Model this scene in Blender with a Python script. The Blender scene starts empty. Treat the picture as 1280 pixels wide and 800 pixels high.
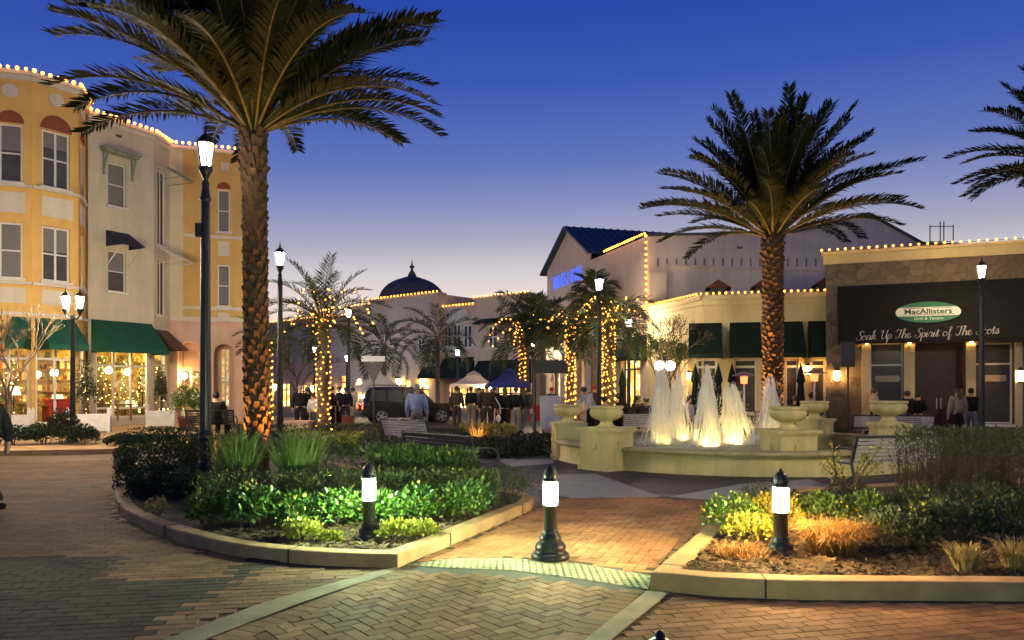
import bpy, math, random
from mathutils import Vector, Matrix, Euler
random.seed(7)
R = random.Random(11)
PI = math.pi
rad = math.radians
S = bpy.context.scene
COL = S.collection
F, HY, HE = 950.0, 486.0, 1.65          # focal length in photo pixels, horizon row, eye height


def G(px, py, z=0.0):
    """ground point seen at a photo pixel"""
    d = F * (HE - z) / (py - HY)
    return Vector(((px - 640) / F * d, d, z))


def P(px, py, d):
    return Vector(((px - 640) / F * d, d, HE - (py - HY) / F * d))


def X(px, d):
    return (px - 640) / F * d


def Z(py, d):
    return HE - (py - HY) / F * d


# ------------------------------------------------------------------ materials
def _nt(name):
    m = bpy.data.materials.new(name)
    m.use_nodes = True
    nt = m.node_tree
    b = nt.nodes['Principled BSDF']
    return m, nt, b


def c4(c):
    return (c[0], c[1], c[2], 1.0)


def mat(name, col, col2=None, rough=0.6, scale=6.0, bump=0.0, bscale=None, metal=0.0, spec=0.5, detail=5.0, stretch=None, coat=0.0):
    """noise-varied surface between two colours, with optional fine bump"""
    m, nt, b = _nt(name)
    n, l = nt.nodes, nt.links
    tc = n.new('ShaderNodeTexCoord')
    src = tc.outputs['Object']
    if stretch:
        mp = n.new('ShaderNodeMapping')
        mp.inputs['Scale'].default_value = stretch
        l.new(src, mp.inputs[0])
        src = mp.outputs[0]
    nz = n.new('ShaderNodeTexNoise')
    nz.inputs['Scale'].default_value = scale
    nz.inputs['Detail'].default_value = detail
    nz.inputs['Roughness'].default_value = 0.6
    l.new(src, nz.inputs['Vector'])
    rp = n.new('ShaderNodeValToRGB')
    rp.color_ramp.elements[0].position = 0.32
    rp.color_ramp.elements[1].position = 0.68
    if col2 is None:
        col2 = tuple(c * 0.72 for c in col)
    rp.color_ramp.elements[0].color = c4(col2)
    rp.color_ramp.elements[1].color = c4(col)
    l.new(nz.outputs['Fac'], rp.inputs[0])
    l.new(rp.outputs[0], b.inputs['Base Color'])
    b.inputs['Roughness'].default_value = rough
    b.inputs['Metallic'].default_value = metal
    b.inputs['Specular IOR Level'].default_value = spec
    if coat:
        b.inputs['Coat Weight'].default_value = coat
    if bump:
        n2 = n.new('ShaderNodeTexNoise')
        n2.inputs['Scale'].default_value = bscale or scale * 6
        n2.inputs['Detail'].default_value = 4
        l.new(src, n2.inputs['Vector'])
        bp = n.new('ShaderNodeBump')
        bp.inputs['Strength'].default_value = bump
        bp.inputs['Distance'].default_value = 0.02
        l.new(n2.outputs['Fac'], bp.inputs['Height'])
        l.new(bp.outputs[0], b.inputs['Normal'])
    return m


def leafmat(name, cols, rough=0.5, trans=0.25, spec=0.4):
    """every leaf (mesh island) takes its own shade"""
    m, nt, b = _nt(name)
    n, l = nt.nodes, nt.links
    g = n.new('ShaderNodeNewGeometry')
    rp = n.new('ShaderNodeValToRGB')
    els = rp.color_ramp.elements
    while len(els) < len(cols):
        els.new(0.5)
    for i, c in enumerate(cols):
        els[i].position = i / (len(cols) - 1)
        els[i].color = c4(c)
    l.new(g.outputs['Random Per Island'], rp.inputs[0])
    l.new(rp.outputs[0], b.inputs['Base Color'])
    b.inputs['Roughness'].default_value = rough
    b.inputs['Specular IOR Level'].default_value = spec
    if trans:
        t = n.new('ShaderNodeBsdfTranslucent')
        l.new(rp.outputs[0], t.inputs[0])
        mx = n.new('ShaderNodeMixShader')
        mx.inputs[0].default_value = trans
        l.new(b.outputs[0], mx.inputs[1])
        l.new(t.outputs[0], mx.inputs[2])
        l.new(mx.outputs[0], n['Material Output'].inputs[0])
    return m


def islandmat(name, cols, rough=0.85, bump=0.3, bscale=120, spec=0.08):
    """paving units: one tone per brick plus fine grain and larger stains"""
    m, nt, b = _nt(name)
    n, l = nt.nodes, nt.links
    g = n.new('ShaderNodeNewGeometry')
    rp = n.new('ShaderNodeValToRGB')
    els = rp.color_ramp.elements
    while len(els) < len(cols):
        els.new(0.5)
    for i, c in enumerate(cols):
        els[i].position = i / (len(cols) - 1)
        els[i].color = c4(c)
    l.new(g.outputs['Random Per Island'], rp.inputs[0])
    tc = n.new('ShaderNodeTexCoord')
    st = n.new('ShaderNodeTexNoise')
    st.inputs['Scale'].default_value = 1.3
    st.inputs['Detail'].default_value = 6
    l.new(tc.outputs['Object'], st.inputs['Vector'])
    mr = n.new('ShaderNodeMapRange')
    mr.inputs[1].default_value = 0.33
    mr.inputs[2].default_value = 0.68
    mr.inputs[3].default_value = 0.5
    mr.inputs[4].default_value = 1.1
    l.new(st.outputs['Fac'], mr.inputs[0])
    gm = n.new('ShaderNodeTexNoise')          # spots of oil, gum and grit
    gm.inputs['Scale'].default_value = 5.5
    gm.inputs['Detail'].default_value = 3
    l.new(tc.outputs['Object'], gm.inputs['Vector'])
    g2 = n.new('ShaderNodeMapRange')
    g2.inputs[1].default_value = 0.30
    g2.inputs[2].default_value = 0.40
    g2.inputs[3].default_value = 0.55
    g2.inputs[4].default_value = 1.0
    l.new(gm.outputs['Fac'], g2.inputs[0])
    gx = n.new('ShaderNodeMath')
    gx.operation = 'MULTIPLY'
    l.new(mr.outputs[0], gx.inputs[0])
    l.new(g2.outputs[0], gx.inputs[1])
    mx = n.new('ShaderNodeVectorMath')
    mx.operation = 'SCALE'
    l.new(rp.outputs[0], mx.inputs[0])
    l.new(gx.outputs[0], mx.inputs['Scale'])
    l.new(mx.outputs[0], b.inputs['Base Color'])
    b.inputs['Specular IOR Level'].default_value = spec
    rr = n.new('ShaderNodeMapRange')
    rr.inputs[3].default_value = rough - 0.2
    rr.inputs[4].default_value = rough + 0.1
    l.new(st.outputs['Fac'], rr.inputs[0])
    l.new(rr.outputs[0], b.inputs['Roughness'])
    n2 = n.new('ShaderNodeTexNoise')
    n2.inputs['Scale'].default_value = bscale
    l.new(tc.outputs['Object'], n2.inputs['Vector'])
    bp = n.new('ShaderNodeBump')
    bp.inputs['Strength'].default_value = bump
    bp.inputs['Distance'].default_value = 0.005
    l.new(n2.outputs['Fac'], bp.inputs['Height'])
    l.new(bp.outputs[0], b.inputs['Normal'])
    return m


def brickmat(name, c1, c2, mortar, bw=0.2, bh=0.1, rot=0.0, rough=0.7, msize=0.008, stain=0.35, axis='xy', offset=0.5):
    m, nt, b = _nt(name)
    n, l = nt.nodes, nt.links
    tc = n.new('ShaderNodeTexCoord')
    mp = n.new('ShaderNodeMapping')
    mp.inputs['Rotation'].default_value = (0, 0, rot) if axis == 'xy' else (PI / 2, 0, rot)
    l.new(tc.outputs['Object'], mp.inputs[0])
    br = n.new('ShaderNodeTexBrick')
    br.offset = offset
    br.inputs['Scale'].default_value = 1.0
    br.inputs['Brick Width'].default_value = bw
    br.inputs['Row Height'].default_value = bh
    br.inputs['Mortar Size'].default_value = msize
    br.inputs['Mortar Smooth'].default_value = 0.3
    br.inputs['Color1'].default_value = c4(c1)
    br.inputs['Color2'].default_value = c4(c2)
    br.inputs['Mortar'].default_value = c4(mortar)
    l.new(mp.outputs[0], br.inputs['Vector'])
    st = n.new('ShaderNodeTexNoise')
    st.inputs['Scale'].default_value = 0.7
    st.inputs['Detail'].default_value = 7
    l.new(tc.outputs['Object'], st.inputs['Vector'])
    mr = n.new('ShaderNodeMapRange')
    mr.inputs[1].default_value = 0.3
    mr.inputs[2].default_value = 0.7
    mr.inputs[3].default_value = 1 - stain
    mr.inputs[4].default_value = 1 + stain * 0.5
    l.new(st.outputs['Fac'], mr.inputs[0])
    mx = n.new('ShaderNodeVectorMath')
    mx.operation = 'SCALE'
    l.new(br.outputs['Color'], mx.inputs[0])
    l.new(mr.outputs[0], mx.inputs['Scale'])
    l.new(mx.outputs[0], b.inputs['Base Color'])
    b.inputs['Roughness'].default_value = rough
    b.inputs['Specular IOR Level'].default_value = 0.08
    bp = n.new('ShaderNodeBump')
    bp.inputs['Strength'].default_value = 0.6
    bp.inputs['Distance'].default_value = 0.006
    bp.invert = True
    l.new(br.outputs['Fac'], bp.inputs['Height'])
    l.new(bp.outputs[0], b.inputs['Normal'])
    return m


def emat(name, col, st):
    m, nt, b = _nt(name)
    n, l = nt.nodes, nt.links
    e = n.new('ShaderNodeEmission')
    e.inputs[0].default_value = c4(col)
    e.inputs[1].default_value = st
    l.new(e.outputs[0], n['Material Output'].inputs[0])
    n.remove(b)
    return m


def shopmat(name, cols, scale, st):
    """lit shop window: coloured goods seen as blotches of light"""
    m, nt, b = _nt(name)
    n, l = nt.nodes, nt.links
    tc = n.new('ShaderNodeTexCoord')
    v = n.new('ShaderNodeTexVoronoi')
    v.inputs['Scale'].default_value = scale
    l.new(tc.outputs['Object'], v.inputs['Vector'])
    sp = n.new('ShaderNodeSeparateColor')
    l.new(v.outputs['Color'], sp.inputs[0])
    rp = n.new('ShaderNodeValToRGB')
    els = rp.color_ramp.elements
    while len(els) < len(cols):
        els.new(0.5)
    for i, c in enumerate(cols):
        els[i].position = i / (len(cols) - 1)
        els[i].color = c4(c)
    l.new(sp.outputs[0], rp.inputs[0])
    e = n.new('ShaderNodeEmission')
    l.new(rp.outputs[0], e.inputs[0])
    e.inputs[1].default_value = st
    l.new(e.outputs[0], n['Material Output'].inputs[0])
    n.remove(b)
    return m


def glassmat(name, tint=(0.9, 0.95, 0.93), alpha=0.12, rough=0.03):
    m, nt, b = _nt(name)
    n, l = nt.nodes, nt.links
    t = n.new('ShaderNodeBsdfTransparent')
    t.inputs[0].default_value = c4(tint)
    gl = n.new('ShaderNodeBsdfGlossy')
    gl.inputs['Roughness'].default_value = rough
    fr = n.new('ShaderNodeLayerWeight')
    fr.inputs[0].default_value = 0.25
    ad = n.new('ShaderNodeMath')
    ad.operation = 'MULTIPLY_ADD'
    ad.inputs[1].default_value = 0.55
    ad.inputs[2].default_value = alpha * 0.3
    l.new(fr.outputs['Facing'], ad.inputs[0])
    mx = n.new('ShaderNodeMixShader')
    l.new(ad.outputs[0], mx.inputs[0])
    l.new(t.outputs[0], mx.inputs[1])
    l.new(gl.outputs[0], mx.inputs[2])
    l.new(mx.outputs[0], n['Material Output'].inputs[0])
    n.remove(b)
    return m


# ------------------------------------------------------------------ mesh builder
class MB:
    def __init__(self):
        self.v, self.f, self.sm = [], [], []

    def add(self, vs, fs, smooth=False):
        o = len(self.v)
        self.v.extend([tuple(p) for p in vs])
        for f in fs:
            self.f.append(tuple(i + o for i in f))
            self.sm.append(smooth)
        return self

    def quad(self, a, b, c, d):
        return self.add([a, b, c, d], [(0, 1, 2, 3)])

    def box(self, c, s, rz=0.0, rot=None):
        hx, hy, hz = s[0] / 2, s[1] / 2, s[2] / 2
        pts = [Vector((x, y, z)) for x in (-hx, hx) for y in (-hy, hy) for z in (-hz, hz)]
        m = rot if rot is not None else Matrix.Rotation(rz, 3, 'Z')
        c = Vector(c)
        return self.add([m @ p + c for p in pts], [(0, 1, 3, 2), (4, 6, 7, 5), (0, 4, 5, 1), (2, 3, 7, 6), (0, 2, 6, 4), (1, 5, 7, 3)])

    def bar(self, p, q, w, h=None, up=Vector((0, 0, 1))):
        """rectangular bar from p to q"""
        p, q = Vector(p), Vector(q)
        h = h or w
        d = (q - p)
        L = d.length
        d.normalize()
        if abs(d.dot(up)) > 0.98:
            up = Vector((0, 1, 0))
        s = d.cross(up).normalized()
        u = s.cross(d)
        rot = Matrix((s, d, u)).transposed()
        return self.box((p + q) / 2, (w, L, h), rot=rot)

    def tube(self, pts, rs, n=8, cap=True, smooth=True):
        pts = [Vector(p) for p in pts]
        if not hasattr(rs, '__len__'):
            rs = [rs] * len(pts)
        vs, fs = [], []
        prev = None
        for i, p in enumerate(pts):
            d = (pts[min(i + 1, len(pts) - 1)] - pts[max(i - 1, 0)]).normalized()
            if prev is None:
                a = Vector((1, 0, 0)) if abs(d.x) < 0.9 else Vector((0, 1, 0))
                s = d.cross(a).normalized()
            else:
                s = (prev - d * prev.dot(d)).normalized()
            prev = s
            u = d.cross(s)
            for k in range(n):
                t = 2 * PI * k / n
                vs.append(p + (s * math.cos(t) + u * math.sin(t)) * rs[i])
        for i in range(len(pts) - 1):
            for k in range(n):
                k2 = (k + 1) % n
                fs.append((i * n + k, i * n + k2, (i + 1) * n + k2, (i + 1) * n + k))
        self.add(vs, fs, smooth)
        if cap:
            self.add(vs[:n], [tuple(range(n - 1, -1, -1))])
            self.add(vs[-n:], [tuple(range(n))])
        return self

    def lathe(self, prof, c=(0, 0, 0), n=16, smooth=True, a0=0.0, cap=True):
        """profile [(r,z)...] around the z axis at c"""
        vs, fs = [], []
        for r, z in prof:
            for k in range(n):
                t = a0 + 2 * PI * k / n
                vs.append((c[0] + r * math.cos(t), c[1] + r * math.sin(t), c[2] + z))
        for i in range(len(prof) - 1):
            for k in range(n):
                k2 = (k + 1) % n
                fs.append((i * n + k, i * n + k2, (i + 1) * n + k2, (i + 1) * n + k))
        self.add(vs, fs, smooth)
        if cap and prof[0][0] > 1e-4:
            self.add(vs[:n], [tuple(range(n - 1, -1, -1))])
        if cap and prof[-1][0] > 1e-4:
            self.add(vs[-n:], [tuple(range(n))])
        return self

    def prism(self, poly, z0, z1, bottom=True):
        n = len(poly)
        a = [(p[0], p[1], z0) for p in poly]
        b = [(p[0], p[1], z1) for p in poly]
        self.add(a + b, [(i, (i + 1) % n, (i + 1) % n + n, i + n) for i in range(n)])
        self.add(b, [tuple(range(n))])
        if bottom:
            self.add(a, [tuple(range(n - 1, -1, -1))])
        return self

    def extr(self, poly3, d):
        """polygon in space pushed along d"""
        n = len(poly3)
        a = [Vector(p) for p in poly3]
        b = [p + Vector(d) for p in a]
        self.add(a + b, [(i, (i + 1) % n, (i + 1) % n + n, i + n) for i in range(n)])
        self.add(a, [tuple(range(n - 1, -1, -1))])
        self.add(b, [tuple(range(n))])
        return self

    def ico(self, c, r, sub=1):
        t = (1 + 5 ** 0.5) / 2
        V = [Vector(p).normalized() for p in [(-1, t, 0), (1, t, 0), (-1, -t, 0), (1, -t, 0), (0, -1, t), (0, 1, t), (0, -1, -t), (0, 1, -t), (t, 0, -1), (t, 0, 1), (-t, 0, -1), (-t, 0, 1)]]
        Fc = [(0, 11, 5), (0, 5, 1), (0, 1, 7), (0, 7, 10), (0, 10, 11), (1, 5, 9), (5, 11, 4), (11, 10, 2), (10, 7, 6), (7, 1, 8), (3, 9, 4), (3, 4, 2), (3, 2, 6), (3, 6, 8), (3, 8, 9), (4, 9, 5), (2, 4, 11), (6, 2, 10), (8, 6, 7), (9, 8, 1)]
        for _ in range(sub):
            nf, cache = [], {}

            def mid(a, b):
                k = (min(a, b), max(a, b))
                if k not in cache:
                    V.append(((V[a] + V[b]) / 2).normalized())
                    cache[k] = len(V) - 1
                return cache[k]
            for a, b, cc in Fc:
                x, y, z = mid(a, b), mid(b, cc), mid(cc, a)
                nf += [(a, x, z), (b, y, x), (cc, z, y), (x, y, z)]
            Fc = nf
        r = r if hasattr(r, '__len__') else (r, r, r)
        return self.add([(c[0] + p.x * r[0], c[1] + p.y * r[1], c[2] + p.z * r[2]) for p in V], Fc, True)

    def mesh(self, name, m, off=None):
        me = bpy.data.meshes.new(name)
        vs = self.v if off is None else [(p[0] - off[0], p[1] - off[1], p[2] - off[2]) for p in self.v]
        me.from_pydata(vs, [], self.f)
        me.polygons.foreach_set('use_smooth', self.sm)
        if m:
            me.materials.append(m)
        me.update()
        return me

    def build(self, name, m, parent=None, world=True):
        """link as ONE object; with a parent the given world coordinates become local to the thing"""
        off = None
        if parent is not None and world:
            off = wloc(parent)
        o = bpy.data.objects.new(name, self.mesh(name, m, off))
        COL.objects.link(o)
        if parent is not None:
            o.parent = parent
        return o


def wloc(o):
    v = Vector((0, 0, 0))
    while o is not None:
        v += o.location
        o = o.parent
    return v


def tag(o, label, cat, group=None, kind=None):
    if label:
        o['label'] = label
    if cat:
        o['category'] = cat
    if group:
        o['group'] = group
    if kind:
        o['kind'] = kind
    return o


def thing(name, label, cat, loc=(0, 0, 0), rz=0.0, group=None):
    o = bpy.data.objects.new(name, None)
    o.empty_display_size = 0.2
    COL.objects.link(o)
    o.location = loc
    o.rotation_euler = (0, 0, rz)
    return tag(o, label, cat, group)


def inst(name, me, parent, loc=(0, 0, 0), rot=(0, 0, 0), sc=(1, 1, 1), m=None):
    o = bpy.data.objects.new(name, me)
    COL.objects.link(o)
    o.parent = parent
    o.location = loc
    o.rotation_euler = rot
    o.scale = sc if hasattr(sc, '__len__') else (sc, sc, sc)
    if m:
        o.material_slots[0].link = 'OBJECT'
        o.material_slots[0].material = m
    return o


def kids(o):
    return [c for c in bpy.data.objects if c.parent == o]


def copy_tree(o, label=None, loc=None, rz=None, sc=None, parent=None):
    c = o.copy()
    COL.objects.link(c)
    if parent is not None:
        c.parent = parent
    if label:
        c['label'] = label
    if loc is not None:
        c.location = loc
    if rz is not None:
        c.rotation_euler = (0, 0, rz)
    if sc is not None:
        c.scale = (sc, sc, sc)
    for ch in kids(o):
        copy_tree(ch, parent=c)
    return c


def struct(o):
    o['kind'] = 'structure'
    return o


def lamp(name, kind, loc, col, energy, parent=None, size=0.05, spot=None, aim=None):
    d = bpy.data.lights.new(name, kind)
    d.energy = energy
    d.color = col
    if kind == 'SPOT':
        d.spot_size = spot
        d.spot_blend = 0.6
    if kind != 'SUN':
        d.shadow_soft_size = size
    o = bpy.data.objects.new(name, d)
    COL.objects.link(o)
    loc = Vector(loc)
    if parent is not None:
        o.parent = parent
        loc = loc - wloc(parent)
    o.location = loc
    if aim is not None:
        o.rotation_euler = (Vector(aim)).to_track_quat('-Z', 'Y').to_euler()
    return o


# ------------------------------------------------------------------ facade helper
class Fac:
    """vertical wall line from a to b (left to right as seen), n points at the viewer's side"""

    def __init__(self, a, b):
        self.a, self.b = Vector((a[0], a[1])), Vector((b[0], b[1]))
        d = self.b - self.a
        self.L = d.length
        self.u = d / self.L
        self.n = Vector((self.u.y, -self.u.x))

    def pt(self, s, z, d=0.0):
        p = self.a + self.u * s + self.n * d
        return Vector((p.x, p.y, z))

    def s(self, px, d=0.0):
        k = (px - 640) / F
        a = self.a + self.n * d
        return (k * a.y - a.x) / (self.u.x - k * self.u.y)

    def z(self, px, py, d=0.0):
        return Z(py, self.pt(self.s(px, d), 0, d).y)

    def box(self, mb, s0, s1, z0, z1, d0, d1):
        p = [self.pt(s, 0, d) for s, d in ((s0, d1), (s1, d1), (s1, d0), (s0, d0))]
        mb.prism([(q.x, q.y) for q in p], z0, z1)

    def wall(self, mb, s0, s1, z0, z1, holes=(), depth=0.16, d=0.0):
        ss = sorted({s0, s1, *[h[0] for h in holes], *[h[1] for h in holes]})
        zs = sorted({z0, z1, *[h[2] for h in holes], *[h[3] for h in holes]})
        ss = [s for s in ss if s0 - 1e-6 <= s <= s1 + 1e-6]
        for i in range(len(ss) - 1):
            for j in range(len(zs) - 1):
                cs, cz = (ss[i] + ss[i + 1]) / 2, (zs[j] + zs[j + 1]) / 2
                if any(h[0] < cs < h[1] and h[2] < cz < h[3] for h in holes):
                    continue
                mb.quad(self.pt(ss[i], zs[j], d), self.pt(ss[i + 1], zs[j], d), self.pt(ss[i + 1], zs[j + 1], d), self.pt(ss[i], zs[j + 1], d))
        for a, b, c, e in holes:
            q = [(a, c), (b, c), (b, e), (a, e)]
            for k in range(4):
                (sa, za), (sb, zb) = q[k], q[(k + 1) % 4]
                mb.quad(self.pt(sa, za, d), self.pt(sb, zb, d), self.pt(sb, zb, d - depth), self.pt(sa, za, d - depth))

    def window(self, parent, a, b, c, e, frame_m, pane_m, cols=1, rows=2, fw=0.06, depth=0.16, sill=True, sill_m=None, blind=None):
        """frame with its pane and sill, set in an opening"""
        mb = MB()
        d0, d1 = -depth + 0.02, -depth + 0.09
        self.box(mb, a + .003, a + fw, c + .003, e - .003, d0, d1)
        self.box(mb, b - fw, b - .003, c + .003, e - .003, d0, d1)
        self.box(mb, a + fw, b - fw, c + .003, c + fw, d0, d1)
        self.box(mb, a + fw, b - fw, e - fw, e - .003, d0, d1)
        for k in range(1, cols):
            s = a + (b - a) * k / cols
            self.box(mb, s - fw * .5, s + fw * .5, c + fw, e - fw, d0, d1 - .004)
        for k in range(1, rows):
            z = c + (e - c) * k / rows
            self.box(mb, a + fw, b - fw, z - fw * .4, z + fw * .4, d0, d1 - .01)
        w = mb.build('window', frame_m, parent)
        pm = MB()
        self.box(pm, a + .01, b - .01, c + .01, e - .01, -depth + .045, -depth + .055)
        p = pm.build('pane', pane_m, None)
        p.data.transform(Matrix.Translation(-wloc(parent)))
        p.parent = w
        if blind is not None:
            bm_ = MB()
            zb = e - (e - c) * R.choice((.3, .45, .5, .55, .95))
            for k in range(cols):
                s0_, s1_ = a + (b - a) * k / cols + fw * .6, a + (b - a) * (k + 1) / cols - fw * .6
                self.box(bm_, s0_, s1_, zb, e - fw, -depth + .056, -depth + .06)
            bo = bm_.build('blind', blind, None)
            bo.data.transform(Matrix.Translation(-wloc(parent)))
            bo.parent = w
        if sill:
            sm = MB()
            self.box(sm, a - .08, b + .08, c - .09, c - .002, -.02, .09)
            q = sm.build('sill', sill_m or frame_m, None)
            q.data.transform(Matrix.Translation(-wloc(parent)))
            q.parent = w
        return w


def sub(mb, name, m, part):
    """a piece of a part: same origin as its thing"""
    o = mb.build(name, m, None)
    o.data.transform(Matrix.Translation(-wloc(part)))
    o.parent = part
    return o


def offset_poly(poly, d):
    """move a closed polygon's sides inward by d (counter-clockwise polygon)"""
    n = len(poly)
    out = []
    for i in range(n):
        p0, p1, p2 = Vector(poly[i - 1]), Vector(poly[i]), Vector(poly[(i + 1) % n])
        e1, e2 = (p1 - p0).normalized(), (p2 - p1).normalized()
        n1, n2 = Vector((-e1.y, e1.x)), Vector((-e2.y, e2.x))
        m = (n1 + n2)
        m.normalize()
        k = max(0.35, m.dot(n1))
        out.append(p1 + m * (d / k))
    return out


def area2(poly):
    return sum(poly[i - 1][0] * poly[i][1] - poly[i][0] * poly[i - 1][1] for i in range(len(poly))) / 2


def inpoly(x, y, poly):
    r = False
    for i in range(len(poly)):
        x1, y1 = poly[i - 1][0], poly[i - 1][1]
        x2, y2 = poly[i][0], poly[i][1]
        if (y1 > y) != (y2 > y) and x < (x2 - x1) * (y - y1) / (y2 - y1) + x1:
            r = not r
    return r


def smooth_poly(pts, it=2):
    """rounds an open polyline (corner cutting)"""
    for _ in range(it):
        q = [pts[0]]
        for a, b in zip(pts, pts[1:]):
            q += [a * .75 + b * .25, a * .25 + b * .75]
        q.append(pts[-1])
        pts = q
    return pts


def sheet(name, px_poly, z, m, sub_n=0):
    """flat ground sheet given by photo pixels on the ground"""
    mb = MB()
    vs = [G(x, y) for x, y in px_poly]
    vs = [Vector((p.x, p.y, z)) for p in vs]
    if area2(vs) < 0:
        vs.reverse()
    mb.add(vs, [tuple(range(len(vs)))])
    return struct(mb.build(name, m))


def text_mesh(name, body, m, size=1.0, ext=0.01, shear=0.0, spacing=1.0, align='CENTER', parent=None, mw=None, sx=1.0, offset=0.0):
    cu = bpy.data.curves.new(name, 'FONT')
    cu.body = body
    cu.size = size
    cu.extrude = ext
    cu.shear = shear
    cu.space_character = spacing
    cu.align_x = align
    cu.offset = offset
    cu.resolution_u = 3
    tmp = bpy.data.objects.new(name, cu)
    COL.objects.link(tmp)
    dg = bpy.context.evaluated_depsgraph_get()
    me = bpy.data.meshes.new_from_object(tmp.evaluated_get(dg))
    bpy.data.objects.remove(tmp)
    me.name = name
    me.materials.clear()
    me.materials.append(m)
    if sx != 1.0:
        me.transform(Matrix.Diagonal((sx, 1, 1, 1)))
    o = bpy.data.objects.new(name, me)
    COL.objects.link(o)
    if mw is not None:
        me.transform(mw)
    if parent is not None:
        me.transform(Matrix.Translation(-wloc(parent)))
        o.parent = parent
    return o


def frame_mat(fac, s, z, d):
    """matrix that lays x/y text on a facade (x along it, y up, z outwards)"""
    p = fac.pt(s, z, d)
    u, n = fac.u, fac.n
    return Matrix(((u.x, 0, n.x, p.x), (u.y, 0, n.y, p.y), (0, 1, 0, p.z), (0, 0, 0, 1)))
# ------------------------------------------------------------------ camera, world, render
S.view_settings.view_transform = 'Standard'
S.view_settings.look = 'None'
S.view_settings.exposure = 0.0
S.view_settings.gamma = 1.0
S.cycles.use_denoising = True
S.cycles.max_bounces = 6
S.cycles.diffuse_bounces = 3
S.cycles.glossy_bounces = 3
S.cycles.transparent_max_bounces = 24
S.cycles.sample_clamp_indirect = 4.0
S.cycles.caustics_reflective = False
S.cycles.caustics_refractive = False
cd = bpy.data.cameras.new('camera')
cam = bpy.data.objects.new('camera', cd)
COL.objects.link(cam)
cam.location = (0, 0, HE)
cam.rotation_euler = (PI / 2, 0, 0)
cd.sensor_width = 36
cd.lens = 36 * F / 1280
cd.shift_y = (HY - 400) / 1280
cd.clip_end = 2000
S.camera = cam

W = bpy.data.worlds.new('World')
S.world = W
W.use_nodes = True
n, l = W.node_tree.nodes, W.node_tree.links
sky = n.new('ShaderNodeTexSky')
sky.sky_type = 'NISHITA'
sky.sun_disc = False
sky.sun_elevation = rad(-4)
sky.sun_rotation = rad(-4)
sky.ozone_density = 5
tc = n.new('ShaderNodeTexCoord')
sp = n.new('ShaderNodeSeparateXYZ')
l.new(tc.outputs['Generated'], sp.inputs[0])
m1 = n.new('ShaderNodeMath')       # away from the sunset the glow sits lower
m1.operation = 'MULTIPLY_ADD'
m1.inputs[1].default_value = -0.12
m1.inputs[2].default_value = 0.12
dp = n.new('ShaderNodeVectorMath')
dp.operation = 'DOT_PRODUCT'
dp.inputs[1].default_value = (math.sin(rad(13)), math.cos(rad(13)), 0)
l.new(tc.outputs['Generated'], dp.inputs[0])
l.new(dp.outputs['Value'], m1.inputs[0])
m2 = n.new('ShaderNodeMath')
l.new(sp.outputs['Z'], m2.inputs[0])
l.new(m1.outputs[0], m2.inputs[1])
m3 = n.new('ShaderNodeMath')
m3.operation = 'MULTIPLY'
m3.inputs[1].default_value = 0.8
l.new(m2.outputs[0], m3.inputs[0])
rp = n.new('ShaderNodeValToRGB')
stops = [(0.0, (1.0, .62, .36)), (.09, (1.1, .86, .68)), (.126, (.97, .81, .72)), (.158, (.78, .71, .69)), (.193, (.49, .475, .565)),
         (.24, (.285, .325, .575)), (.292, (.135, .20, .535)), (.383, (.05, .112, .485)), (.467, (.022, .074, .434)), (.8, (.012, .045, .26)), (1.1, (.016, .04, .17))]
els = rp.color_ramp.elements
while len(els) < len(stops):
    els.new(0.5)
for i, (t, c) in enumerate(stops):
    els[i].position = t * 0.8
    els[i].color = c4(c)
l.new(m3.outputs[0], rp.inputs[0])
b1, b2 = n['Background'], n.new('ShaderNodeBackground')
l.new(sky.outputs[0], b1.inputs[0])
b1.inputs[1].default_value = 0.5
l.new(rp.outputs[0], b2.inputs[0])
b2.inputs[1].default_value = 0.85
ad = n.new('ShaderNodeAddShader')
l.new(b1.outputs[0], ad.inputs[0])
l.new(b2.outputs[0], ad.inputs[1])
l.new(ad.outputs[0], n['World Output'].inputs[0])
# the sun is already under the horizon: only its faint warm afterglow reaches the place
sun = lamp('sun', 'SUN', (0, 0, 60), (1.0, .62, .42), 0.05, aim=(0.07, -1, -0.12))
sun.data.angle = rad(12)

# ------------------------------------------------------------------ materials
m_road = brickmat('road_pavers', (.16, .10, .062), (.12, .078, .05), (.05, .034, .024), .22, .11, rad(8), .62)
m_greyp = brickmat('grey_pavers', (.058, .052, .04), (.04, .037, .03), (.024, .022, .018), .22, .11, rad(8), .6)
m_plaza = brickmat('plaza_pavers', (.20, .16, .145), (.165, .135, .125), (.09, .075, .07), .3, .3, rad(20), .6, .006)
m_mauve = brickmat('mauve_pavers', (.12, .085, .082), (.09, .068, .068), (.05, .04, .04), .2, .1, rad(35), .6)
m_pale = mat('pale_paving', (.34, .31, .29), (.27, .25, .24), .8, 4, .2, spec=.15)
m_conc = mat('concrete_band', (.27, .22, .15), (.18, .145, .10), .85, 3.5, .35, 60, spec=.12)
m_kerb = mat('kerb_concrete', (.46, .29, .145), (.27, .17, .09), .85, 2.5, .4, 50, spec=.15)
m_sand = mat('joint_sand', (.05, .04, .032), (.03, .025, .02), .95, 20)
m_mulch = mat('mulch', (.075, .048, .028), (.028, .018, .012), .95, 14, 1.0, 40)
m_chip = islandmat('bark_chips', [(.05, .03, .018), (.14, .09, .05), (.2, .14, .08), (.09, .055, .03)], .9, .2)
m_herr = islandmat('red_pavers', [(.14, .075, .04), (.21, .115, .065), (.28, .16, .09), (.18, .105, .06), (.24, .13, .07)], .85, .35)
m_path = islandmat('path_pavers', [(.36, .155, .075), (.42, .185, .09), (.46, .215, .105), (.39, .17, .082)], .85, .35)
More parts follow.
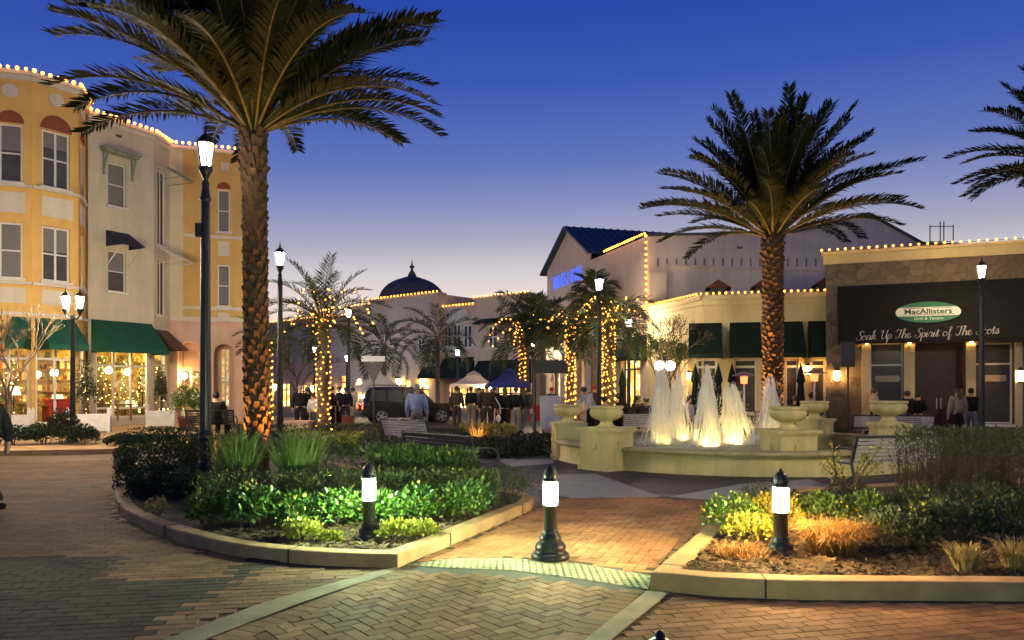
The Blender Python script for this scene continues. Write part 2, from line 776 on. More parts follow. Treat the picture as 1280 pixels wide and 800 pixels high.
m_run = islandmat('running_pavers', [(.14, .075, .045), (.19, .105, .06), (.24, .135, .08), (.165, .095, .058)], .85, .35)
m_runr = islandmat('russet_pavers', [(.19, .09, .05), (.25, .12, .066), (.3, .15, .085), (.21, .11, .065)], .85, .35)
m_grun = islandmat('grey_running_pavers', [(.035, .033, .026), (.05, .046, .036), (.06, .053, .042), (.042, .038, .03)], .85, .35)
m_tact = islandmat('tactile_paver', [(.3, .28, .17), (.36, .33, .2)], .75, .3)
m_asph = mat('asphalt', (.055, .055, .056), (.035, .035, .036), .85, 30, .5, 150)

# ------------------------------------------------------------------ ground
mb = MB()
mb.add([(-400, -60, 0), (400, -60, 0), (400, 700, 0), (-400, 700, 0)], [(0, 1, 2, 3)])
struct(mb.build('ground', m_road))
mb = MB()
mb.add([(-70, 34, .004), (2.2, 34, .004), (-2.0, 51, .004), (-70, 60, .004)], [(0, 1, 2, 3)])
struct(mb.build('road', m_asph))
# paved square round the fountain
mb = MB()
mb.add([(-9, 12.2, .004), (-2, 11.6, .004), (.6, 11.0, .004), (2.6, 10.4, .004), (9, 10.2, .004), (26, 11, .004), (26, 27, .004), (5.5, 33, .004), (-1, 33, .004), (-5, 24, .004)], [tuple(range(10))])
struct(mb.build('plaza', m_plaza))
FC = Vector((5.2, 18.3))        # fountain centre
mb = MB()                       # dark ring of pavers round the basin, broken by pale wedges
ring = [(FC + Vector((math.cos(a), math.sin(a))) * 7.0) for a in [2 * PI * k / 48 for k in range(48)]]
mb.add([(p.x, p.y, .008) for p in ring], [tuple(range(48))])
struct(mb.build('mauve_paving_ring', m_mauve))
sheet('pale_paving_wedge', [(690, 594), (745, 593), (826, 622), (715, 624), (672, 612)], .012, m_pale)
sheet('pale_paving_wedge', [(836, 622), (925, 606), (1010, 600), (1050, 611), (960, 626), (905, 627)], .012, m_pale)
sheet('pale_paving_wedge', [(618, 574), (672, 566), (700, 570), (690, 580), (640, 584)], .012, m_pale)
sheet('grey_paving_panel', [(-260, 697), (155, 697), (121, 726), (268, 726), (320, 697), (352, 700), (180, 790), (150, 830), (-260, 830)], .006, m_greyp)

# paver fields in the foreground, every paver laid


def clip_field(polys, holes=()):
    def ok(x, y):
        return any(inpoly(x, y, p) for p in polys) and not any(inpoly(x, y, h) for h in holes)
    return ok


def pavers(name, poly, m, kind, ang, z=.012, w=.2, h=.1, gap=.005, origin=None, jit=.0016, holes=()):
    mb = MB()
    rnd = random.Random(hash(name) % 999 if False else len(poly) * 7)
    ca, sa = math.cos(ang), math.sin(ang)
    o = origin or Vector((sum(p[0] for p in poly) / len(poly), sum(p[1] for p in poly) / len(poly)))
    loc = [((p[0] - o[0]) * ca + (p[1] - o[1]) * sa, -(p[0] - o[0]) * sa + (p[1] - o[1]) * ca) for p in poly]
    x0, x1 = min(p[0] for p in loc), max(p[0] for p in loc)
    y0, y1 = min(p[1] for p in loc), max(p[1] for p in loc)
    rects = []
    if kind == 'herring':
        k = int(max(x1 - x0, y1 - y0) / h) + 6
        for i in range(-k, k):
            for j in range(-k // 2, k // 2):
                bx, by = i + 4 * j, i
                rects.append((bx * h, by * h, 2 * h, h))
                rects.append((bx * h, (by + 1) * h, h, 2 * h))
    else:
        x0 = math.floor(x0 / w) * w
        y0 = math.floor(y0 / (2 * h)) * 2 * h
        nr = int((y1 - y0) / h) + 2
        nc = int((x1 - x0) / w) + 3
        for r in range(nr):
            off = (r % 2) * w * .5 if kind == 'run' else 0
            for c in range(-1, nc):
                rects.append((x0 + c * w + off, y0 + r * h, w, h))
    for bx, by, bw, bh in rects:
        cx, cy = bx + bw / 2, by + bh / 2
        if not (x0 - .01 <= cx <= x1 + .01 and y0 - .01 <= cy <= y1 + .01) or not inpoly(cx, cy, loc):
            continue
        wx, wy = o[0] + cx * ca - cy * sa, o[1] + cx * sa + cy * ca
        if any(inpoly(wx, wy, q) for q in holes):
            continue
        zz = z + rnd.uniform(-jit, jit)
        tx, ty = rnd.uniform(-.006, .006), rnd.uniform(-.006, .006)
        vs = []
        for g, dz in ((gap / 2, -.009), (gap / 2 + .004, 0)):
            for sx, sy in ((0, 0), (1, 0), (1, 1), (0, 1)):
                qx = bx + (bw - g if sx else g)
                qy = by + (bh - g if sy else g)
                vs.append((o[0] + qx * ca - qy * sa, o[1] + qx * sa + qy * ca, zz + dz + (qx - cx) * tx + (qy - cy) * ty))
        mb.add(vs, [(4, 5, 6, 7), (0, 1, 5, 4), (1, 2, 6, 5), (2, 3, 7, 6), (3, 0, 4, 7)])
    ob = struct(mb.build(name, m))
    return ob


def gp(pts):
    q = [G(x, y) for x, y in pts]
    q = [Vector((p.x, p.y)) for p in q]
    if area2(q) < 0:
        q.reverse()
    return q


LB = [(145, 634), (152, 646), (170, 657), (200, 670), (250, 686), (300, 697), (350, 703), (400, 707), (450, 709), (497, 710), (520, 701), (580, 675), (630, 653),
      (672, 635), (655, 624), (600, 615), (540, 607), (480, 596), (380, 580), (280, 573), (215, 572), (175, 580), (150, 600), (143, 620)]
RB = [(813, 738), (900, 746), (1000, 750), (1280, 752), (1700, 752), (1700, 612), (1150, 612), (1000, 622), (925, 633), (893, 664)]
LBP, RBP = gp(LB), gp(RB)
herr_poly = gp([(262, 800), (370, 757), (450, 730), (500, 714), (560, 712), (640, 716), (720, 726), (806, 740), (733, 800), (700, 830), (230, 815)])
sheet('joint_bed', [(262, 800), (370, 757), (450, 730), (500, 711), (560, 708), (640, 710), (720, 720), (810, 738), (733, 800), (660, 870), (160, 850)], .004, m_sand)
hp = gp([(300, 800), (395, 757), (468, 731), (520, 716), (600, 719), (700, 728), (776, 740), (700, 797), (650, 860), (240, 840)])
pavers('herringbone_paving', hp, m_herr, 'herring', rad(38))


def band(px_a, px_b, w, k):
    """row of soldier pavers along an edge from a to b"""
    mb = MB()
    a, b = G(*px_a), G(*px_b)
    d = (b - a)
    L = d.length
    d.normalize()
    s = Vector((-d.y, d.x, 0)) * k
    nn = int(L / .105)
    rnd = random.Random(5)
    for i in range(nn):
        t = i * L / nn
        g = .004
        p = [a + d * (t + g) + s * g, a + d * (t + L / nn - g) + s * g, a + d * (t + L / nn - g) + s * (w - g), a + d * (t + g) + s * (w - g)]
        zz = .012 + rnd.uniform(-.0015, .0015)
        vs = [(q.x, q.y, 0) for q in p] + [(q.x, q.y, zz) for q in p]
        if k < 0:
            mb.add(vs, [(7, 6, 5, 4), (0, 4, 5, 1), (1, 5, 6, 2), (2, 6, 7, 3), (3, 7, 4, 0)])
        else:
            mb.add(vs, [(4, 5, 6, 7), (0, 1, 5, 4), (1, 2, 6, 5), (2, 3, 7, 6), (3, 0, 4, 7)])
    return struct(mb.build('soldier_course', m_herr))


band((262, 800), (500, 713), .2, -1)
band((806, 741), (700, 830), .2, -1)
sheet('concrete_band', [(160, 822), (212, 800), (330, 755), (430, 727), (492, 711), (502, 713), (450, 731), (370, 758), (262, 800), (225, 818)], .0165, m_conc)
sheet('concrete_band', [(808, 741), (837, 743), (767, 800), (720, 840), (680, 840), (734, 800)], .0165, m_conc)
# running-bond pavers: left street and the lower right corner
SO = Vector((G(150, 690).x, G(150, 690).y))
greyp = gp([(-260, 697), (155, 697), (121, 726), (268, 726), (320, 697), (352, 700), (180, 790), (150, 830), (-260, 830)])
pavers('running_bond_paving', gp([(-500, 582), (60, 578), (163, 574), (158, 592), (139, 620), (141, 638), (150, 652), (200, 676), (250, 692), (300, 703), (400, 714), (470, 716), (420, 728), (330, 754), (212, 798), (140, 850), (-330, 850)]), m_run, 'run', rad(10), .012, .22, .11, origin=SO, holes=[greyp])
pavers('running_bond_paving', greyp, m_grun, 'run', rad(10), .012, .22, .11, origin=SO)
pavers('running_bond_paving', gp([(840, 746), (950, 754), (1100, 757), (1300, 757), (1420, 830), (730, 830), (770, 800)]), m_runr, 'run', rad(14), .012, .2, .1)
pathp = gp([(512, 704), (580, 678), (672, 637), (700, 624), (800, 622), (905, 628), (890, 660), (812, 718), (720, 704), (640, 699), (570, 699)])
sheet('path_bed', [(506, 706), (580, 677), (672, 636), (700, 622), (800, 620), (910, 627), (893, 662), (813, 722), (720, 704), (640, 699), (570, 699)], .007, m_sand)
pavers('brick_path', pathp, m_path, 'herring', rad(-20), .013, gap=.002, jit=.0008)
# warning strip of truncated domes
mb = MB()
tp = gp([(505, 707), (570, 699), (640, 699), (720, 705), (814, 721), (810, 738), (720, 724), (640, 714), (560, 711)])
mb.add([(p.x, p.y, .010) for p in tp], [tuple(range(len(tp)))])
x0, x1 = min(p.x for p in tp), max(p.x for p in tp)
y0, y1 = min(p.y for p in tp), max(p.y for p in tp)
nx, ny = int((x1 - x0) / .06), int((y1 - y0) / .06)
for i in range(nx):
    for j in range(ny):
        x, y = x0 + (i + .5) * .06, y0 + (j + .5) * .06
        if inpoly(x, y, tp):
            mb.lathe([(.017, .0), (.016, .004), (.01, .007), (.0, .0075)], (x, y, .010), 7)
struct(mb.build('tactile_paving', m_tact))

# ------------------------------------------------------------------ kerbs and planting beds


def kerb(name, poly, w=.17, h=.13, r=.02):
    inn = [offset_poly(poly, d) for d in (0, r * .3, r, w - r * .5, w)]
    hs = [h - r, h - r * .3, h, h, h - .03]
    n_ = len(poly)
    mb = MB()
    vs = [(p[0], p[1], -.02) for p in poly]
    for lv, z in zip(inn, hs):
        vs += [(p.x, p.y, z) for p in lv]
    vs += [(p.x, p.y, 0.0) for p in inn[-1]]
    fs = []
    for k in range(len(vs) // n_ - 1):
        for i in range(n_):
            j = (i + 1) % n_
            fs.append((k * n_ + i, k * n_ + j, (k + 1) * n_ + j, (k + 1) * n_ + i))
    mb.add(vs, fs)
    struct(mb.build(name, m_kerb))
    jb, acc = MB(), .9
    for i in range(n_):        # open joints between the kerb stones
        p, q = Vector(poly[i]), Vector(poly[(i + 1) % n_])
        L = (q - p).length
        d = (q - p) / L
        while acc < L:
            c = p + d * acc + Vector((-d.y, d.x)) * (w / 2 - .004)
            jb.box((c.x, c.y, h / 2 + .0015), (.014, w + .006, h + .001), rz=math.atan2(d.y, d.x))
            acc += 2.15
        acc -= L
    struct(jb.build('kerb_joint', m_sand))
    return inn[-1]


def bed(name, poly, z):
    mb = MB()
    mb.add([(p[0], p[1], z) for p in poly], [tuple(range(len(poly)))])
    return struct(mb.build(name, m_mulch))


def fine(poly, it=2):
    n_ = len(poly)
    out = []
    for i in range(n_):
        a, b, c = Vector(poly[i - 1]), Vector(poly[i]), Vector(poly[(i + 1) % n_])
        if (b - a).normalized().dot((c - b).normalized()) < .55:
            out.append(b)
        else:
            out += [b * .75 + a * .25, b * .75 + c * .25]
    return out


LBK = fine(LBP)
li = kerb('kerb', LBK)
bed('planting_bed', li, .10)
ri = kerb('kerb', RBP, .2, .15)
bed('planting_bed', ri, .12)
# pavement along the shops at the left
mb = MB()
sw = [G(-500, 572), G(-40, 571), G(120, 568), G(165, 566), G(196, 560), G(240, 554), G(330, 550)]
mb.prism([(p.x, p.y) for p in sw] + [(-9.5, 40), (-60, 44)], -.02, .13)
struct(mb.build('sidewalk', m_kerb))


def chips(name, poly, n_, z, size=.03, lim=None):
    mb = MB()
    x0, x1 = min(p[0] for p in poly), max(p[0] for p in poly)
    y0, y1 = min(p[1] for p in poly), max(p[1] for p in poly)
    k = 0
    while k < n_:
        x, y = R.uniform(x0, x1), R.uniform(y0, y1)
        if not inpoly(x, y, poly) or (lim and not inpoly(x, y, lim)):
            continue
        k += 1
        a, L, w = R.uniform(0, PI), size * R.uniform(.5, 1.6), size * R.uniform(.15, .4)
        t = R.uniform(-.5, .5)
        d, s = Vector((math.cos(a), math.sin(a), t)), Vector((-math.sin(a), math.cos(a), R.uniform(-.5, .5)))
        c = Vector((x, y, z + R.uniform(.002, .025)))
        mb.quad(c - d * L - s * w, c + d * L - s * w, c + d * L + s * w, c - d * L + s * w)
    o = mb.build(name, m_chip)
    o['kind'] = 'stuff'
    return tag(o, None, 'mulch')


o = chips('bark_mulch', gp([(230, 684), (300, 697), (400, 707), (497, 710), (600, 667), (660, 630), (560, 640), (400, 660)]), 4200, .105, lim=li)
o['label'] = 'loose bark mulch in the left bed round its bollard'
o = chips('bark_mulch', gp([(813, 738), (1000, 750), (1290, 752), (1290, 670), (905, 660), (885, 668)]), 8000, .125, lim=ri)
o['label'] = 'orange lit bark mulch in the right bed round its bollard'
# scattered fallen leaves on the path
mb = MB()
for i in range(46):
    p = G(R.uniform(560, 880), R.uniform(630, 700))
    a = R.uniform(0, 6)
    d, s = Vector((math.cos(a), math.sin(a), .2)) * .022, Vector((-math.sin(a), math.cos(a), .1)) * .011
    p.z = .02
    mb.quad(p - d, p + s, p + d, p - s)
o = mb.build('fallen_leaves', m_chip)
tag(o, 'small dry leaves fallen on the brick path', 'leaves', kind='stuff')
# ------------------------------------------------------------------ vegetation
lm_bright = leafmat('leaf_bright', [(.012, .03, .006), (.03, .075, .01), (.06, .14, .018), (.12, .21, .03)], .35, .2, .55)
lm_yellow = leafmat('leaf_yellow', [(.14, .17, .02), (.28, .29, .03), (.4, .36, .05), (.2, .24, .03)], .45, .3)
lm_olive = leafmat('leaf_olive', [(.025, .04, .012), (.05, .075, .02), (.075, .10, .03), (.05, .06, .025)], .6, .2)
lm_mid = leafmat('leaf_mid', [(.03, .07, .015), (.06, .13, .025), (.09, .17, .035), (.12, .13, .04)], .45, .25)
lm_dark = leafmat('leaf_dark', [(.01, .02, .008), (.02, .04, .014), (.035, .055, .018), (.02, .03, .012)], .55, .15)
lm_gold = leafmat('leaf_gold', [(.06, .09, .015), (.18, .19, .02), (.32, .28, .03), (.42, .3, .03)], .5, .25)  # yellow leaves; also stands in for lamplight on some plants
lm_rust = leafmat('leaf_rust', [(.12, .06, .02), (.24, .12, .03), (.34, .17, .04), (.2, .11, .03)], .7, .3)
lm_brown = leafmat('leaf_brown', [(.06, .04, .022), (.11, .065, .035), (.07, .075, .03), (.14, .09, .05)], .7, .25)
lm_straw = leafmat('leaf_straw', [(.2, .14, .05), (.3, .21, .08), (.36, .27, .12), (.16, .13, .05)], .7, .3)
lm_blade = leafmat('grass_blade', [(.09, .17, .03), (.14, .25, .05), (.2, .3, .07), (.24, .28, .1)], .5, .3)
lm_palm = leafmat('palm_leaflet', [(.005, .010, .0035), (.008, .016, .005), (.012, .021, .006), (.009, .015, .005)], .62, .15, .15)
m_stem = mat('plant_stem', (.09, .06, .035), (.05, .035, .02), .85, 12)
m_petiole = mat('palm_rachis', (.12, .095, .028), (.06, .05, .016), .65, 8, spec=.2)
m_boot = mat('palm_bark', (.10, .05, .019), (.022, .0125, .006), .9, 9, .8, 60)


def leaf(mb, c, d, s, L, w, fold=.25):
    """pointed leaf: two folded halves"""
    n_ = d.cross(s)
    a, b = c, c + d * L
    m_ = c + d * (L * .45) - n_ * (w * fold)
    mb.add([a, m_ + s * w, b, m_ - s * w, c + d * (L * .5)], [(0, 4, 1), (4, 2, 1), (0, 3, 4), (4, 3, 2)])


def rdir(rnd, up=0.0):
    while True:
        v = Vector((rnd.uniform(-1, 1), rnd.uniform(-1, 1), rnd.uniform(-1, 1)))
        if .05 < v.length < 1:
            v.normalize()
            v.z += up
            return v.normalized()


def shrub_mesh(rnd, sx, sy, sz, n_, L, w, kind='ell', up=.35, shell=.55, lump=.18, z0=0.0):
    """leaves spread through a lumpy volume, denser at the skin"""
    mb = MB()
    lumps = [(rdir(rnd), rnd.uniform(-lump, lump), rnd.uniform(.5, 1.1)) for _ in range(14)]
    for _ in range(n_):
        u = rdir(rnd)
        if kind != 'box' and u.z < -.25:
            u.z = -u.z * rnd.random()
        k = 1.0
        for q, am, wd in lumps:
            k += am * math.exp(-((u - q).length / (.55 * wd)) ** 2)
        r = (shell + (1 - shell) * rnd.random() ** .6) * k
        if kind == 'box':
            m_ = max(abs(u.x), abs(u.y), abs(u.z))
            v = u / m_
            r = (shell + (1 - shell) * rnd.random() ** .5) * (1 + (k - 1) * .35)
            c = Vector((v.x * sx / 2 * r, v.y * sy / 2 * r, z0 + sz / 2 + v.z * sz / 2 * r))
        else:
            c = Vector((u.x * sx / 2 * r, u.y * sy / 2 * r, z0 + sz * .35 + u.z * sz * .6 * r))
        if c.z < .01:
            c.z = rnd.uniform(.01, .1)
        d = (u * .7 + rdir(rnd) * .8 + Vector((0, 0, up))).normalized()
        s = d.cross(rdir(rnd))
        if s.length < .05:
            continue
        s.normalize()
        q = rnd.uniform(.6, 1.25)
        leaf(mb, c, d, s, L * q, w * q)
    return mb


def stems_mesh(rnd, sx, sy, sz, n_, r=.008):
    mb = MB()
    for _ in range(n_):
        a = rnd.uniform(0, 2 * PI)
        t = Vector((math.cos(a) * sx * .4 * rnd.random(), math.sin(a) * sy * .4 * rnd.random(), sz * rnd.uniform(.5, .8)))
        b = Vector((t.x * .35, t.y * .35, -.03))
        m_ = (b + t) / 2 + Vector((rnd.uniform(-.04, .04), rnd.uniform(-.04, .04), .05))
        mb.tube([b, m_, t], [r, r * .8, r * .4], 5, False)
    return mb


def shrub(name, label, cat, loc, size, n_, L, w, lm, kind='ell', up=.35, shell=.55, lump=.18, rz=0.0, group=None, seed=1, stems=9):
    rnd = random.Random(seed)
    t = thing(name, label, cat, loc, rz, group)
    sx, sy, sz = size
    fm = shrub_mesh(rnd, sx, sy, sz, int(n_ * .82), L, w, kind, up, shell, lump)
    small = shrub_mesh(rnd, sx * 1.03, sy * 1.03, sz * 1.05, int(n_ * .3), L * .6, w * .55, kind, up, max(shell, .6), lump)
    fm.add(small.v, small.f)
    fm.build('foliage', lm, t, world=False)
    if n_ >= 700 and group in ('low glossy hedge row in the left bed', 'clipped olive hedge in the left bed', 'leafy shrubs by the black bench', 'dark shrubs in the right bed', 'glossy shrubs in the right bed'):
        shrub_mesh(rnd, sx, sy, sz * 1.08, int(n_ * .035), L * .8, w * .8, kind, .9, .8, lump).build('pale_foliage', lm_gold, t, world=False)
        shrub_mesh(rnd, sx, sy, sz * .7, int(n_ * .05), L * .8, w * .7, kind, .1, .6, lump).build('dead_foliage', lm_brown, t, world=False)
    stems_mesh(rnd, sx, sy, sz, stems).build('stem', m_stem, t, world=False)
    return t


def tuft_mesh(rnd, n_, H_, spread, w, droop=.35, base=.08):
    mb = MB()
    for _ in range(n_):
        a = rnd.uniform(0, 2 * PI)
        o = Vector((math.cos(a), math.sin(a), 0))
        h = H_ * rnd.uniform(.55, 1.05)
        lean = spread * rnd.random() ** .8
        b = o * base * rnd.random()
        b.rotate(Euler((0, 0, rnd.uniform(-1, 1))))
        p = [b, b + o * lean * .25 * h + Vector((0, 0, h * .45)), b + o * lean * .62 * h + Vector((0, 0, h * .82)), b + o * lean * (1 + droop * .4) * h + Vector((0, 0, h * (1 - droop * rnd.random() * lean)))]
        s = Vector((-o.y, o.x, 0))
        s.rotate(Euler((0, 0, rnd.uniform(-.8, .8))))
        ws = [w * .8, w, w * .7, .0008]
        vs = []
        for q, ww in zip(p, ws):
            vs += [q - s * ww, q + s * ww]
        mb.add(vs, [(0, 1, 3, 2), (2, 3, 5, 4), (4, 5, 7, 6)])
    return mb


def tuft(name, label, loc, H_, spread, n_, w, lm, cat='grass clump', seed=1, droop=.35, base=.12, group=None):
    rnd = random.Random(seed)
    o = tuft_mesh(rnd, n_, H_, spread, w, droop, base).build(name, lm)
    o.location = loc
    return tag(o, label, cat, group)


def g3(px, py, z=0.0):
    p = G(px, py, z)
    return (p.x, p.y, z)


BZ = .10
# --- left bed
# bright glossy hedge row in front, in the bollard's light
xs = [(268, 650, 8.7), (318, 655, 8.5), (370, 655, 8.55), (418, 652, 8.65), (470, 650, 8.75), (522, 648, 8.8), (572, 640, 9.1)]
lab = ['glossy green shrub at the far left end of the low hedge row', 'glossy green shrub in the low hedge row below the left grass clump', 'glossy green shrub in the low hedge row below the right grass clump',
       'bright glossy green shrub in the low hedge row just left of the left bollard', 'bright glossy green shrub in the low hedge row just right of the left bollard', 'bright green shrub in the low hedge row, second from the path end',
       'glossy green shrub ending the low hedge row next to the path kerb']
for i, (px, py, d) in enumerate(xs):
    shrub('glossy_shrub', lab[i], 'shrub', (X(px, d), d, BZ), (.66, .75, R.uniform(.38, .5)), 1500, .07, .02, lm_bright, 'ell', .5, .45, .28, R.uniform(-.2, .2), 'low glossy hedge row in the left bed', 20 + i)
# yellow-green ground shrubs
for i, (px, py, s, lb) in enumerate([(380, 676, .42, 'yellow green leafy plant left of the left bollard at the kerb'), (497, 676, .40, 'yellow green leafy plant just right of the left bollard'), (527, 672, .34, 'yellow green leafy plant nearest the path corner of the left bed'),
                                    (415, 678, .2, 'tiny yellow green sprig close to the left bollard foot')]):
    shrub('yellow_plant', lb, 'plant', g3(px, py, BZ), (s, s * .8, s * .55), int(420 * s / .4), .06, .018, lm_yellow, 'ell', .5, .35, .25, 0, 'yellow green plants in the left bed', 40 + i, 5)
# clipped olive hedge behind
for i, (px, d, wdt) in enumerate([(300, 9.75, 1.0), (392, 9.8, .95), (490, 9.85, .95), (580, 9.95, .9)]):
    shrub('olive_hedge', ['clipped olive hedge section behind the glossy row, under the left grass clump', 'clipped olive hedge section under the right grass clump', 'clipped olive hedge section in front of the leafy green shrub', 'clipped olive hedge section at the path end, below the black bench'][i],
          'hedge', (X(px, d), d, BZ), (wdt, .6, .48), 2200, .05, .013, lm_olive, 'box', .4, .6, .12, 0, 'clipped olive hedge in the left bed', 60 + i)
shrub('path_shrub', 'rounded dim green shrub beside the path kerb at the right end of the left bed', 'shrub', (X(632, 10.6), 10.6, BZ), (.75, .7, .5), 900, .05, .012, lm_olive, 'ell', .4, .5, .15, 0, None, 71)
shrub('path_shrub', 'small dim green shrub under the seat end of the black bench', 'shrub', (X(600, 11.2), 11.2, BZ), (.55, .5, .42), 700, .05, .013, lm_mid, 'ell', .4, .5, .2, 0, None, 72)
# two big spiky grass clumps
tuft('spiky_grass_clump', 'tall spiky green grass clump right beside the near lamp post', (X(300, 10.8), 10.8, BZ), 1.02, .62, 520, .0085, lm_blade, seed=3, base=.16)
tuft('spiky_grass_clump', 'tall spiky green grass clump, right one, before the gold topped hedge', (X(372, 10.7), 10.7, BZ), 1.04, .66, 520, .0085, lm_blade, seed=4, base=.16)
# hedge with lamplight painted as gold leaves on its top
rnd = random.Random(80)
t = thing('painted_gold_top_hedge', 'square hedge behind the left bollard, golden light painted into its top leaves', 'hedge', (X(408, 11.9), 11.9, BZ))
shrub_mesh(rnd, .95, .8, .78, 1500, .055, .016, 'box', .4, .65, .1).build('foliage', lm_mid, t, world=False)
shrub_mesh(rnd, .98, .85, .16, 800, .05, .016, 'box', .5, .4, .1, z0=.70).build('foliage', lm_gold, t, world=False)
stems_mesh(rnd, .8, .7, .6, 8).build('stem', m_stem, t, world=False)
# leafy mid-green shrubs under the black bench
for i, (px, d, sz, lb) in enumerate([(500, 11.3, .66, 'upright leafy green shrub left of the black bench, behind the left bollard'), (556, 11.4, .60, 'upright leafy green shrub below the top rail of the black bench')]):
    shrub('leafy_shrub', lb, 'shrub', (X(px, d), d, BZ), (.95, .8, sz), 2400, .11, .02, lm_mid, 'box', .8, .4, .2, 0, 'leafy shrubs by the black bench', 90 + i)
# dark box hedge and companions at the left tip
shrub('box_hedge', 'dark clipped box hedge at the left tip of the bed beside the street', 'hedge', (X(197, 12.2), 12.2, BZ), (1.02, .9, .78), 9000, .045, .018, lm_dark, 'box', .3, .8, .05, .1, None, 101)
shrub('box_hedge', 'lower dark box shrub in front of the clipped box hedge', 'hedge', (X(205, 11.0), 11.0, BZ), (.9, .6, .42), 4500, .045, .017, lm_dark, 'box', .3, .6, .15, .1, None, 102)
shrub('dark_shrub', 'dark round shrub at the foot of the near lamp post', 'shrub', (X(238, 10.3), 10.3, BZ), (.62, .6, .52), 2600, .05, .017, lm_dark, 'ell', .3, .45, .2, 0, None, 103)
shrub('yellow_plant', 'small dull gold plant at the kerb in front of the box hedge', 'plant', g3(197, 646, BZ), (.26, .24, .24), 260, .05, .014, lm_straw, 'ell', .5, .4, .2, 0, None, 104, 4)
shrub('yellow_plant', 'small brownish plant at the left foot of the glossy hedge row', 'plant', g3(253, 655, BZ), (.3, .26, .22), 240, .05, .014, lm_straw, 'ell', .5, .4, .2, 0, None, 105, 4)
# young shoots beside the lamp post, spotlight's orange painted into their leaf colour
tuft('lit_shoots', 'grass shoots between lamp post and left grass clump, orange light painted into the blades', (X(272, 11.9), 11.9, BZ), .86, .4, 60, .008, lm_gold, 'plant', 7, base=.1)
# --- planting behind: hedges round the big palm and in the island beyond
for i, (px, d, w_, h_, lm_, lb) in enumerate([
        (215, 19.5, 2.0, .62, lm_dark, 'dark low hedge in front of the white planter boxes at the left shop'),
        (272, 17.5, 1.9, .55, lm_olive, 'pale olive ground cover shrub left of the big palm trunk'),
        (385, 20.0, 2.3, .52, lm_dark, 'dark low hedge right of the big palm trunk, behind the gold topped hedge'),
        (455, 19.0, 1.9, .45, lm_olive, 'low olive shrub before the silver slatted bench'),
        (560, 21.5, 1.5, .5, lm_olive, 'low olive shrub right of the silver slatted bench'),
        (610, 22.0, 1.6, .60, lm_gold, 'low hedge behind the spotlit yucca, gold light painted into its leaves'),  # gold leaf colour stands in for light on this hedge
        (622, 18.3, 1.7, .45, lm_dark, 'dark low hedge across the pale paving from the black bench'),
        (672, 18.8, 1.3, .5, lm_dark, 'dark low hedge touching the left side of the fountain'),
        (438, 24.5, 2.2, .5, lm_olive, 'olive low hedge by the parked black car rear'),
        (335, 24.0, 2.6, .5, lm_dark, 'dark hedge behind the big palm trunk beside the second lamp post')]):
    shrub('island_hedge', lb, 'hedge', (X(px, d), d, 0), (w_, .9, h_), 2600, .075, .024, lm_, 'box', .4, .5, .25, R.uniform(-.2, .2), 'low hedges in the middle island', 110 + i)
tuft('yucca', 'spiky yucca lit gold by a ground spotlight near the people', (X(597, 21.2), 21.2, 0), .85, .75, 90, .02, lm_straw, 'plant', 9, .2, .1)
# hedges along the left shop fronts
for i, (px, d, w_, h_, lb) in enumerate([(18, 20.6, 1.5, .55, 'dark shrub before the left shop at the picture edge'), (55, 20.8, 1.3, .6, 'dark shrub under the shop door of the left building'), (77, 21.2, .7, .95, 'tall round dark bush beside the twin lantern post'),
                                          (103, 20.8, .8, .5, 'dark low shrub right of the twin lantern post'), (150, 20.6, 1.0, .28, 'flat dark plant before the second green awning shop')]):
    shrub('shop_shrub', lb, 'shrub', (X(px, d), d, .13), (w_, .8, h_), 1400, .075, .026, lm_dark, 'ell', .4, .45, .3, 0, 'shrubs along the left shop fronts', 130 + i)
# --- right bed
BR = .12
xs = [(915, 8.0), (970, 8.15), (1030, 8.2), (1085, 8.3)]
lab = ['glossy yellow green shrub at the path corner of the right bed', 'glossy gold leaved shrub right behind the right bollard', 'glossy green shrub above the rusty orange grass clump', 'glossy green shrub right of the rusty orange grass clump, lit on one side']
for i, (px, d) in enumerate(xs):
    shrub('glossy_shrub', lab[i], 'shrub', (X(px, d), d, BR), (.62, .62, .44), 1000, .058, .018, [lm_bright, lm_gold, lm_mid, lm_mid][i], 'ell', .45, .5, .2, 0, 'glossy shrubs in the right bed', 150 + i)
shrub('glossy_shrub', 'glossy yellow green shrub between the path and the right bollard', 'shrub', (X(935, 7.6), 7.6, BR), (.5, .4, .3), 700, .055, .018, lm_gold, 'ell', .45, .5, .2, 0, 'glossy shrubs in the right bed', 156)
tuft('rust_grass_clump', 'dense rusty orange grass clump right of the right bollard', (X(1040, 7.05), 7.05, BR), .34, 1.0, 1500, .004, lm_rust, seed=11, droop=.6, base=.2)
tuft('rust_grass_clump', 'low rusty orange grass at the left foot of the right bollard', (X(925, 6.95), 6.95, BR), .12, 1.6, 400, .004, lm_rust, seed=12, droop=.6, base=.25)
for i, (px, d, w_, h_, lb) in enumerate([(1120, 7.3, .75, .42, 'dark green leafy shrub behind the left straw tuft at the right kerb'), (1190, 7.5, .8, .46, 'dark green leafy shrub between the two straw tufts'), (1255, 7.5, .8, .46, 'dark green leafy shrub at the right picture edge'),
                                          (1150, 8.4, .9, .45, 'dull green shrub in the second row of the right bed'), (1235, 8.6, .9, .48, 'dull green shrub in the second row at the right edge')]):
    shrub('leafy_ground_shrub', lb, 'shrub', (X(px, d), d, BR), (w_, .7, h_), 1300, .05, .016, lm_olive if i > 2 else lm_dark, 'ell', .4, .5, .25, 0, 'dark shrubs in the right bed', 160 + i)
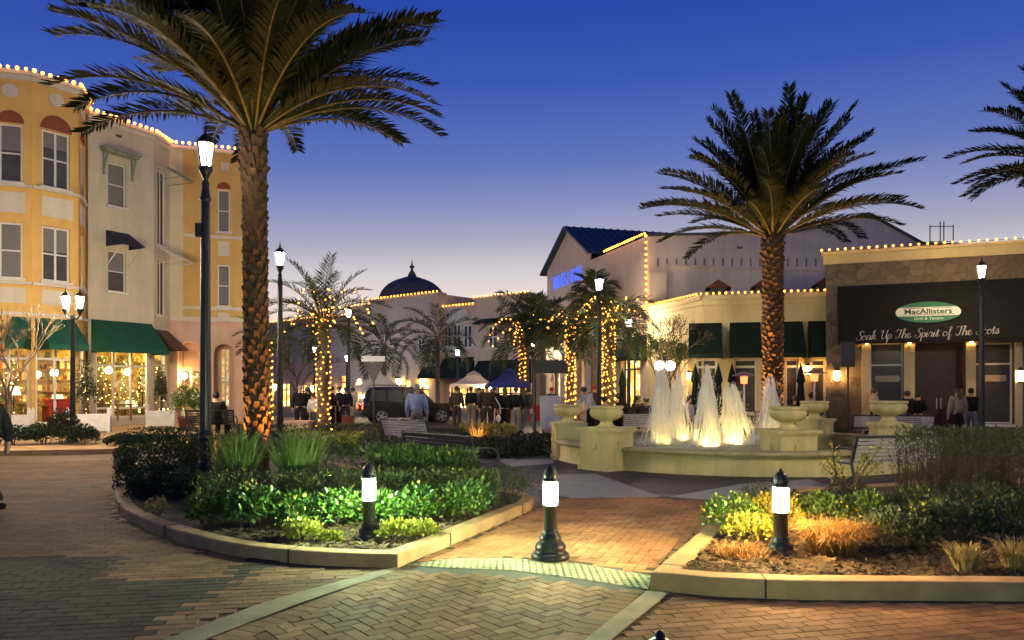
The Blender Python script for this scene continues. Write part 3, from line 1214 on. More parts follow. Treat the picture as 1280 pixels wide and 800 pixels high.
for i, (px, d, s_, lb) in enumerate([(1207, 6.35, .26, 'straw coloured grass tuft at the right kerb, left of the other one'), (1268, 6.4, .28, 'straw coloured grass tuft at the right kerb by the picture edge')]):
    tuft('straw_tuft', lb, (X(px, d), d, BR), s_, .9, 350, .0045, lm_straw, seed=14 + i, droop=.4, base=.08)
shrub('dome_shrub', 'clipped dome shaped olive shrub in front of the right bench', 'shrub', (X(1062, 9.6), 9.6, BR), (.62, .6, .42), 1500, .035, .009, lm_olive, 'ell', .3, .75, .05, 0, None, 171)
shrub('dome_shrub', 'dome shaped olive shrub at the foot of the tall brown bushes', 'shrub', (X(1150, 9.3), 9.3, BR), (.7, .6, .4), 1300, .035, .009, lm_olive, 'ell', .3, .7, .1, 0, None, 172)
shrub('dome_shrub', 'dim round shrub behind the right bollard lamp', 'shrub', (X(960, 9.2), 9.2, BR), (.85, .6, .42), 1300, .04, .01, lm_olive, 'ell', .3, .7, .1, 0, None, 173)
shrub('dome_shrub', 'loose green shrub in front of the brown bushes at right', 'shrub', (X(1215, 9.2), 9.2, BR), (.8, .6, .45), 1300, .045, .011, lm_olive, 'ell', .3, .6, .2, 0, None, 174)
# tall brownish bushes: thin stems with sparse leaves
for i, (px, d, w_, lb) in enumerate([(1165, 10.0, .95, 'tall brownish twiggy bush next to the right bench'), (1222, 9.9, .95, 'tall brownish twiggy bush, middle of three at the right'), (1282, 9.8, 1.0, 'tall brownish twiggy bush at the right picture edge'), (1330, 9.6, 1.1, None)]):
    if lb is None:
        continue
    rnd = random.Random(180 + i)
    t = thing('twiggy_bush', lb, 'bush', (X(px, d), d, BR), 0, 'tall brown bushes in the right bed')
    mb = MB()
    for k in range(190):
        a = rnd.uniform(0, 2 * PI)
        q = rnd.random() ** .5
        b = Vector((math.cos(a) * w_ * .42 * q, math.sin(a) * .4 * q, 0))
        top = b * rnd.uniform(1.0, 1.45) + Vector((rnd.uniform(-.08, .08), rnd.uniform(-.08, .08), rnd.uniform(.55, 1.02)))
        mb.tube([b, (b + top) / 2 + Vector((rnd.uniform(-.05, .05), rnd.uniform(-.05, .05), .02)), top], [.004, .003, .0012], 4, False)
    mb.build('twig', lm_brown, t, world=False)['kind'] = 'stuff'
    shrub_mesh(rnd, w_, .85, 1.0, 1500, .05, .009, 'box', .8, .3, .25).build('foliage', lm_brown, t, world=False)
    shrub_mesh(rnd, w_ * 1.02, .85, .35, 900, .06, .010, 'box', .9, .3, .3, z0=.66).build('foliage', lm_olive, t, world=False)
# open branched sapling with yellow leaves in front of the right bench
rnd = random.Random(190)
t = thing('yellow_leaved_sapling', 'thin open sapling with yellow tip leaves before the right bench', 'sapling', (X(1062, 9.4), 9.4, BR))
mb, mf = MB(), MB()
for k in range(9):
    a = rnd.uniform(0, 2 * PI)
    tip = Vector((math.cos(a) * rnd.uniform(.25, .62), math.sin(a) * .3, rnd.uniform(.55, .86)))
    mid_ = tip * .45 + Vector((0, 0, .15))
    mb.tube([(0, 0, 0), mid_, tip], [.012, .008, .003], 5, False)
    for j in range(26):
        c = mid_.lerp(tip, rnd.uniform(.2, 1.05)) + rdir(rnd) * .05
        d = rdir(rnd, .3)
        leaf(mf, c, d, d.cross(rdir(rnd)).normalized(), .06, .013)
mb.build('branch', m_stem, t, world=False)
mf.build('foliage', lm_gold, t, world=False)

# ------------------------------------------------------------------ palms


def frond_mesh(rnd, L, pitch, droop, pairs, ll, lw, vee=.9):
    """pinnate frond leaving the origin along +x at a pitch, bending under its weight"""
    mb, mr = MB(), MB()
    pts, dirs = [], []
    p = Vector((0, 0, 0))
    N = 14
    ang = pitch
    for i in range(N + 1):
        pts.append(p.copy())
        d = Vector((math.cos(ang), 0, math.sin(ang)))
        dirs.append(d)
        p = p + d * (L / N)
        ang -= droop / N * (.4 + 1.2 * i / N)
    side = rnd.uniform(-.12, .12)
    for i, q in enumerate(pts):
        q.y += side * (i / N) ** 2 * L
    mr.tube(pts, [.028 * (1 - .9 * i / N) * (L / 3.2) ** .5 + .002 for i in range(N + 1)], 5, False)
    for k in range(pairs):
        t = .16 + .84 * (k + rnd.uniform(-.3, .3)) / pairs
        t = min(max(t, .14), .995)
        f = t * N
        i = min(int(f), N - 1)
        c = pts[i].lerp(pts[i + 1], f - i)
        d = dirs[i]
        up = Vector((-d.z, 0, d.x))
        prof = min(1.0, (t - .08) * 4.5) * (1 - .55 * max(0, t - .55) / .45)
        for sgn in (-1, 1):
            if rnd.random() < .04:
                continue
            out = Vector((0, sgn, 0)) * math.cos(vee * .5) + up * math.sin(vee * .5) * rnd.uniform(.3, 1.3)
            fw = .55 + .55 * t + rnd.uniform(-.15, .15)
            ld = (out + d * fw).normalized()
            l_ = ll * prof * rnd.uniform(.85, 1.1)
            tip = c + ld * l_ + Vector((0, 0, -l_ * l_ * rnd.uniform(.05, .45)))
            mid_ = c + ld * l_ * .5
            s = ld.cross(out.cross(d)).normalized() * lw
            w_ = ld.cross(s).normalized() * lw * .35
            mb.add([c - s * .4, c + s * .4, mid_ + s - w_, mid_ - s - w_, tip], [(0, 1, 2, 3), (3, 2, 4)])
    return mb, mr


def palm(name, label, loc, th, tr, L, nf, pairs, ll, lw, variants, seed, boots=True, group=None, lean=(0, 0), base_flare=1.25, pr=(-.35, 1.45), droop=.9, cat='palm tree', trunk_m=None, lm=None):
    rnd = random.Random(seed)
    t = thing(name, label, cat, loc, 0, group)
    mb = MB()
    zs = [0, .08, .3, th * .5, th * .85, th]
    rs = [tr * base_flare, tr * base_flare, tr * 1.02, tr * .92, tr * .98, tr * .8]
    ax = lambda z: Vector((lean[0] * (z / th) ** 1.5, lean[1] * z / th, z))
    mb.tube([ax(z) for z in zs], rs, 14)
    if boots:
        nb = int(th / .075 * 5)
        for k in range(nb):
            z = .12 + (th - .1) * k / nb
            a = k * 2.39996 + rnd.uniform(-.12, .12)
            o = Vector((math.cos(a), math.sin(a), 0))
            s = Vector((-o.y, o.x, 0))
            r = tr * (.90 if z < th * .9 else .86)
            c = ax(z)
            hw = .075 * tr / .22
            ht = rnd.uniform(.1, .16) * (1 if z < th * .9 else 1.7)
            ou = rnd.uniform(.035, .075) * (1 if z < th * .88 else 1.7) * tr / .22
            a0, a1 = c + o * r - s * hw - Vector((0, 0, .07)), c + o * r + s * hw - Vector((0, 0, .07))
            b0, b1 = c + o * (r + ou) - s * hw * .55 + Vector((0, 0, ht * .6)), c + o * (r + ou) + s * hw * .55 + Vector((0, 0, ht * .6))
            e0, e1 = c + o * (r - .02) - s * hw * .6 + Vector((0, 0, ht)), c + o * (r - .02) + s * hw * .6 + Vector((0, 0, ht))
            mb.add([a0, a1, b1, b0, e0, e1], [(0, 1, 2, 3), (3, 2, 5, 4), (0, 3, 4), (1, 5, 2)])
    else:
        for k in range(int(th / .16)):
            z = .1 + k * .16
            c = ax(z)
            mb.lathe([(tr * .96, -.012), (tr * 1.06, 0), (tr * .96, .012)], c, 12)
    mb.build('trunk', trunk_m or m_boot, t, world=False)
    vs = []
    for k in range(variants):
        pv = pr[0] + (pr[1] - pr[0]) * (k + .5) / variants
        for q in range(2):
            lf, rc = frond_mesh(rnd, L * rnd.uniform(.92, 1.06), pv, droop * rnd.uniform(.8, 1.2) * (1.0 if pv < 1.0 else .6), pairs, ll, lw)
            vs.append((pv, lf.mesh('leaflets', lm or lm_palm), rc.mesh('frond', m_petiole)))
    top = ax(th)
    for k in range(nf):
        q = int(k * len(vs) / nf)
        pv, ml, mr = vs[q]
        a = k * 2.39996 + rnd.uniform(-.25, .25)
        rot = (rnd.uniform(-.15, .15), rnd.uniform(-.09, .09), a)
        o = Vector((math.cos(a), math.sin(a), 0)) * tr * .55
        f = inst('frond', mr, t, top + o + Vector((0, 0, (pv - .2) * .16)), rot, rnd.uniform(.9, 1.05))
        inst('leaflets', ml, f)
    return t


palm1 = palm('date_palm', 'big dark date palm in the left bed beside the near lamp post', (X(321, 12.4), 12.4, BZ), 5.68, .185, 3.3, 78, 92, .52, .02, 8, 5, lean=(-.05, 0), pr=(.46, 1.53), droop=1.0)
palm2 = palm('date_palm', 'date palm behind the fountain, its trunk lit orange from below', (X(966, 24.2), 24.2, 0), 6.45, .30, 4.15, 70, 84, .62, .027, 8, 6, pr=(.36, 1.54), droop=.85)
palm3 = palm('date_palm', 'date palm whose fronds reach in at the upper right corner', (X(1352, 19.5), 19.5, 0), 7.1, .26, 3.0, 60, 76, .5, .022, 6, 8, pr=(.2, 1.5), droop=.9)
# smaller palms in the plaza and by the shops
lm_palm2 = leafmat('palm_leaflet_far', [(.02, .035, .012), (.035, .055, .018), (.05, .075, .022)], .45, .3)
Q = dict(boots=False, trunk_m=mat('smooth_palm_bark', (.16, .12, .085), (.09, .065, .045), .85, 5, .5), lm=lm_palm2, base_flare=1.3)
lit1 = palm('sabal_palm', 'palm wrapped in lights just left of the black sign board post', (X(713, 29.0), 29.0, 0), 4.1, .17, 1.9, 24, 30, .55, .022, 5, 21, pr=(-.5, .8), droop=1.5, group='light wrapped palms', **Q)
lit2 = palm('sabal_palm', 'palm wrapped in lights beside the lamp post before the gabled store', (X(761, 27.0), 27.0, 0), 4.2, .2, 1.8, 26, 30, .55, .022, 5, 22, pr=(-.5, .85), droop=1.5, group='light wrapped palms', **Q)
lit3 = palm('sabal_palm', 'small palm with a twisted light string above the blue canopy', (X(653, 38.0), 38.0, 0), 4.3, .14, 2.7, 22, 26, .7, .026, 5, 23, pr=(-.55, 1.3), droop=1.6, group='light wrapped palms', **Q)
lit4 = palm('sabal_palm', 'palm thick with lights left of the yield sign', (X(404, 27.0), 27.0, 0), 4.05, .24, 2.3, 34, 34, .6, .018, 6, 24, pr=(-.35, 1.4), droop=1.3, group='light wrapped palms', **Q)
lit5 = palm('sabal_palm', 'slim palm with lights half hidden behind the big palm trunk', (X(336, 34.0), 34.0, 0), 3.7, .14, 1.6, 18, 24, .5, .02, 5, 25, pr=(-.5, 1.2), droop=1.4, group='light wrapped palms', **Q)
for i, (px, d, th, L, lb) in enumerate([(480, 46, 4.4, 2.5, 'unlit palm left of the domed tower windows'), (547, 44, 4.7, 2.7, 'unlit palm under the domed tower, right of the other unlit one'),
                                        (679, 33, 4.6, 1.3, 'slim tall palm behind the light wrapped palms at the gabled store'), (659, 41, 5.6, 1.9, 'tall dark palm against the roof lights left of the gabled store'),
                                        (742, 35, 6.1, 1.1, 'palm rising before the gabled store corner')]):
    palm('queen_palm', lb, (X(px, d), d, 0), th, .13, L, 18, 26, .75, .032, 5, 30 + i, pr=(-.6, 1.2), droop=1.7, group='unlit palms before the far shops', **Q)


# ------------------------------------------------------------------ bare and leafy trees


def branch(mb, p, d, L, r, depth, rnd, tips):
    q = p + d * L
    mb.tube([p, p + d * L * .5 + rdir(rnd) * L * .06, q], [r, r * .8, r * .62], 5, False)
    if depth == 0:
        tips.append(q)
        return
    for k in range(3 if depth > 1 else 4):
        nd = (d + rdir(rnd, .25) * rnd.uniform(.45, .8)).normalized()
        branch(mb, q, nd, L * rnd.uniform(.62, .82), r * .6, depth - 1, rnd, tips)


def tree(name, label, loc, H_, r, seed, lm=None, nl=0, ls=.1, depth=4, group=None, cat='tree', stretch=1.0):
    rnd = random.Random(seed)
    t = thing(name, label, cat, loc, 0, group)
    mb, tips = MB(), []
    mb.tube([(0, 0, -.05), (0.02, 0, H_ * .15), (0, .02, H_ * .3)], [r * 1.3, r, r * .85], 8, False)
    mb.build('trunk', m_stem, t, world=False)
    mb = MB()
    for k in range(4):
        a = k * PI / 2 + rnd.uniform(-.4, .4)
        d = Vector((math.cos(a) * .5 * stretch, math.sin(a) * .5 * stretch, 1)).normalized()
        branch(mb, Vector((0, 0, H_ * .29)), d, H_ * .24, r * .6, depth - 1, rnd, tips)
    mb.build('limb', m_stem, t, world=False)
    if lm:
        mf = MB()
        for k in range(nl):
            c = rnd.choice(tips) + rdir(rnd) * ls * 2.2 * rnd.random()
            d = rdir(rnd)
            leaf(mf, c, d, d.cross(rdir(rnd)).normalized(), ls, ls * .3)
        mf.build('crown', lm, t, world=False)
    return t


tree('bare_tree', 'bare winter tree before the yellow corner building', (X(10, 22.5), 22.5, .13), 3.9, .07, 51, lm_brown, 260, .07, 5)
tree('bare_tree', 'bare tree lit gold against the restaurant corner wall', (X(828, 27.6), 27.6, 0), 4.6, .06, 52, lm_brown, 120, .07, 5, stretch=.7)
tree('small_tree', 'small leafy tree top above the twin globe lamp', (X(838, 29.0), 29.0, 0), 3.7, .06, 53, lm_mid, 1500, .11, 4, stretch=.5)
tree('bare_tree', 'grey bare tree in front of the far left shops', (X(372, 40), 40, 0), 4.5, .09, 54, None, 0, .1, 5)
# ------------------------------------------------------------------ lamps, bollards, benches, fountain
m_black = mat('black_cast_iron', (.012, .012, .013), (.02, .02, .021), .35, 9, .15, 60, spec=.4)
m_blackm = mat('black_matt_metal', (.018, .018, .018), (.028, .028, .028), .5, 9)
m_silver = mat('grey_slat', (.52, .49, .48), (.4, .38, .38), .5, 7, .1)
m_slatdark = mat('dark_slat', (.05, .045, .042), (.03, .028, .027), .5, 7, .1)
LAMP = 1000.0
e_lamp = emat('lamp_glow', (1.0, .80, .55), LAMP)
e_near = emat('near_lamp_glow', (1.0, .84, .62), 130)
e_twin = emat('twin_lamp_glow', (1.0, .80, .52), 2700)
e_lampw = emat('warm_lamp_glow', (1.0, .68, .32), LAMP * .6)
e_lampc = emat('cool_lamp_glow', (.72, .78, 1.0), LAMP * .6)
e_boll = emat('cool_bollard_glow', (.72, 1.0, .58), 820.0)
e_bollw = emat('warm_bollard_glow', (1.0, .64, .24), 1150.0)
e_globe = emat('globe_glow', (1.0, .76, .36), 130.0)


def lantern_parts(t, z0, sc=1.0, glow=None, cx=0.0, cy=0.0, finial=True):
    """tapered six-sided lantern standing on z0: holder, glass, frame bars, roof with spikes"""
    c = (cx, cy, z0)
    k = sc
    mb = MB()
    mb.lathe([(.035 * k, 0), (.045 * k, .02 * k), (.05 * k, .05 * k), (.075 * k, .09 * k), (.10 * k, .13 * k), (.105 * k, .19 * k), (.09 * k, .2 * k)], c, 12)
    mb.build('lantern_holder', m_black, t, world=False)
    r0, r1, za, zb = .078 * k, .128 * k, .205 * k, .53 * k
    mb = MB()
    mb.lathe([(r0 * .96, za), (r1 * .96, zb)], c, 6, False)
    mb.build('lantern_glass', glow, t, world=False)
    mb = MB()
    for i in range(6):
        a = 2 * PI * i / 6
        p = Vector(c) + Vector((r0 * math.cos(a), r0 * math.sin(a), za))
        q = Vector(c) + Vector((r1 * math.cos(a), r1 * math.sin(a), zb))
        mb.bar(p, q, .024 * k)
        if finial:
            mb.tube([q, q + Vector((math.cos(a) * .02, math.sin(a) * .02, .10)) * k], [.010 * k, .002 * k], 5)
    mb.lathe([(r0 + .006, za - .02 * k), (r0 + .012, za - .01 * k), (r0 + .006, za)], c, 6, False, cap=False)
    mb.lathe([(r1 - .006, zb), (r1 + .014, zb + .005), (r1 + .014, zb + .022 * k), (r1 - .006, zb + .03 * k)], c, 6, False, cap=False)
    mb.build('lantern_frame', m_black, t, world=False)
    mb = MB()
    mb.lathe([(r1 - .004, zb + .03 * k), (r1 * .72, zb + .09 * k), (r1 * .42, zb + .13 * k), (r1 * .3, zb + .15 * k), (.022 * k, zb + .155 * k), (.018 * k, zb + .18 * k), (.03 * k, zb + .2 * k), (.014 * k, zb + .225 * k), (.002, zb + .32 * k)], c, 12)
    mb.build('lantern_roof', m_black, t, world=False)


def street_lamp(label, loc, H_=4.75, glow=None, sc=1.0, group='street lamps on tall black posts', box=False):
    t = thing('street_lamp', label, 'street lamp', loc, 0, group)
    mb = MB()
    mb.lathe([(.19, 0), (.19, .05), (.165, .08), (.15, .28), (.135, .34), (.12, .38), (.105, .42), (.105, .46), (.09, .48)], n=16)
    mb.build('base', m_black, t, world=False)
    mb = MB()
    vs, fs = [], []
    n_ = 24
    for z, r in ((.46, .085), (1.0, .083), (H_ - .35, .064), (H_ - .3, .06)):
        for k in range(n_):
            a = 2 * PI * k / n_
            rr = r * (1 if k % 2 else .93)
            vs.append((rr * math.cos(a), rr * math.sin(a), z))
    for i in range(3):
        for k in range(n_):
            fs.append((i * n_ + k, i * n_ + (k + 1) % n_, (i + 1) * n_ + (k + 1) % n_, (i + 1) * n_ + k))
    mb.add(vs, fs)
    mb.lathe([(.066, H_ - .32), (.085, H_ - .29), (.07, H_ - .25), (.05, H_ - .1), (.06, H_ - .06), (.035, H_)], n=14)
    mb.build('pole', m_black, t, world=False)
    mb = MB()
    mb.lathe([(.084, .78), (.105, .80), (.105, .83), (.092, .85), (.105, .88), (.105, .91), (.082, .93)], n=16)
    mb.build('collar', m_black, t, world=False)
    if box:
        mb = MB()
        mb.box((-.085, -.02, H_ - .75), (.09, .1, .2))
        mb.build('control_box', m_blackm, t, world=False)
    lantern_parts(t, H_, 1.0, glow)
    return t


def lamp_at(px, yc, d, label, glow, z=0.0, **k):
    """post whose lantern glass centre is seen at row yc"""
    zc = Z(yc, d) - z
    return street_lamp(label, (X(px, d), d, z), zc - .37, glow, **k)


lamp_at(257, 194, 11.3, 'tall black lamp post nearest the viewer, in front of the left buildings', e_near, BZ, box=True)
lamp_at(350, 324, 20.2, 'second tall black lamp post just right of the big palm trunk', e_lamp)
lamp_at(436, 392, 34.5, 'lamp post right of the light wrapped palm, behind the yield sign', e_lamp)
lamp_at(749, 356, 25.0, 'tall lamp post in front of the gabled store between two wrapped palms', e_lamp)
lamp_at(786, 405, 31.0, 'smaller looking lamp post right of the wrapped palms at the store corner', e_lamp)
lamp_at(665.5, 430, 44.0, 'distant lamp post beside the blue canopy', e_lamp)
lamp_at(572, 441, 48.0, 'distant bluish lamp before the dark awning, above the white canopy', e_lampc)
lamp_at(398, 421, 52.0, 'upper one of two distant bluish lamps behind the wrapped palm', e_lampc)
lamp_at(393, 437, 60.0, 'lower one of two distant bluish lamps behind the wrapped palm', e_lampc)
lamp_at(433.5, 448, 57.0, 'distant bluish lamp low beside the green lit lamp post', e_lampc)
lamp_at(1227, 340, 21.6, 'lamp post in front of the black awning at the right', e_lampw)
# posts outside the picture; the right one is added to light the fountain front
street_lamp('tall lamp post added beyond the right picture edge to light the fountain front', (8.6, 8.6, 0), 4.75, e_twin)
street_lamp('tall lamp post standing beyond the left picture edge at the street', (-13.2, 16.5, 0), 4.75, e_twin)
# twin lantern post at the left shops
t = thing('twin_street_lamp', 'black post with two white lanterns before the green shop awning', 'street lamp', (X(91, 21.6), 21.6, .13))
mb = MB()
mb.lathe([(.17, 0), (.17, .05), (.14, .09), (.12, .35), (.08, .4), (.075, .5), (.055, 3.5), (.07, 3.55), (.04, 3.65)], n=14)
mb.build('pole', m_black, t, world=False)
mb = MB()
mb.tube([(-.2, 0, 3.62), (-.14, 0, 3.52), (0, 0, 3.48), (.14, 0, 3.52), (.2, 0, 3.62)], .022, 8)
mb.tube([(-.08, 0, 3.3), (-.14, 0, 3.4), (-.1, 0, 3.5)], .012, 6)
mb.tube([(.08, 0, 3.3), (.14, 0, 3.4), (.1, 0, 3.5)], .012, 6)
mb.build('bracket', m_black, t, world=False)
for s in (-1, 1):
    lantern_parts(t, 3.62, .95, e_twin, cx=.2 * s, finial=False)
# twin globe lamp behind the jets
t = thing('globe_lamp', 'post with two glowing round globes behind the left water jets', 'globe lamp', (X(831, 26.0), 26.0, 0))
mb = MB()
mb.lathe([(.12, 0), (.12, .06), (.07, .12), (.05, .5), (.045, 2.2), (.06, 2.25), (.03, 2.5), (.09, 2.56), (.05, 2.66), (.0, 2.7)], n=12)
mb.tube([(-.19, 0, 2.3), (-.1, 0, 2.22), (.1, 0, 2.22), (.19, 0, 2.3)], .02, 6)
mb.build('pole', m_black, t, world=False)
for s in (-1, 1):
    mb = MB()
    mb.ico((.19 * s, 0, 2.44), .155, 2)
    mb.build('globe', e_globe, t, world=False)


def bollard(label, loc, glow, group='glowing bollards along the beds'):
    t = thing('bollard_light', label, 'bollard light', loc, 0, group)
    mb = MB()
    mb.lathe([(.2, -.03), (.2, .012), (.186, .018)], n=24)
    mb.build('footing', m_conc, t, world=False)
    mb = MB()
    mb.lathe([(.182, .018), (.186, .03), (.184, .055), (.17, .075), (.15, .085), (.145, .10), (.15, .12), (.148, .14), (.132, .165), (.112, .185), (.104, .195), (.108, .205), (.106, .225),
              (.092, .25), (.075, .265), (.078, .275), (.077, .285), (.067, .295), (.065, .30)], n=28)
    mb.build('base', m_black, t, world=False)
    mb = MB()
    mb.lathe([(.065, .30), (.063, .50), (.072, .51), (.078, .52), (.078, .53), (.06, .535)], n=24)
    mb.build('shaft', m_black, t, world=False)
    mb = MB()
    mb.lathe([(.066, .533), (.068, .60), (.068, .69), (.066, .757)], n=24)
    mb.build('lens', glow, t, world=False)
    mb = MB()
    for k in range(4):
        a = PI / 4 + k * PI / 2
        mb.tube([(.078 * math.cos(a), .078 * math.sin(a), .525), (.078 * math.cos(a), .078 * math.sin(a), .765)], .005, 6)
    mb.build('guard_rib', m_black, t, world=False)
    mb = MB()
    mb.lathe([(.06, .757), (.08, .758), (.084, .77), (.08, .785), (.07, .79), (.072, .80), (.07, .83), (.06, .86), (.044, .885), (.026, .9), (.014, .906), (.016, .915), (.01, .926), (.0, .93)], n=24)
    mb.build('cap', m_black, t, world=False)
    return t


bollard('black bollard light standing free in the middle of the brick path', g3(688, 700), e_boll)
bollard('black bollard light in the left bed among green shrubs', (X(461, 7.85), 7.85, -.03), e_boll)
bollard('black bollard light with warm glow in the right bed', (X(976, 6.98), 6.98, -.01), e_bollw)
bollard('black bollard cap just showing at the bottom picture edge', (X(825, 2.24), 2.24, .01), e_boll)


def bench(label, a, b, m_sl, face, z=0.0, n_back=6, group=None):
    """slatted bench whose back runs from a to b, sitters looking towards +face side"""
    a, b = Vector((a[0], a[1], z)), Vector((b[0], b[1], z))
    L = (b - a).length
    d = (b - a).normalized()
    c = (a + b) / 2
    rz = math.atan2(d.y, d.x)
    if face < 0:
        rz += PI
    t = thing('bench', label, 'bench', c, rz, group)
    h = L / 2
    mb = MB()
    for i in range(n_back):
        f = i / (n_back - 1)
        z_, y_ = .50 + .33 * f, .05 - .11 * f
        mb.box((0, y_, z_), (L - .06, .022, .045), rot=Matrix.Rotation(rad(16), 3, 'X'))
    mb.build('backrest', m_sl, t, world=False)
    mb = MB()
    for i in range(6):
        mb.box((0, .10 + i * .07, .435 + .012 * math.sin(i / 5 * PI) * -1), (L - .06, .05, .022))
    mb.build('seat', m_sl, t, world=False)
    mb = MB()
    mb.tube([(-h, -.075, .87), (h, -.075, .87)], .022, 8)
    mb.build('top_rail', m_blackm, t, world=False)
    for s in (-1, 1):
        x = s * h
        mb = MB()
        mb.bar((x, -.075, .88), (x, .07, .43), .045, .03)
        mb.bar((x, .07, .44), (x, -.07, 0), .045, .03)
        mb.bar((x, .05, .42), (x, .50, .42), .045, .025)
        mb.tube([(x, .0, .66), (x, .2, .675), (x, .40, .66), (x, .50, .60), (x, .535, .5), (x, .50, .38), (x, .46, .2), (x, .52, 0)], .019, 8)
        mb.build('end_frame', m_blackm, t, world=False)
    return t


bench('black metal bench with slatted back beyond the left bed', (-1.93, 13.8), (-.62, 12.35), m_slatdark, 1)
bench('silver slatted bench seen from behind, left of the fountain', (X(478, 19.6), 19.6), (X(535, 18.5), 18.5), m_silver, 1)
bench('slatted bench with looped black armrest beside the tall brown bushes', (5.56, 12.35), (7.25, 12.75), m_silver, 1)
bench('long silver slatted bench behind the rightmost urn pedestal', (X(1066, 22.3), 22.3), (X(1168, 22.0), 22.0), m_silver, 1)
bench('grey slatted bench behind the fountain left jets', (X(778, 24.2), 24.2), (X(842, 24.0), 24.0), m_silver, 1)
bench('dark bench with a sitter before the left arcade', (X(233, 23.0), 23.0), (X(292, 23.2), 23.2), m_slatdark, 1, .13)

# ------------------------------------------------------------------ fountain
m_stucco = mat('cream_cast_stone', (.66, .56, .26), (.56, .47, .21), .75, 1.8, .25, 70)
m_stain = mat('coping_stone', (.50, .41, .22), (.32, .25, .13), .7, 2.5, .25, 60)
m_pool = mat('pool_floor', (.35, .33, .25), (.25, .24, .19), .6, 3)
m_water = glassmat('pool_water', (.75, .85, .82), .1, .08)
_nt_ = m_water.node_tree
_w = _nt_.nodes.new('ShaderNodeTexNoise')
_w.inputs['Scale'].default_value = 9
_b = _nt_.nodes.new('ShaderNodeBump')
_b.inputs['Strength'].default_value = .25
_b.inputs['Distance'].default_value = .05
_nt_.links.new(_w.outputs['Fac'], _b.inputs['Height'])
for nd in _nt_.nodes:
    if nd.type in ('BSDF_GLOSSY',):
        _nt_.links.new(_b.outputs[0], nd.inputs['Normal'])
fo = thing('fountain', 'round cream fountain with low wall and stout pedestals', 'fountain', (FC.x, FC.y, 0))
mb = MB()
mb.lathe([(4.2, -.02), (4.2, .06), (4.17, .08), (4.17, .385), (3.86, .385), (3.86, .02)], n=96, cap=False)
mb.build('basin_wall', m_stucco, fo, world=False)
mb = MB()
mb.lathe([(4.17, .387), (4.25, .39), (4.265, .41), (4.265, .45), (4.25, .47), (3.84, .475), (3.82, .46), (3.82, .40), (3.86, .387)], n=96, cap=False)
mb.build('coping', m_stain, fo, world=False)
mb = MB()
mb.add([(3.85 * math.cos(2 * PI * k / 64), 3.85 * math.sin(2 * PI * k / 64), .03) for k in range(64)], [tuple(range(64))])
mb.build('basin_floor', m_pool, fo, world=False)
mb = MB()
mb.add([(FC.x + 3.84 * math.cos(2 * PI * k / 64), FC.y + 3.84 * math.sin(2 * PI * k / 64), .36) for k in range(64)], [tuple(range(64))])
struct(mb.build('water', m_water))

UR = [('cream urn on the leftmost fountain pedestal', 710, 17.9, .95), ('cream urn on the fountain pedestal left of the jets, nearer than the leftmost', 758, 15.55, 1.0), ('cream urn on the front fountain pedestal right of the jets', 985, 14.75, 1.0),
      ('cream urn on the back pedestal, orange lit, right of the last jet', 1018, 20.3, 1.05), ('cream urn on the pedestal standing before the long silver bench', 1111, 17.6, 1.15)]
for lb, px, d, sc in UR:
    x = X(px, d)
    q = Vector((x - FC.x, d - FC.y))
    a = math.atan2(q.y, q.x)
    hw = .38 if px in (758, 985) else .34
    mb = MB()
    rm = Matrix.Rotation(a + (0 if px != 985 else .15), 3, 'Z')
    for w, z0, z1 in ((hw * 1.1, -.02, .1), (hw, .1, .76), (hw * 1.06, .76, .785), (hw * 1.13, .785, .81), (hw * 1.18, .81, .845), (hw * 1.12, .845, .865)):
        mb.box((x, d, (z0 + z1) / 2), (2 * w, 2 * w, z1 - z0), rot=rm)
    # small square tile on each face
    for k in range(4):
        r2 = rm @ Matrix.Rotation(k * PI / 2, 3, 'Z')
        mb.box(Vector((x, d, .52)) + r2 @ Vector((hw + .012, 0, 0)), (.03, .16, .16), rot=r2)
    mb.build('pedestal', m_stucco, fo)
    mb = MB()
    vs, fs = [], []
    prof = [(.19, 0), (.19, .03), (.15, .05), (.125, .09), (.125, .12), (.15, .145), (.24, .17), (.31, .22), (.342, .28), (.345, .32), (.325, .36), (.315, .375), (.35, .385), (.355, .42), (.34, .44), (.29, .44), (.26, .36), (.0, .34)]
    n_ = 56
    for i, (r, z) in enumerate(prof):
        for k in range(n_):
            fl = 1 - (.025 if (k % 2 and .14 < z < .35) else 0)
            vs.append((r * fl * math.cos(2 * PI * k / n_), r * fl * math.sin(2 * PI * k / n_), z))
    for i in range(len(prof) - 1):
        for k in range(n_):
            k2 = (k + 1) % n_
            fs.append((i * n_ + k, i * n_ + k2, (i + 1) * n_ + k2, (i + 1) * n_ + k))
    mb.add(vs, fs, True)
    o = mb.build('urn', m_stucco)
    o.location = (x, d, .865)
    o.scale = (sc, sc, sc)
    tag(o, lb, 'urn', 'urns on the fountain pedestals')

# water jets: many falling threads of white water round a rising core
m_foam, nt, b = _nt('white_water')
b.inputs['Base Color'].default_value = (.9, .9, .88, 1)
b.inputs['Roughness'].default_value = .35
tr = nt.nodes.new('ShaderNodeBsdfTranslucent')
tr.inputs[0].default_value = (.9, .9, .88, 1)
tp_ = nt.nodes.new('ShaderNodeBsdfTransparent')
mx1, mx2 = nt.nodes.new('ShaderNodeMixShader'), nt.nodes.new('ShaderNodeMixShader')
mx1.inputs[0].default_value = .5
mx2.inputs[0].default_value = .35
nt.links.new(b.outputs[0], mx1.inputs[1])
nt.links.new(tr.outputs[0], mx1.inputs[2])
nt.links.new(mx1.outputs[0], mx2.inputs[1])
nt.links.new(tp_.outputs[0], mx2.inputs[2])
nt.links.new(mx2.outputs[0], nt.nodes['Material Output'].inputs[0])
e_under = emat('underwater_lamp', (1.0, .78, .35), 25.0)
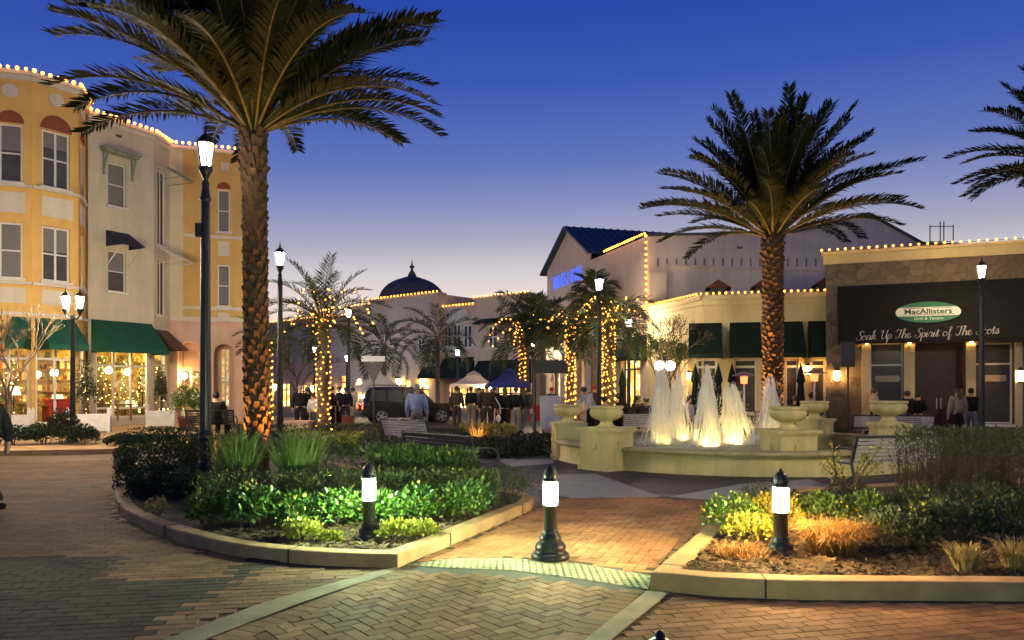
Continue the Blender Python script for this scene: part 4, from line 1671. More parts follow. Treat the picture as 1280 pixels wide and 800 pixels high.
JT = [('leftmost tall water jet of the fountain', 827, 449, 18.0, .46), ('second water jet from the left, half behind the leftmost', 848, 463, 19.2, .42), ('tall pointed middle water jet, glowing yellow at its foot', 884, 456, 17.3, .42),
      ('leaning water jet with a blunt rounded top right of the middle one', 914, 478, 18.0, .46), ('smooth white water jet at the right before the lit palm trunk', 963, 470, 19.4, .42)]
for i, (lb, px, yt, d, rb) in enumerate(JT):
    rnd = random.Random(300 + i)
    x, zt = X(px, d), Z(yt, d)
    Hj = zt - .36
    mb = MB()
    rb *= .86
    ex = .78 if i not in (3, 4) else .45

    def rad_at(f):
        return rb * max(0.012, (1 - f)) ** ex
    lobe = [(rnd.randint(2, 6), rnd.uniform(0, 6), rnd.uniform(2, 7), rnd.uniform(.04, .11)) for _ in range(4)]

    def ragged(a, f):
        return 1 + sum(am * math.sin(k_ * a + ph + w_ * f) for k_, ph, w_, am in lobe)
    streams = [(rnd.uniform(0, 2 * PI), rnd.random() ** .55, rnd.uniform(.0, .35)) for _ in range(70)]
    for k in range(1250):
        f1 = 1 - rnd.random() ** .8
        ln = rnd.uniform(.05, .28)
        f0 = max(0, f1 - ln)
        a, q, fs_ = rnd.choice(streams)
        a += rnd.gauss(0, .07)
        q = min(1.3, max(.02, q + rnd.gauss(0, .05)) * (1.25 if rnd.random() < .1 else 1))
        pts = []
        for j in range(4):
            f = f1 + (f0 - f1) * j / 3
            r = rad_at(f) * q * ragged(a, f)
            lx = .22 * (1 - f) * (.5 if i == 3 else 0)
            pts.append(Vector((math.cos(a) * r + lx, math.sin(a) * r, .36 + f * Hj)))
        v = rnd.uniform(0, PI)
        s = Vector((math.cos(v), math.sin(v), 0))
        w = rnd.uniform(.004, .016)
        vs = []
        for p, ww in zip(pts, (w * .3, w, w * .9, w * .2)):
            vs += [p - s * ww, p + s * ww]
        mb.add(vs, [(0, 1, 3, 2), (2, 3, 5, 4), (4, 5, 7, 6)])
    for k in range(520):       # drops thrown off the sides
        f = rnd.random() ** 1.3
        a = rnd.uniform(0, 2 * PI)
        r = rad_at(f) * rnd.uniform(.95, 1.25 + .5 * rnd.random() ** 3) + rnd.random() ** 4 * .06
        p = Vector((math.cos(a) * r + .22 * (1 - f) * (.5 if i == 3 else 0), math.sin(a) * r, .37 + f * Hj))
        mb.box(p, (.006, .006, rnd.uniform(.01, .05)))
    for k in range(420):       # splash at the foot
        a = rnd.uniform(0, 2 * PI)
        r = rb * (.7 + 1.5 * rnd.random() ** 2)
        mb.box((math.cos(a) * r, math.sin(a) * r, .365 + .08 * rnd.random() ** 2), (.02, .02, .012), rz=a)
    o = mb.build('water_jet', m_foam)
    o.location = (x, d, 0)
    tag(o, lb, 'water jet', 'white water jets of the fountain')
    t = thing('underwater_light', None, 'pool light', (x, d - .34, .03), 0, 'underwater lights at the foot of the jets')
    t['label'] = ['underwater light in front of the leftmost jet', 'underwater light in front of the second jet', 'underwater light in front of the pointed middle jet', 'underwater light in front of the leaning jet', 'underwater light in front of the right smooth jet'][i]
    mb = MB()
    mb.lathe([(.11, 0), (.12, .03), (.12, .1), (.10, .11)], n=14)
    mb.build('housing', m_blackm, t, world=False)
    mb = MB()
    mb.lathe([(.1, .112), (.09, .125), (.0, .13)], n=14)
    mb.build('lens', e_under, t, world=False)
    lamp('pool_spot', 'SPOT', (x, d - .34, .18), (1.0, .62, .16), [120, 330, 560, 480, 90][i], t, .06, rad(95), (0, .36, 1))
# ------------------------------------------------------------------ buildings
def stucco(name, c, k=.82):
    return streaks(mat(name, c, tuple(v * (k + .06) for v in c), .88, .7, .3, 90, spec=.12))


def streaks(m, lo=.88):
    n, l = m.node_tree.nodes, m.node_tree.links     # rain streaks and grime, running down the wall
    b = n['Principled BSDF']
    src = b.inputs['Base Color'].links[0].from_socket
    tc = n.new('ShaderNodeTexCoord')
    mp = n.new('ShaderNodeMapping')
    mp.inputs['Scale'].default_value = (1.5, 1.5, .3)
    l.new(tc.outputs['Object'], mp.inputs[0])
    nz = n.new('ShaderNodeTexNoise')
    nz.inputs['Scale'].default_value = 1.6
    nz.inputs['Detail'].default_value = 8
    nz.inputs['Roughness'].default_value = .65
    l.new(mp.outputs[0], nz.inputs['Vector'])
    mr = n.new('ShaderNodeMapRange')
    mr.inputs[1].default_value = .38
    mr.inputs[2].default_value = .66
    mr.inputs[3].default_value = lo
    mr.inputs[4].default_value = 1.03
    l.new(nz.outputs['Fac'], mr.inputs[0])
    sc = n.new('ShaderNodeVectorMath')
    sc.operation = 'SCALE'
    l.new(src, sc.inputs[0])
    l.new(mr.outputs[0], sc.inputs['Scale'])
    l.new(sc.outputs[0], b.inputs['Base Color'])
    return m


def stonemat(name):
    """irregular flagstones of mixed brown tones with recessed joints"""
    m, nt, b = _nt(name)
    n, l = nt.nodes, nt.links
    tc = n.new('ShaderNodeTexCoord')
    mp = n.new('ShaderNodeMapping')
    mp.inputs['Scale'].default_value = (1.0, 1.0, 1.5)
    l.new(tc.outputs['Object'], mp.inputs[0])
    v = n.new('ShaderNodeTexVoronoi')
    v.inputs['Scale'].default_value = 2.6
    e = n.new('ShaderNodeTexVoronoi')
    e.feature = 'DISTANCE_TO_EDGE'
    e.inputs['Scale'].default_value = 2.6
    for q in (v, e):
        l.new(mp.outputs[0], q.inputs['Vector'])
    sp = n.new('ShaderNodeSeparateColor')
    l.new(v.outputs['Color'], sp.inputs[0])
    nz = n.new('ShaderNodeTexNoise')
    nz.inputs['Scale'].default_value = 7
    nz.inputs['Detail'].default_value = 6
    l.new(tc.outputs['Object'], nz.inputs['Vector'])
    ad = n.new('ShaderNodeMath')
    ad.operation = 'MULTIPLY_ADD'
    ad.inputs[1].default_value = .55
    l.new(sp.outputs[0], ad.inputs[0])
    l.new(nz.outputs['Fac'], ad.inputs[2])
    rp = n.new('ShaderNodeValToRGB')
    rp.color_ramp.elements[0].position = .35
    rp.color_ramp.elements[0].color = (.065, .05, .038, 1)
    rp.color_ramp.elements[1].position = 1.0
    rp.color_ramp.elements[1].color = (.15, .115, .082, 1)
    l.new(ad.outputs[0], rp.inputs[0])
    l.new(rp.outputs[0], b.inputs['Base Color'])
    b.inputs['Roughness'].default_value = .85
    mr = n.new('ShaderNodeMapRange')
    mr.inputs[2].default_value = .05
    l.new(e.outputs['Distance'], mr.inputs[0])
    bp = n.new('ShaderNodeBump')
    bp.inputs['Strength'].default_value = .7
    bp.inputs['Distance'].default_value = .03
    l.new(mr.outputs[0], bp.inputs['Height'])
    l.new(bp.outputs[0], b.inputs['Normal'])
    return m


m_yel = stucco('yellow_stucco', (.67, .42, .13))
m_yel3 = stucco('dull_yellow_stucco', (.58, .38, .13))
m_cream = stucco('cream_stucco', (.53, .48, .36))
m_cream2 = stucco('pale_cream_stucco', (.60, .53, .36))
m_pink = stucco('pink_stucco', (.58, .40, .30))
m_trim = stucco('pale_trim', (.58, .53, .44), .9)
streaks(m_stucco, .72)
streaks(m_stain, .7)
m_terra = stucco('terracotta_panel', (.26, .08, .045), .8)
m_dterra = stucco('dark_tile_roof', (.13, .05, .035), .8)
m_far = stucco('far_peach_stucco', (.56, .44, .33))
m_far2 = stucco('far_tan_stucco', (.60, .47, .33))
m_lav = stucco('grey_lavender_wall', (.74, .62, .52), .92)
m_lav2 = stucco('warm_grey_wall', (.62, .50, .40), .88)
m_rest = stucco('restaurant_stucco', (.60, .50, .28))
m_ston = stonemat('rough_stone_wall')
m_roofm = mat('blue_metal_roof', (.045, .065, .105), (.035, .05, .085), .5, 3, metal=.2)
m_dome = mat('dome_slate', (.12, .12, .135), (.085, .086, .10), .85, 6, .2, spec=.1)
m_flat = mat('flat_roof', (.10, .10, .10), (.07, .07, .07), .9, 4)
m_frame = mat('window_frame', (.62, .60, .56), (.54, .52, .49), .5, 6)
m_framed = mat('dark_window_frame', (.05, .045, .04), (.035, .03, .028), .5, 6)
m_pane = mat('window_pane', (.075, .073, .07), (.05, .05, .05), .22, 1.2, spec=.2)
m_blind = mat('window_blind', (.16, .155, .15), (.13, .125, .12), .8, 30, stretch=(.2, .2, 30))
m_glass = glassmat('shop_glass', (.95, .97, .95), .08, .02)
m_green = mat('green_canvas', (.012, .085, .052), (.009, .06, .038), .75, 5, .25, 120, spec=.2)
m_dgreen = mat('dark_green_canvas', (.007, .018, .015), (.005, .013, .011), .85, 5, .25, 120, spec=.2)
m_navy = mat('navy_canvas', (.012, .016, .045), (.008, .01, .03), .7, 5, .2, 120)
m_blackc = mat('black_canvas', (.007, .007, .008), (.011, .011, .012), .75, 4, .25, 90, spec=.2)
m_sage = mat('sage_wood', (.22, .26, .19), (.16, .19, .14), .7, 5)
m_red = mat('dark_red_wood', (.075, .02, .012), (.04, .011, .008), .5, 7, .2)
SHOP = [(.9, .45, .08), (.35, .18, .03), (1.0, .70, .22), (.5, .05, .02), (1.0, .85, .45), (.16, .18, .03), (.75, .30, .05), (.2, .07, .02)]
m_dgrn2 = mat('sticker_green', (.05, .10, .07), (.04, .08, .055), .5, 4)
m_beige = mat('sticker_beige', (.42, .36, .26), (.36, .3, .22), .5, 4)
e_shop = shopmat('lit_shop_window', SHOP, 7, 1.3)
e_shopb = shopmat('lit_far_window', SHOP, 3.5, 4.0)
e_warm = emat('lit_window_glow', (1.0, .62, .22), 1.3)
e_ceil = emat('shop_ceiling_light', (1.0, .66, .22), 55.0)
e_orange = emat('sconce_glow', (1.0, .52, .14), 40.0)


m_goods = islandmat('shelf_goods', [(.7, .46, .12), (.2, .10, .03), (.75, .6, .25), (.10, .16, .03), (.5, .22, .04), (.8, .66, .35), (.10, .06, .02), (.5, .05, .03), (.7, .5, .12), (.16, .2, .04)], .5, .1)
m_wallin = stucco('shop_wall_paint', (.62, .42, .14))
m_shelfw = mat('shelf_wood', (.36, .2, .08), (.26, .14, .05), .5, 6)


def awning(parent, fac, s0, s1, zt, zb, proj, m, val=.22, name='awning', d=0.02, flare=0.0):
    mb = MB()
    t = .025
    a, b = fac.pt(s0, zt, d), fac.pt(s1, zt, d)
    c, e = fac.pt(s1 + flare, zb, d + proj), fac.pt(s0 - flare, zb, d + proj)
    up = Vector((0, 0, t))
    mb.add([a, b, c, e, a - up, b - up, c - up, e - up], [(0, 3, 2, 1), (4, 5, 6, 7), (0, 1, 5, 4), (1, 2, 6, 5), (3, 0, 4, 7)])
    n3 = Vector((fac.n.x, fac.n.y, 0)) * .02
    dn = Vector((0, 0, -val))
    mb.add([e + n3 * 0, c, c + dn, e + dn, e - n3, c - n3, c + dn - n3, e + dn - n3], [(0, 3, 2, 1), (4, 5, 6, 7), (3, 7, 6, 2)])
    u3 = Vector((fac.u.x, fac.u.y, 0)) * .02
    for p, q, sg in ((a, e, 1), (b, c, -1)):
        r = Vector((p.x, p.y, zb - val))
        q2 = q + dn
        mb.extr([p, q, q2, r], u3 * sg * .6)
    return mb.build(name, m, parent)


def band_on(mb, fac, s0, s1, z0, z1, out, d0=-.02):
    fac.box(mb, s0, s1, z0, z1, d0, out)


def half_disc(mb, fac, sc, z, r, out, n_=14, full=False):
    a0, a1 = (0, 2 * PI) if full else (0, PI)
    k = n_ * 2 if full else n_
    pts = [fac.pt(sc + r * math.cos(a0 + (a1 - a0) * i / k), z + r * math.sin(a0 + (a1 - a0) * i / k), -.01) for i in range(k + (0 if full else 1))]
    nn = Vector((fac.n.x, fac.n.y, 0)) * (out + .01)
    mb.extr(pts, nn)


def spandrel(mb, fac, a, b, zs, zt, depth, n_=12):
    """fills a square-headed opening to a round arch between a and b (spring zs, crown zt) and lines its soffit"""
    c, r = (a + b) / 2, (b - a) / 2
    arc = [(c - r * math.cos(PI * i / n_), zs + (zt - zs) * math.sin(PI * i / n_)) for i in range(n_ + 1)]
    for i in range(n_):
        (s0, z0), (s1, z1) = arc[i], arc[i + 1]
        mb.quad(fac.pt(s0, z0), fac.pt(s1, z1), fac.pt(s1, zt), fac.pt(s0, zt))
        mb.quad(fac.pt(s0, z0), fac.pt(s1, z1), fac.pt(s1, z1, -depth), fac.pt(s0, z0, -depth))


def single(parent, name, m, fn, *a):
    mb = MB()
    fn(mb, *a)
    return mb.build(name, m, parent)


# ---- yellow corner building with faceted bay
V = [Vector((-19.04, 27.0)), Vector((-17.43, 27.6)), Vector((-16.49, 28.9)), Vector((-17.12, 30.6))]
Vm = Vector((-21.6, 27.3))
fz, fa, fb, fc = Fac(Vm, V[0]), Fac(V[0], V[1]), Fac(V[1], V[2]), Fac(V[2], V[3])
GZ = .13
b1 = thing('yellow_building', 'yellow corner building with faceted bay and terracotta arches over its windows', 'building', (V[1].x, V[1].y, GZ))
ZT = 13.0
wall, trim, lun = MB(), MB(), MB()
winspec = []
for f, a, b, cols in ((fa, fa.s(-2), fa.s(28), 1), (fb, fb.s(52.5), fb.s(87.5), 2), (fc, .45, 1.15, 1)):
    shop = (max(.12, a - .35), min(f.L - .1, b + .45), .35, 3.35) if f is not fc else (.3, 1.4, .35, 3.35)
    holes = [(a, b, 9.1, 11.2), (a, b, 5.63, 7.65), shop]
    f.wall(wall, 0, f.L, GZ, ZT, holes, .16)
    winspec.append((f, a, b, cols, shop))
    c = (a + b) / 2
    single(b1, 'arch_panel', m_terra, half_disc, f, c, 11.24, (b - a) / 2 + .06, .035)
    single(b1, 'medallion', m_trim, half_disc, f, c, 12.38, .25, .05, 14, True)
    single(b1, 'wall_panel', m_trim, band_on, f, a - .02, b + .1, 8.0, 8.74, .03)
    single(b1, 'wall_panel', m_trim, band_on, f, a - .02, b + .1, 4.75, 5.3, .03)
    single(b1, 'band', m_trim, band_on, f, 0, f.L, 8.93, 9.03, .10)
    single(b1, 'band', m_trim, band_on, f, 0, f.L, 5.42, 5.52, .10)
    single(b1, 'band', m_trim, band_on, f, 0, f.L, 4.28, 4.42, .12)
    single(b1, 'cornice', m_trim, band_on, f, -.05, f.L + .05, ZT - .02, ZT + .12, .16)
    single(b1, 'cornice', m_trim, band_on, f, -.02, f.L + .02, ZT - .2, ZT - .024, .08)
fz.wall(wall, 0, fz.L, GZ, ZT)
back = [(V[3].x, V[3].y), (-22, 36), (-27, 33), (Vm.x, Vm.y)]
for p, q in zip(back, back[1:]):
    wall.quad((p[0], p[1], GZ), (q[0], q[1], GZ), (q[0], q[1], ZT), (p[0], p[1], ZT))
wall.build('wall', m_yel, b1)
mb = MB()
mb.add([(p.x, p.y, ZT - .05) for p in V] + [(-22, 36, ZT - .05), (-27, 33, ZT - .05), (Vm.x, Vm.y, ZT - .05)], [tuple(range(7))])
mb.build('roof', m_flat, b1)
for f, a, b, cols, shop in winspec:
    f.window(b1, a, b, 9.1, 11.2, m_frame, m_pane, cols, 2, .07, blind=m_blind)
    f.window(b1, a, b, 5.63, 7.65, m_frame, m_pane, cols, 2, .07, blind=m_blind)


def shopfront(parent, f, a, b, z0, z1, cols, trans, door=None, kick=.0):
    mb = MB()
    fw = .07
    d0, d1 = -.14, -.05
    for s in [a + fw / 2] + [a + (b - a) * k / cols for k in range(1, cols)] + [b - fw / 2]:
        f.box(mb, s - fw / 2, s + fw / 2, z0 + fw, z1 - fw, d0, d1)
    f.box(mb, a, b, z0, z0 + fw, d0 - .003, d1 + .004)
    f.box(mb, a, b, z1 - fw, z1, d0 - .003, d1 + .004)
    f.box(mb, a + .01, b - .01, trans - .04, trans + .04, d0 + .01, d1 - .01)
    if kick:
        f.box(mb, a + .01, b - .01, kick - .04, kick + .04, d0 + .01, d1 - .01)
    w = mb.build('shop_window', m_frame, parent)
    pm = MB()
    f.box(pm, a + .01, b - .01, z0 + .01, z1 - .01, -.1, -.09)
    sub(pm, 'pane', m_glass, w)
    return w


for f, a, b, cols, shop in winspec:
    shopfront(b1, f, *shop, 2, 2.75)
awning(b1, fb, .1, 1.45, 4.25, 3.25, 1.15, m_green, .2)
awning(b1, fa, fa.L - .62, fa.L - .02, 4.25, 3.25, 1.0, m_green, .2)


def interior(parent, poly, z0, z1, lights):
    mb = MB()
    n_ = len(poly)
    for i in range(n_ - 1):
        p, q = poly[i], poly[i + 1]
        mb.quad((p[0], p[1], z0), (q[0], q[1], z0), (q[0], q[1], z1), (p[0], p[1], z1))
    mb.build('interior_wall', m_wallin, parent)
    mg, ms = MB(), MB()
    rnd = random.Random(n_ * 13 + int(abs(poly[0][0]) * 10))
    for i in range(n_ - 1):
        p, q = Vector(poly[i]).to_2d(), Vector(poly[i + 1]).to_2d()
        d = (q - p)
        L = d.length
        d.normalize()
        nn = Vector((d.y, -d.x))
        if nn.dot(Vector((0, 0)) - p) < 0:
            nn = -nn
        for z in (z0 + .35, z0 + .8, z0 + 1.25, z0 + 1.7, z0 + 2.15, z0 + 2.55):
            c = (p + q) / 2 + nn * .16
            ms.box((c.x, c.y, z), (L, .3, .03), rz=math.atan2(d.y, d.x))
            s = .05
            while s < L - .1:
                w_ = rnd.uniform(.06, .2)
                h_ = rnd.uniform(.1, .36)
                c = p + d * (s + w_ / 2) + nn * rnd.uniform(.1, .24)
                if rnd.random() < .6:
                    mg.box((c.x, c.y, z + .016 + h_ / 2), (w_ * .85, .14, h_), rz=math.atan2(d.y, d.x) + rnd.uniform(-.3, .3))
                elif rnd.random() < .6:
                    mg.lathe([(w_ * .2, 0), (w_ * .45, h_ * .3), (w_ * .4, h_ * .6), (w_ * .12, h_ * .8), (w_ * .15, h_)], (c.x, c.y, z + .016), 7)
                s += w_ * rnd.uniform(1.0, 1.4)
    ms.build('interior_shelf', m_shelfw, parent)['kind'] = 'stuff'
    mg.build('shelf_goods', m_goods, parent)['kind'] = 'stuff'
    mb = MB()
    mb.add([(p[0], p[1], z0) for p in poly], [tuple(range(n_))])
    mb.add([(p[0], p[1], z1) for p in poly], [tuple(range(n_))])
    mb.build('interior_ceiling', m_cream, parent)
    for x, y, s in lights:
        mb = MB()
        mb.box((x, y, z1 - .04), (s, s, .05))
        mb.build('ceiling_light', e_ceil, parent)


i_ = -.2
interior(b1, [(V[3].x - .3, V[3].y - .1), (-19.2, 31.4), (-20.9, 29.2), (-19.3, 27.3)], .3, 3.45, [(-18.1, 29.0, .6), (-17.6, 29.8, .6), (-18.9, 28.2, .6)])
# ---- cream building
P1, P2, P3, P4 = Vector((-16.96, 30.4)), Vector((-15.56, 33.0)), Vector((-15.54, 34.5)), Vector((X(322, 35.8), 35.8))
f2, fs, f3 = Fac(P1, P2), Fac(P2, P3), Fac(P3, P4)
b2 = thing('cream_building', 'plain cream building with green shop awning and slatted shades between the yellow ones', 'building', (P2.x, P2.y, GZ))
ZC = 12.65
wall, trim = MB(), MB()
wa, wb = f2.s(135), f2.s(157.5)
shop2 = (f2.s(120), f2.s(186), .45, 3.3)
f2.wall(wall, 0, f2.L, GZ, ZC, [(wa, wb, 9.2, 10.97), (wa, wb, 5.66, 7.35), shop2])
sd = [(.35, 1.1, 8.0, 11.3), (.35, 1.1, 4.9, 7.4), (.12, 1.2, .35, 3.2)]
fs.wall(wall, 0, fs.L, GZ, ZC, sd)
wall.quad((P1.x, P1.y, GZ), (-20, 34, GZ), (-20, 34, ZC), (P1.x, P1.y, ZC))
wall.build('wall', m_cream, b2)
for f in (f2, fs):
    band_on(trim, f, -.03, f.L + .03, ZC - .02, ZC + .12, .14)
    band_on(trim, f, -.02, f.L + .02, ZC - .22, ZC - .03, .07)
trim.build('trim', m_trim, b2)
mb = MB()
mb.add([(P1.x, P1.y, ZC - .05), (P2.x, P2.y, ZC - .05), (P3.x, P3.y, ZC - .05), (-17, 39, ZC - .05), (-21, 36, ZC - .05)], [tuple(range(5))])
mb.build('roof', m_flat, b2)
mb = MB()
for z in (5.05, 8.55, 11.75):
    f2.box(mb, 0, f2.L, z - .012, z + .012, -.02, .006)
mb.build('wall_joint', m_cream2, b2)['kind'] = 'stuff'
f2.window(b2, wa, wb, 9.2, 10.97, m_frame, m_pane, 1, 2, .05, blind=m_blind)
f2.window(b2, wa, wb, 5.66, 7.35, m_frame, m_pane, 1, 2, .05, blind=m_blind)
for h in sd[:2]:
    fs.window(b2, *h, m_frame, m_pane, 2, 1, .06)
mb = MB()      # sage hood on brackets over the upper window
f2.box(mb, wa - .32, wb + .4, 11.3, 11.4, 0, .34)
f2.box(mb, wa - .38, wb + .46, 11.402, 11.46, 0, .4)
for s in (wa - .2, wb + .26):
    f2.box(mb, s - .04, s + .04, 10.4, 11.298, 0, .07)
    mb.bar(f2.pt(s, 10.6, .05), f2.pt(s, 11.28, .3), .06, .06)
mb.build('window_hood', m_sage, b2)
mb = MB()
f2.box(mb, f2.s(145), f2.s(152), 12.1, 12.2, 0, .015)
mb.build('vent', m_framed, b2)
aw = awning(b2, f2, wa - .1, wb + .12, 8.15, 7.5, 1.05, m_navy, .03, 'shade_awning')
mb = MB()
for s in (wa - .05, wb + .07):
    mb.bar(f2.pt(s, 6.75, .03), f2.pt(s, 7.5, 1.0), .035, .035)
sub(mb, 'strut', m_frame, aw)
shopfront(b2, f2, *shop2, 3, 2.6, kick=.85)
shopfront(b2, fs, *sd[2], 1, 2.7)
awning(b2, f2, .12, f2.L - .12, 4.45, 3.3, 1.15, m_green, .2)
for z in (7.9, 11.55):        # slatted shades on the side wall
    mb = MB()
    for s in (.25, 1.25):
        mb.bar(fs.pt(s, z, .02), fs.pt(s, z - .62, 1.15), .05, .05)
        mb.bar(fs.pt(s, z - .75, .02), fs.pt(s, z - .62, 1.1), .035, .035)
    for k in range(5):
        t = .45 + .55 * k / 4
        c0, c1 = fs.pt(.2, z - .62 * t + .05, 1.15 * t), fs.pt(1.3, z - .62 * t + .05, 1.15 * t)
        mb.bar(c0, c1, .12, .025)
    mb.build('slatted_shade', m_frame if z < 9 else m_sage, b2)
aw = awning(b2, fs, .1, 1.3, 4.25, 3.45, .9, m_red, .1, 'side_awning')
interior(b2, [(P3.x - .35, P3.y - .1), (-17.6, 34.4), (-19.0, 31.6), (P1.x - .35, P1.y + .2)], .3, 3.4, [(-16.9, 31.6, .6), (-16.2, 32.6, .6), (-16.3, 33.7, .5)])
# ---- yellow building with arcade
b3 = thing('arcade_building', 'yellow and cream building with round arches at street level, behind the near lamp post', 'building', (P4.x, P4.y, GZ))
ZA = 12.6
wall, low, trim, lun = MB(), MB(), MB(), MB()
wx = (f3.s(272), f3.s(287.5))
z_ = lambda y, px=279: f3.z(px, y)
sy = f3.s(229)
f3.wall(low, 0, f3.L, GZ, 4.75, [(f3.s(222), f3.s(252), GZ, f3.z(237, 427)), (f3.s(267), f3.s(293), GZ, f3.z(280, 430))], .7)
for pa, pb, yt in ((222, 252, 427), (267, 293, 430)):
    a, b = f3.s(pa), f3.s(pb)
    zt = f3.z((pa + pb) / 2, yt)
    spandrel(low, f3, a, b, zt - (b - a) / 2, zt, .7)
cw = MB()
f3.wall(cw, 0, sy, 4.75, ZA)
cw.build('cream_wall', m_cream2, b3)
f3.wall(wall, sy, f3.L, 4.75, ZA, [(*wx, z_(290), z_(237)), (*wx, z_(383), z_(331))])
p5 = f3.pt(f3.L, 0, -6)
wall.quad((P4.x, P4.y, GZ), (p5.x, p5.y, GZ), (p5.x, p5.y, ZA), (P4.x, P4.y, ZA))
wall.build('wall', m_yel3, b3)
low.build('arcade_wall', m_pink, b3)
single(b3, 'arch_panel', m_terra, half_disc, f3, sum(wx) / 2, z_(236), (wx[1] - wx[0]) / 2 + .04, .03)
for y0, y1 in ((320, 302), (399, 391)):
    single(b3, 'wall_panel', m_trim, band_on, f3, wx[0] + .02, wx[1] - .02, z_(y0), z_(y1), .03)
single(b3, 'medallion', m_trim, band_on, f3, f3.s(276), f3.s(286), z_(213), z_(203), .03)
single(b3, 'band', m_trim, band_on, f3, sy, f3.L, z_(299), z_(295), .08)
single(b3, 'band', m_trim, band_on, f3, sy, f3.L, z_(388), z_(384), .08)
single(b3, 'band', m_trim, band_on, f3, .02, f3.L, 4.75, 4.95, .09)
single(b3, 'cornice', m_trim, band_on, f3, .02, f3.L + .05, ZA - .02, ZA + .12, .14)
mb = MB()
q = [f3.pt(0, ZA - .05), f3.pt(f3.L, ZA - .05), f3.pt(f3.L, ZA - .05, -6), f3.pt(0, ZA - .05, -6)]
mb.quad(*q)
mb.build('roof', m_flat, b3)
f3.window(b3, *wx, z_(290), z_(237), m_frame, m_pane, 1, 2, .06, blind=m_blind)
f3.window(b3, *wx, z_(383), z_(331), m_frame, m_pane, 1, 2, .06, blind=m_blind)
mb = MB()      # recess walls behind the arches
f3.wall(mb, f3.s(218), f3.s(256), GZ, 4.6, [(f3.s(224), f3.s(251), .4, f3.z(237, 463))], .1, -.7)
f3.wall(mb, f3.s(263), f3.s(297), GZ, 4.6, [(f3.s(276), f3.s(287), .8, f3.z(281, 436))], .1, -.7)
mb.build('recess_wall', m_pink, b3)
for pa, pb, zb, yt, mm in ((224, 251, .4, 463, e_shop), (276, 287, .8, 436, e_shop)):
    mb = MB()
    a, b = f3.s(pa), f3.s(pb)
    zt = f3.z((pa + pb) / 2, yt)
    for s in (a, (a + b) / 2, b):
        f3.box(mb, s - .04, s + .04, zb, zt, -.8, -.72)
    f3.box(mb, a, b, (zb + zt) / 2 - .03, (zb + zt) / 2 + .03, -.795, -.725)
    w = mb.build('arcade_window', m_frame, b3)
    pm = MB()
    f3.box(pm, a, b, zb, zt, -.79, -.78)
    sub(pm, 'pane', mm, w)
# ---- far row of shops with the domed tower
L0, R0 = Vector((-24.1, 74.0)), Vector((.84, 53.0))
fr = Fac(L0, R0)
bz = thing('domed_shop_row', 'long two storey peach shop row with a dark dome at the end of the street', 'building', (R0.x, R0.y, 0))
wall, w2, trim = MB(), MB(), MB()
segs = [(fr.s(285), fr.s(440), 7.9, 0.0, wall), (fr.s(440), fr.s(470), 8.55, .25, w2), (fr.s(470), fr.s(556), 8.85, .6, w2), (fr.s(556), fr.s(597), 7.75, .0, wall), (fr.s(597), fr.s(668), 8.15, .35, w2)]


def fw_(pa, pb, ya, yb, d=0.0):
    m_ = (pa + pb) / 2
    return (fr.s(pa, d), fr.s(pb, d), fr.z(m_, yb, d), fr.z(m_, ya, d))


wins = {0: [(358, 365, 425, 445), (378, 386, 425, 446), (407, 413, 428, 445), (340, 346, 428, 446)], 1: [(447, 452, 424, 438), (459, 465, 426, 440)], 2: [(492, 498, 424, 438), (521, 530, 423, 437), (476, 481, 425, 438)], 3: [(553.5, 563, 408, 434), (565, 575, 405, 435), (578, 589, 406, 435)], 4: [(609, 621, 407, 435), (640, 651, 408, 435)]}
shops = {0: [(335, 342, 478, 500), (372, 384, 482, 510), (402, 415, 484, 508), (352, 362, 480, 508), (425, 438, 470, 505)], 1: [(445, 462, 478, 506)], 2: [(499, 513, 476, 506), (519, 536, 478, 508), (476, 492, 476, 505)], 3: [(560, 568, 482, 510), (573, 594, 484, 510)], 4: [(603, 612, 484, 512), (622, 652, 482, 512)]}
for i, (s0, s1, h, d, _) in enumerate(segs):
    mb_ = MB()
    hs = [fw_(*q, d) for q in wins[i]] + [fw_(*q, d) for q in shops[i]]
    fr.wall(mb_, s0, s1, 0, h, hs, .2, d)
    for s in (s0, s1):
        mb_.quad(fr.pt(s, 0, d), fr.pt(s, 0, -6), fr.pt(s, h, -6), fr.pt(s, h, d))
    mb_.build('wall', m_far if d == 0 else m_far2, bz)
    fr.box(trim, s0, s1, h - .02, h + .14, -.2, d + .15)
    fr.box(trim, s0, s1, 3.75, 3.9, -.05, d + .08)
trim.build('cornice', m_far2, bz)
mb = MB()
for s0, s1, h, d, _ in segs:
    mb.quad(fr.pt(s0, h - .03, d), fr.pt(s1, h - .03, d), fr.pt(s1, h - .03, -9), fr.pt(s0, h - .03, -9))
mb.build('roof', m_flat, bz)


class Shift:
    """the same facade line moved outwards"""

    def __init__(self, f, d):
        self.f = Fac(f.a + f.n * d, f.b + f.n * d)


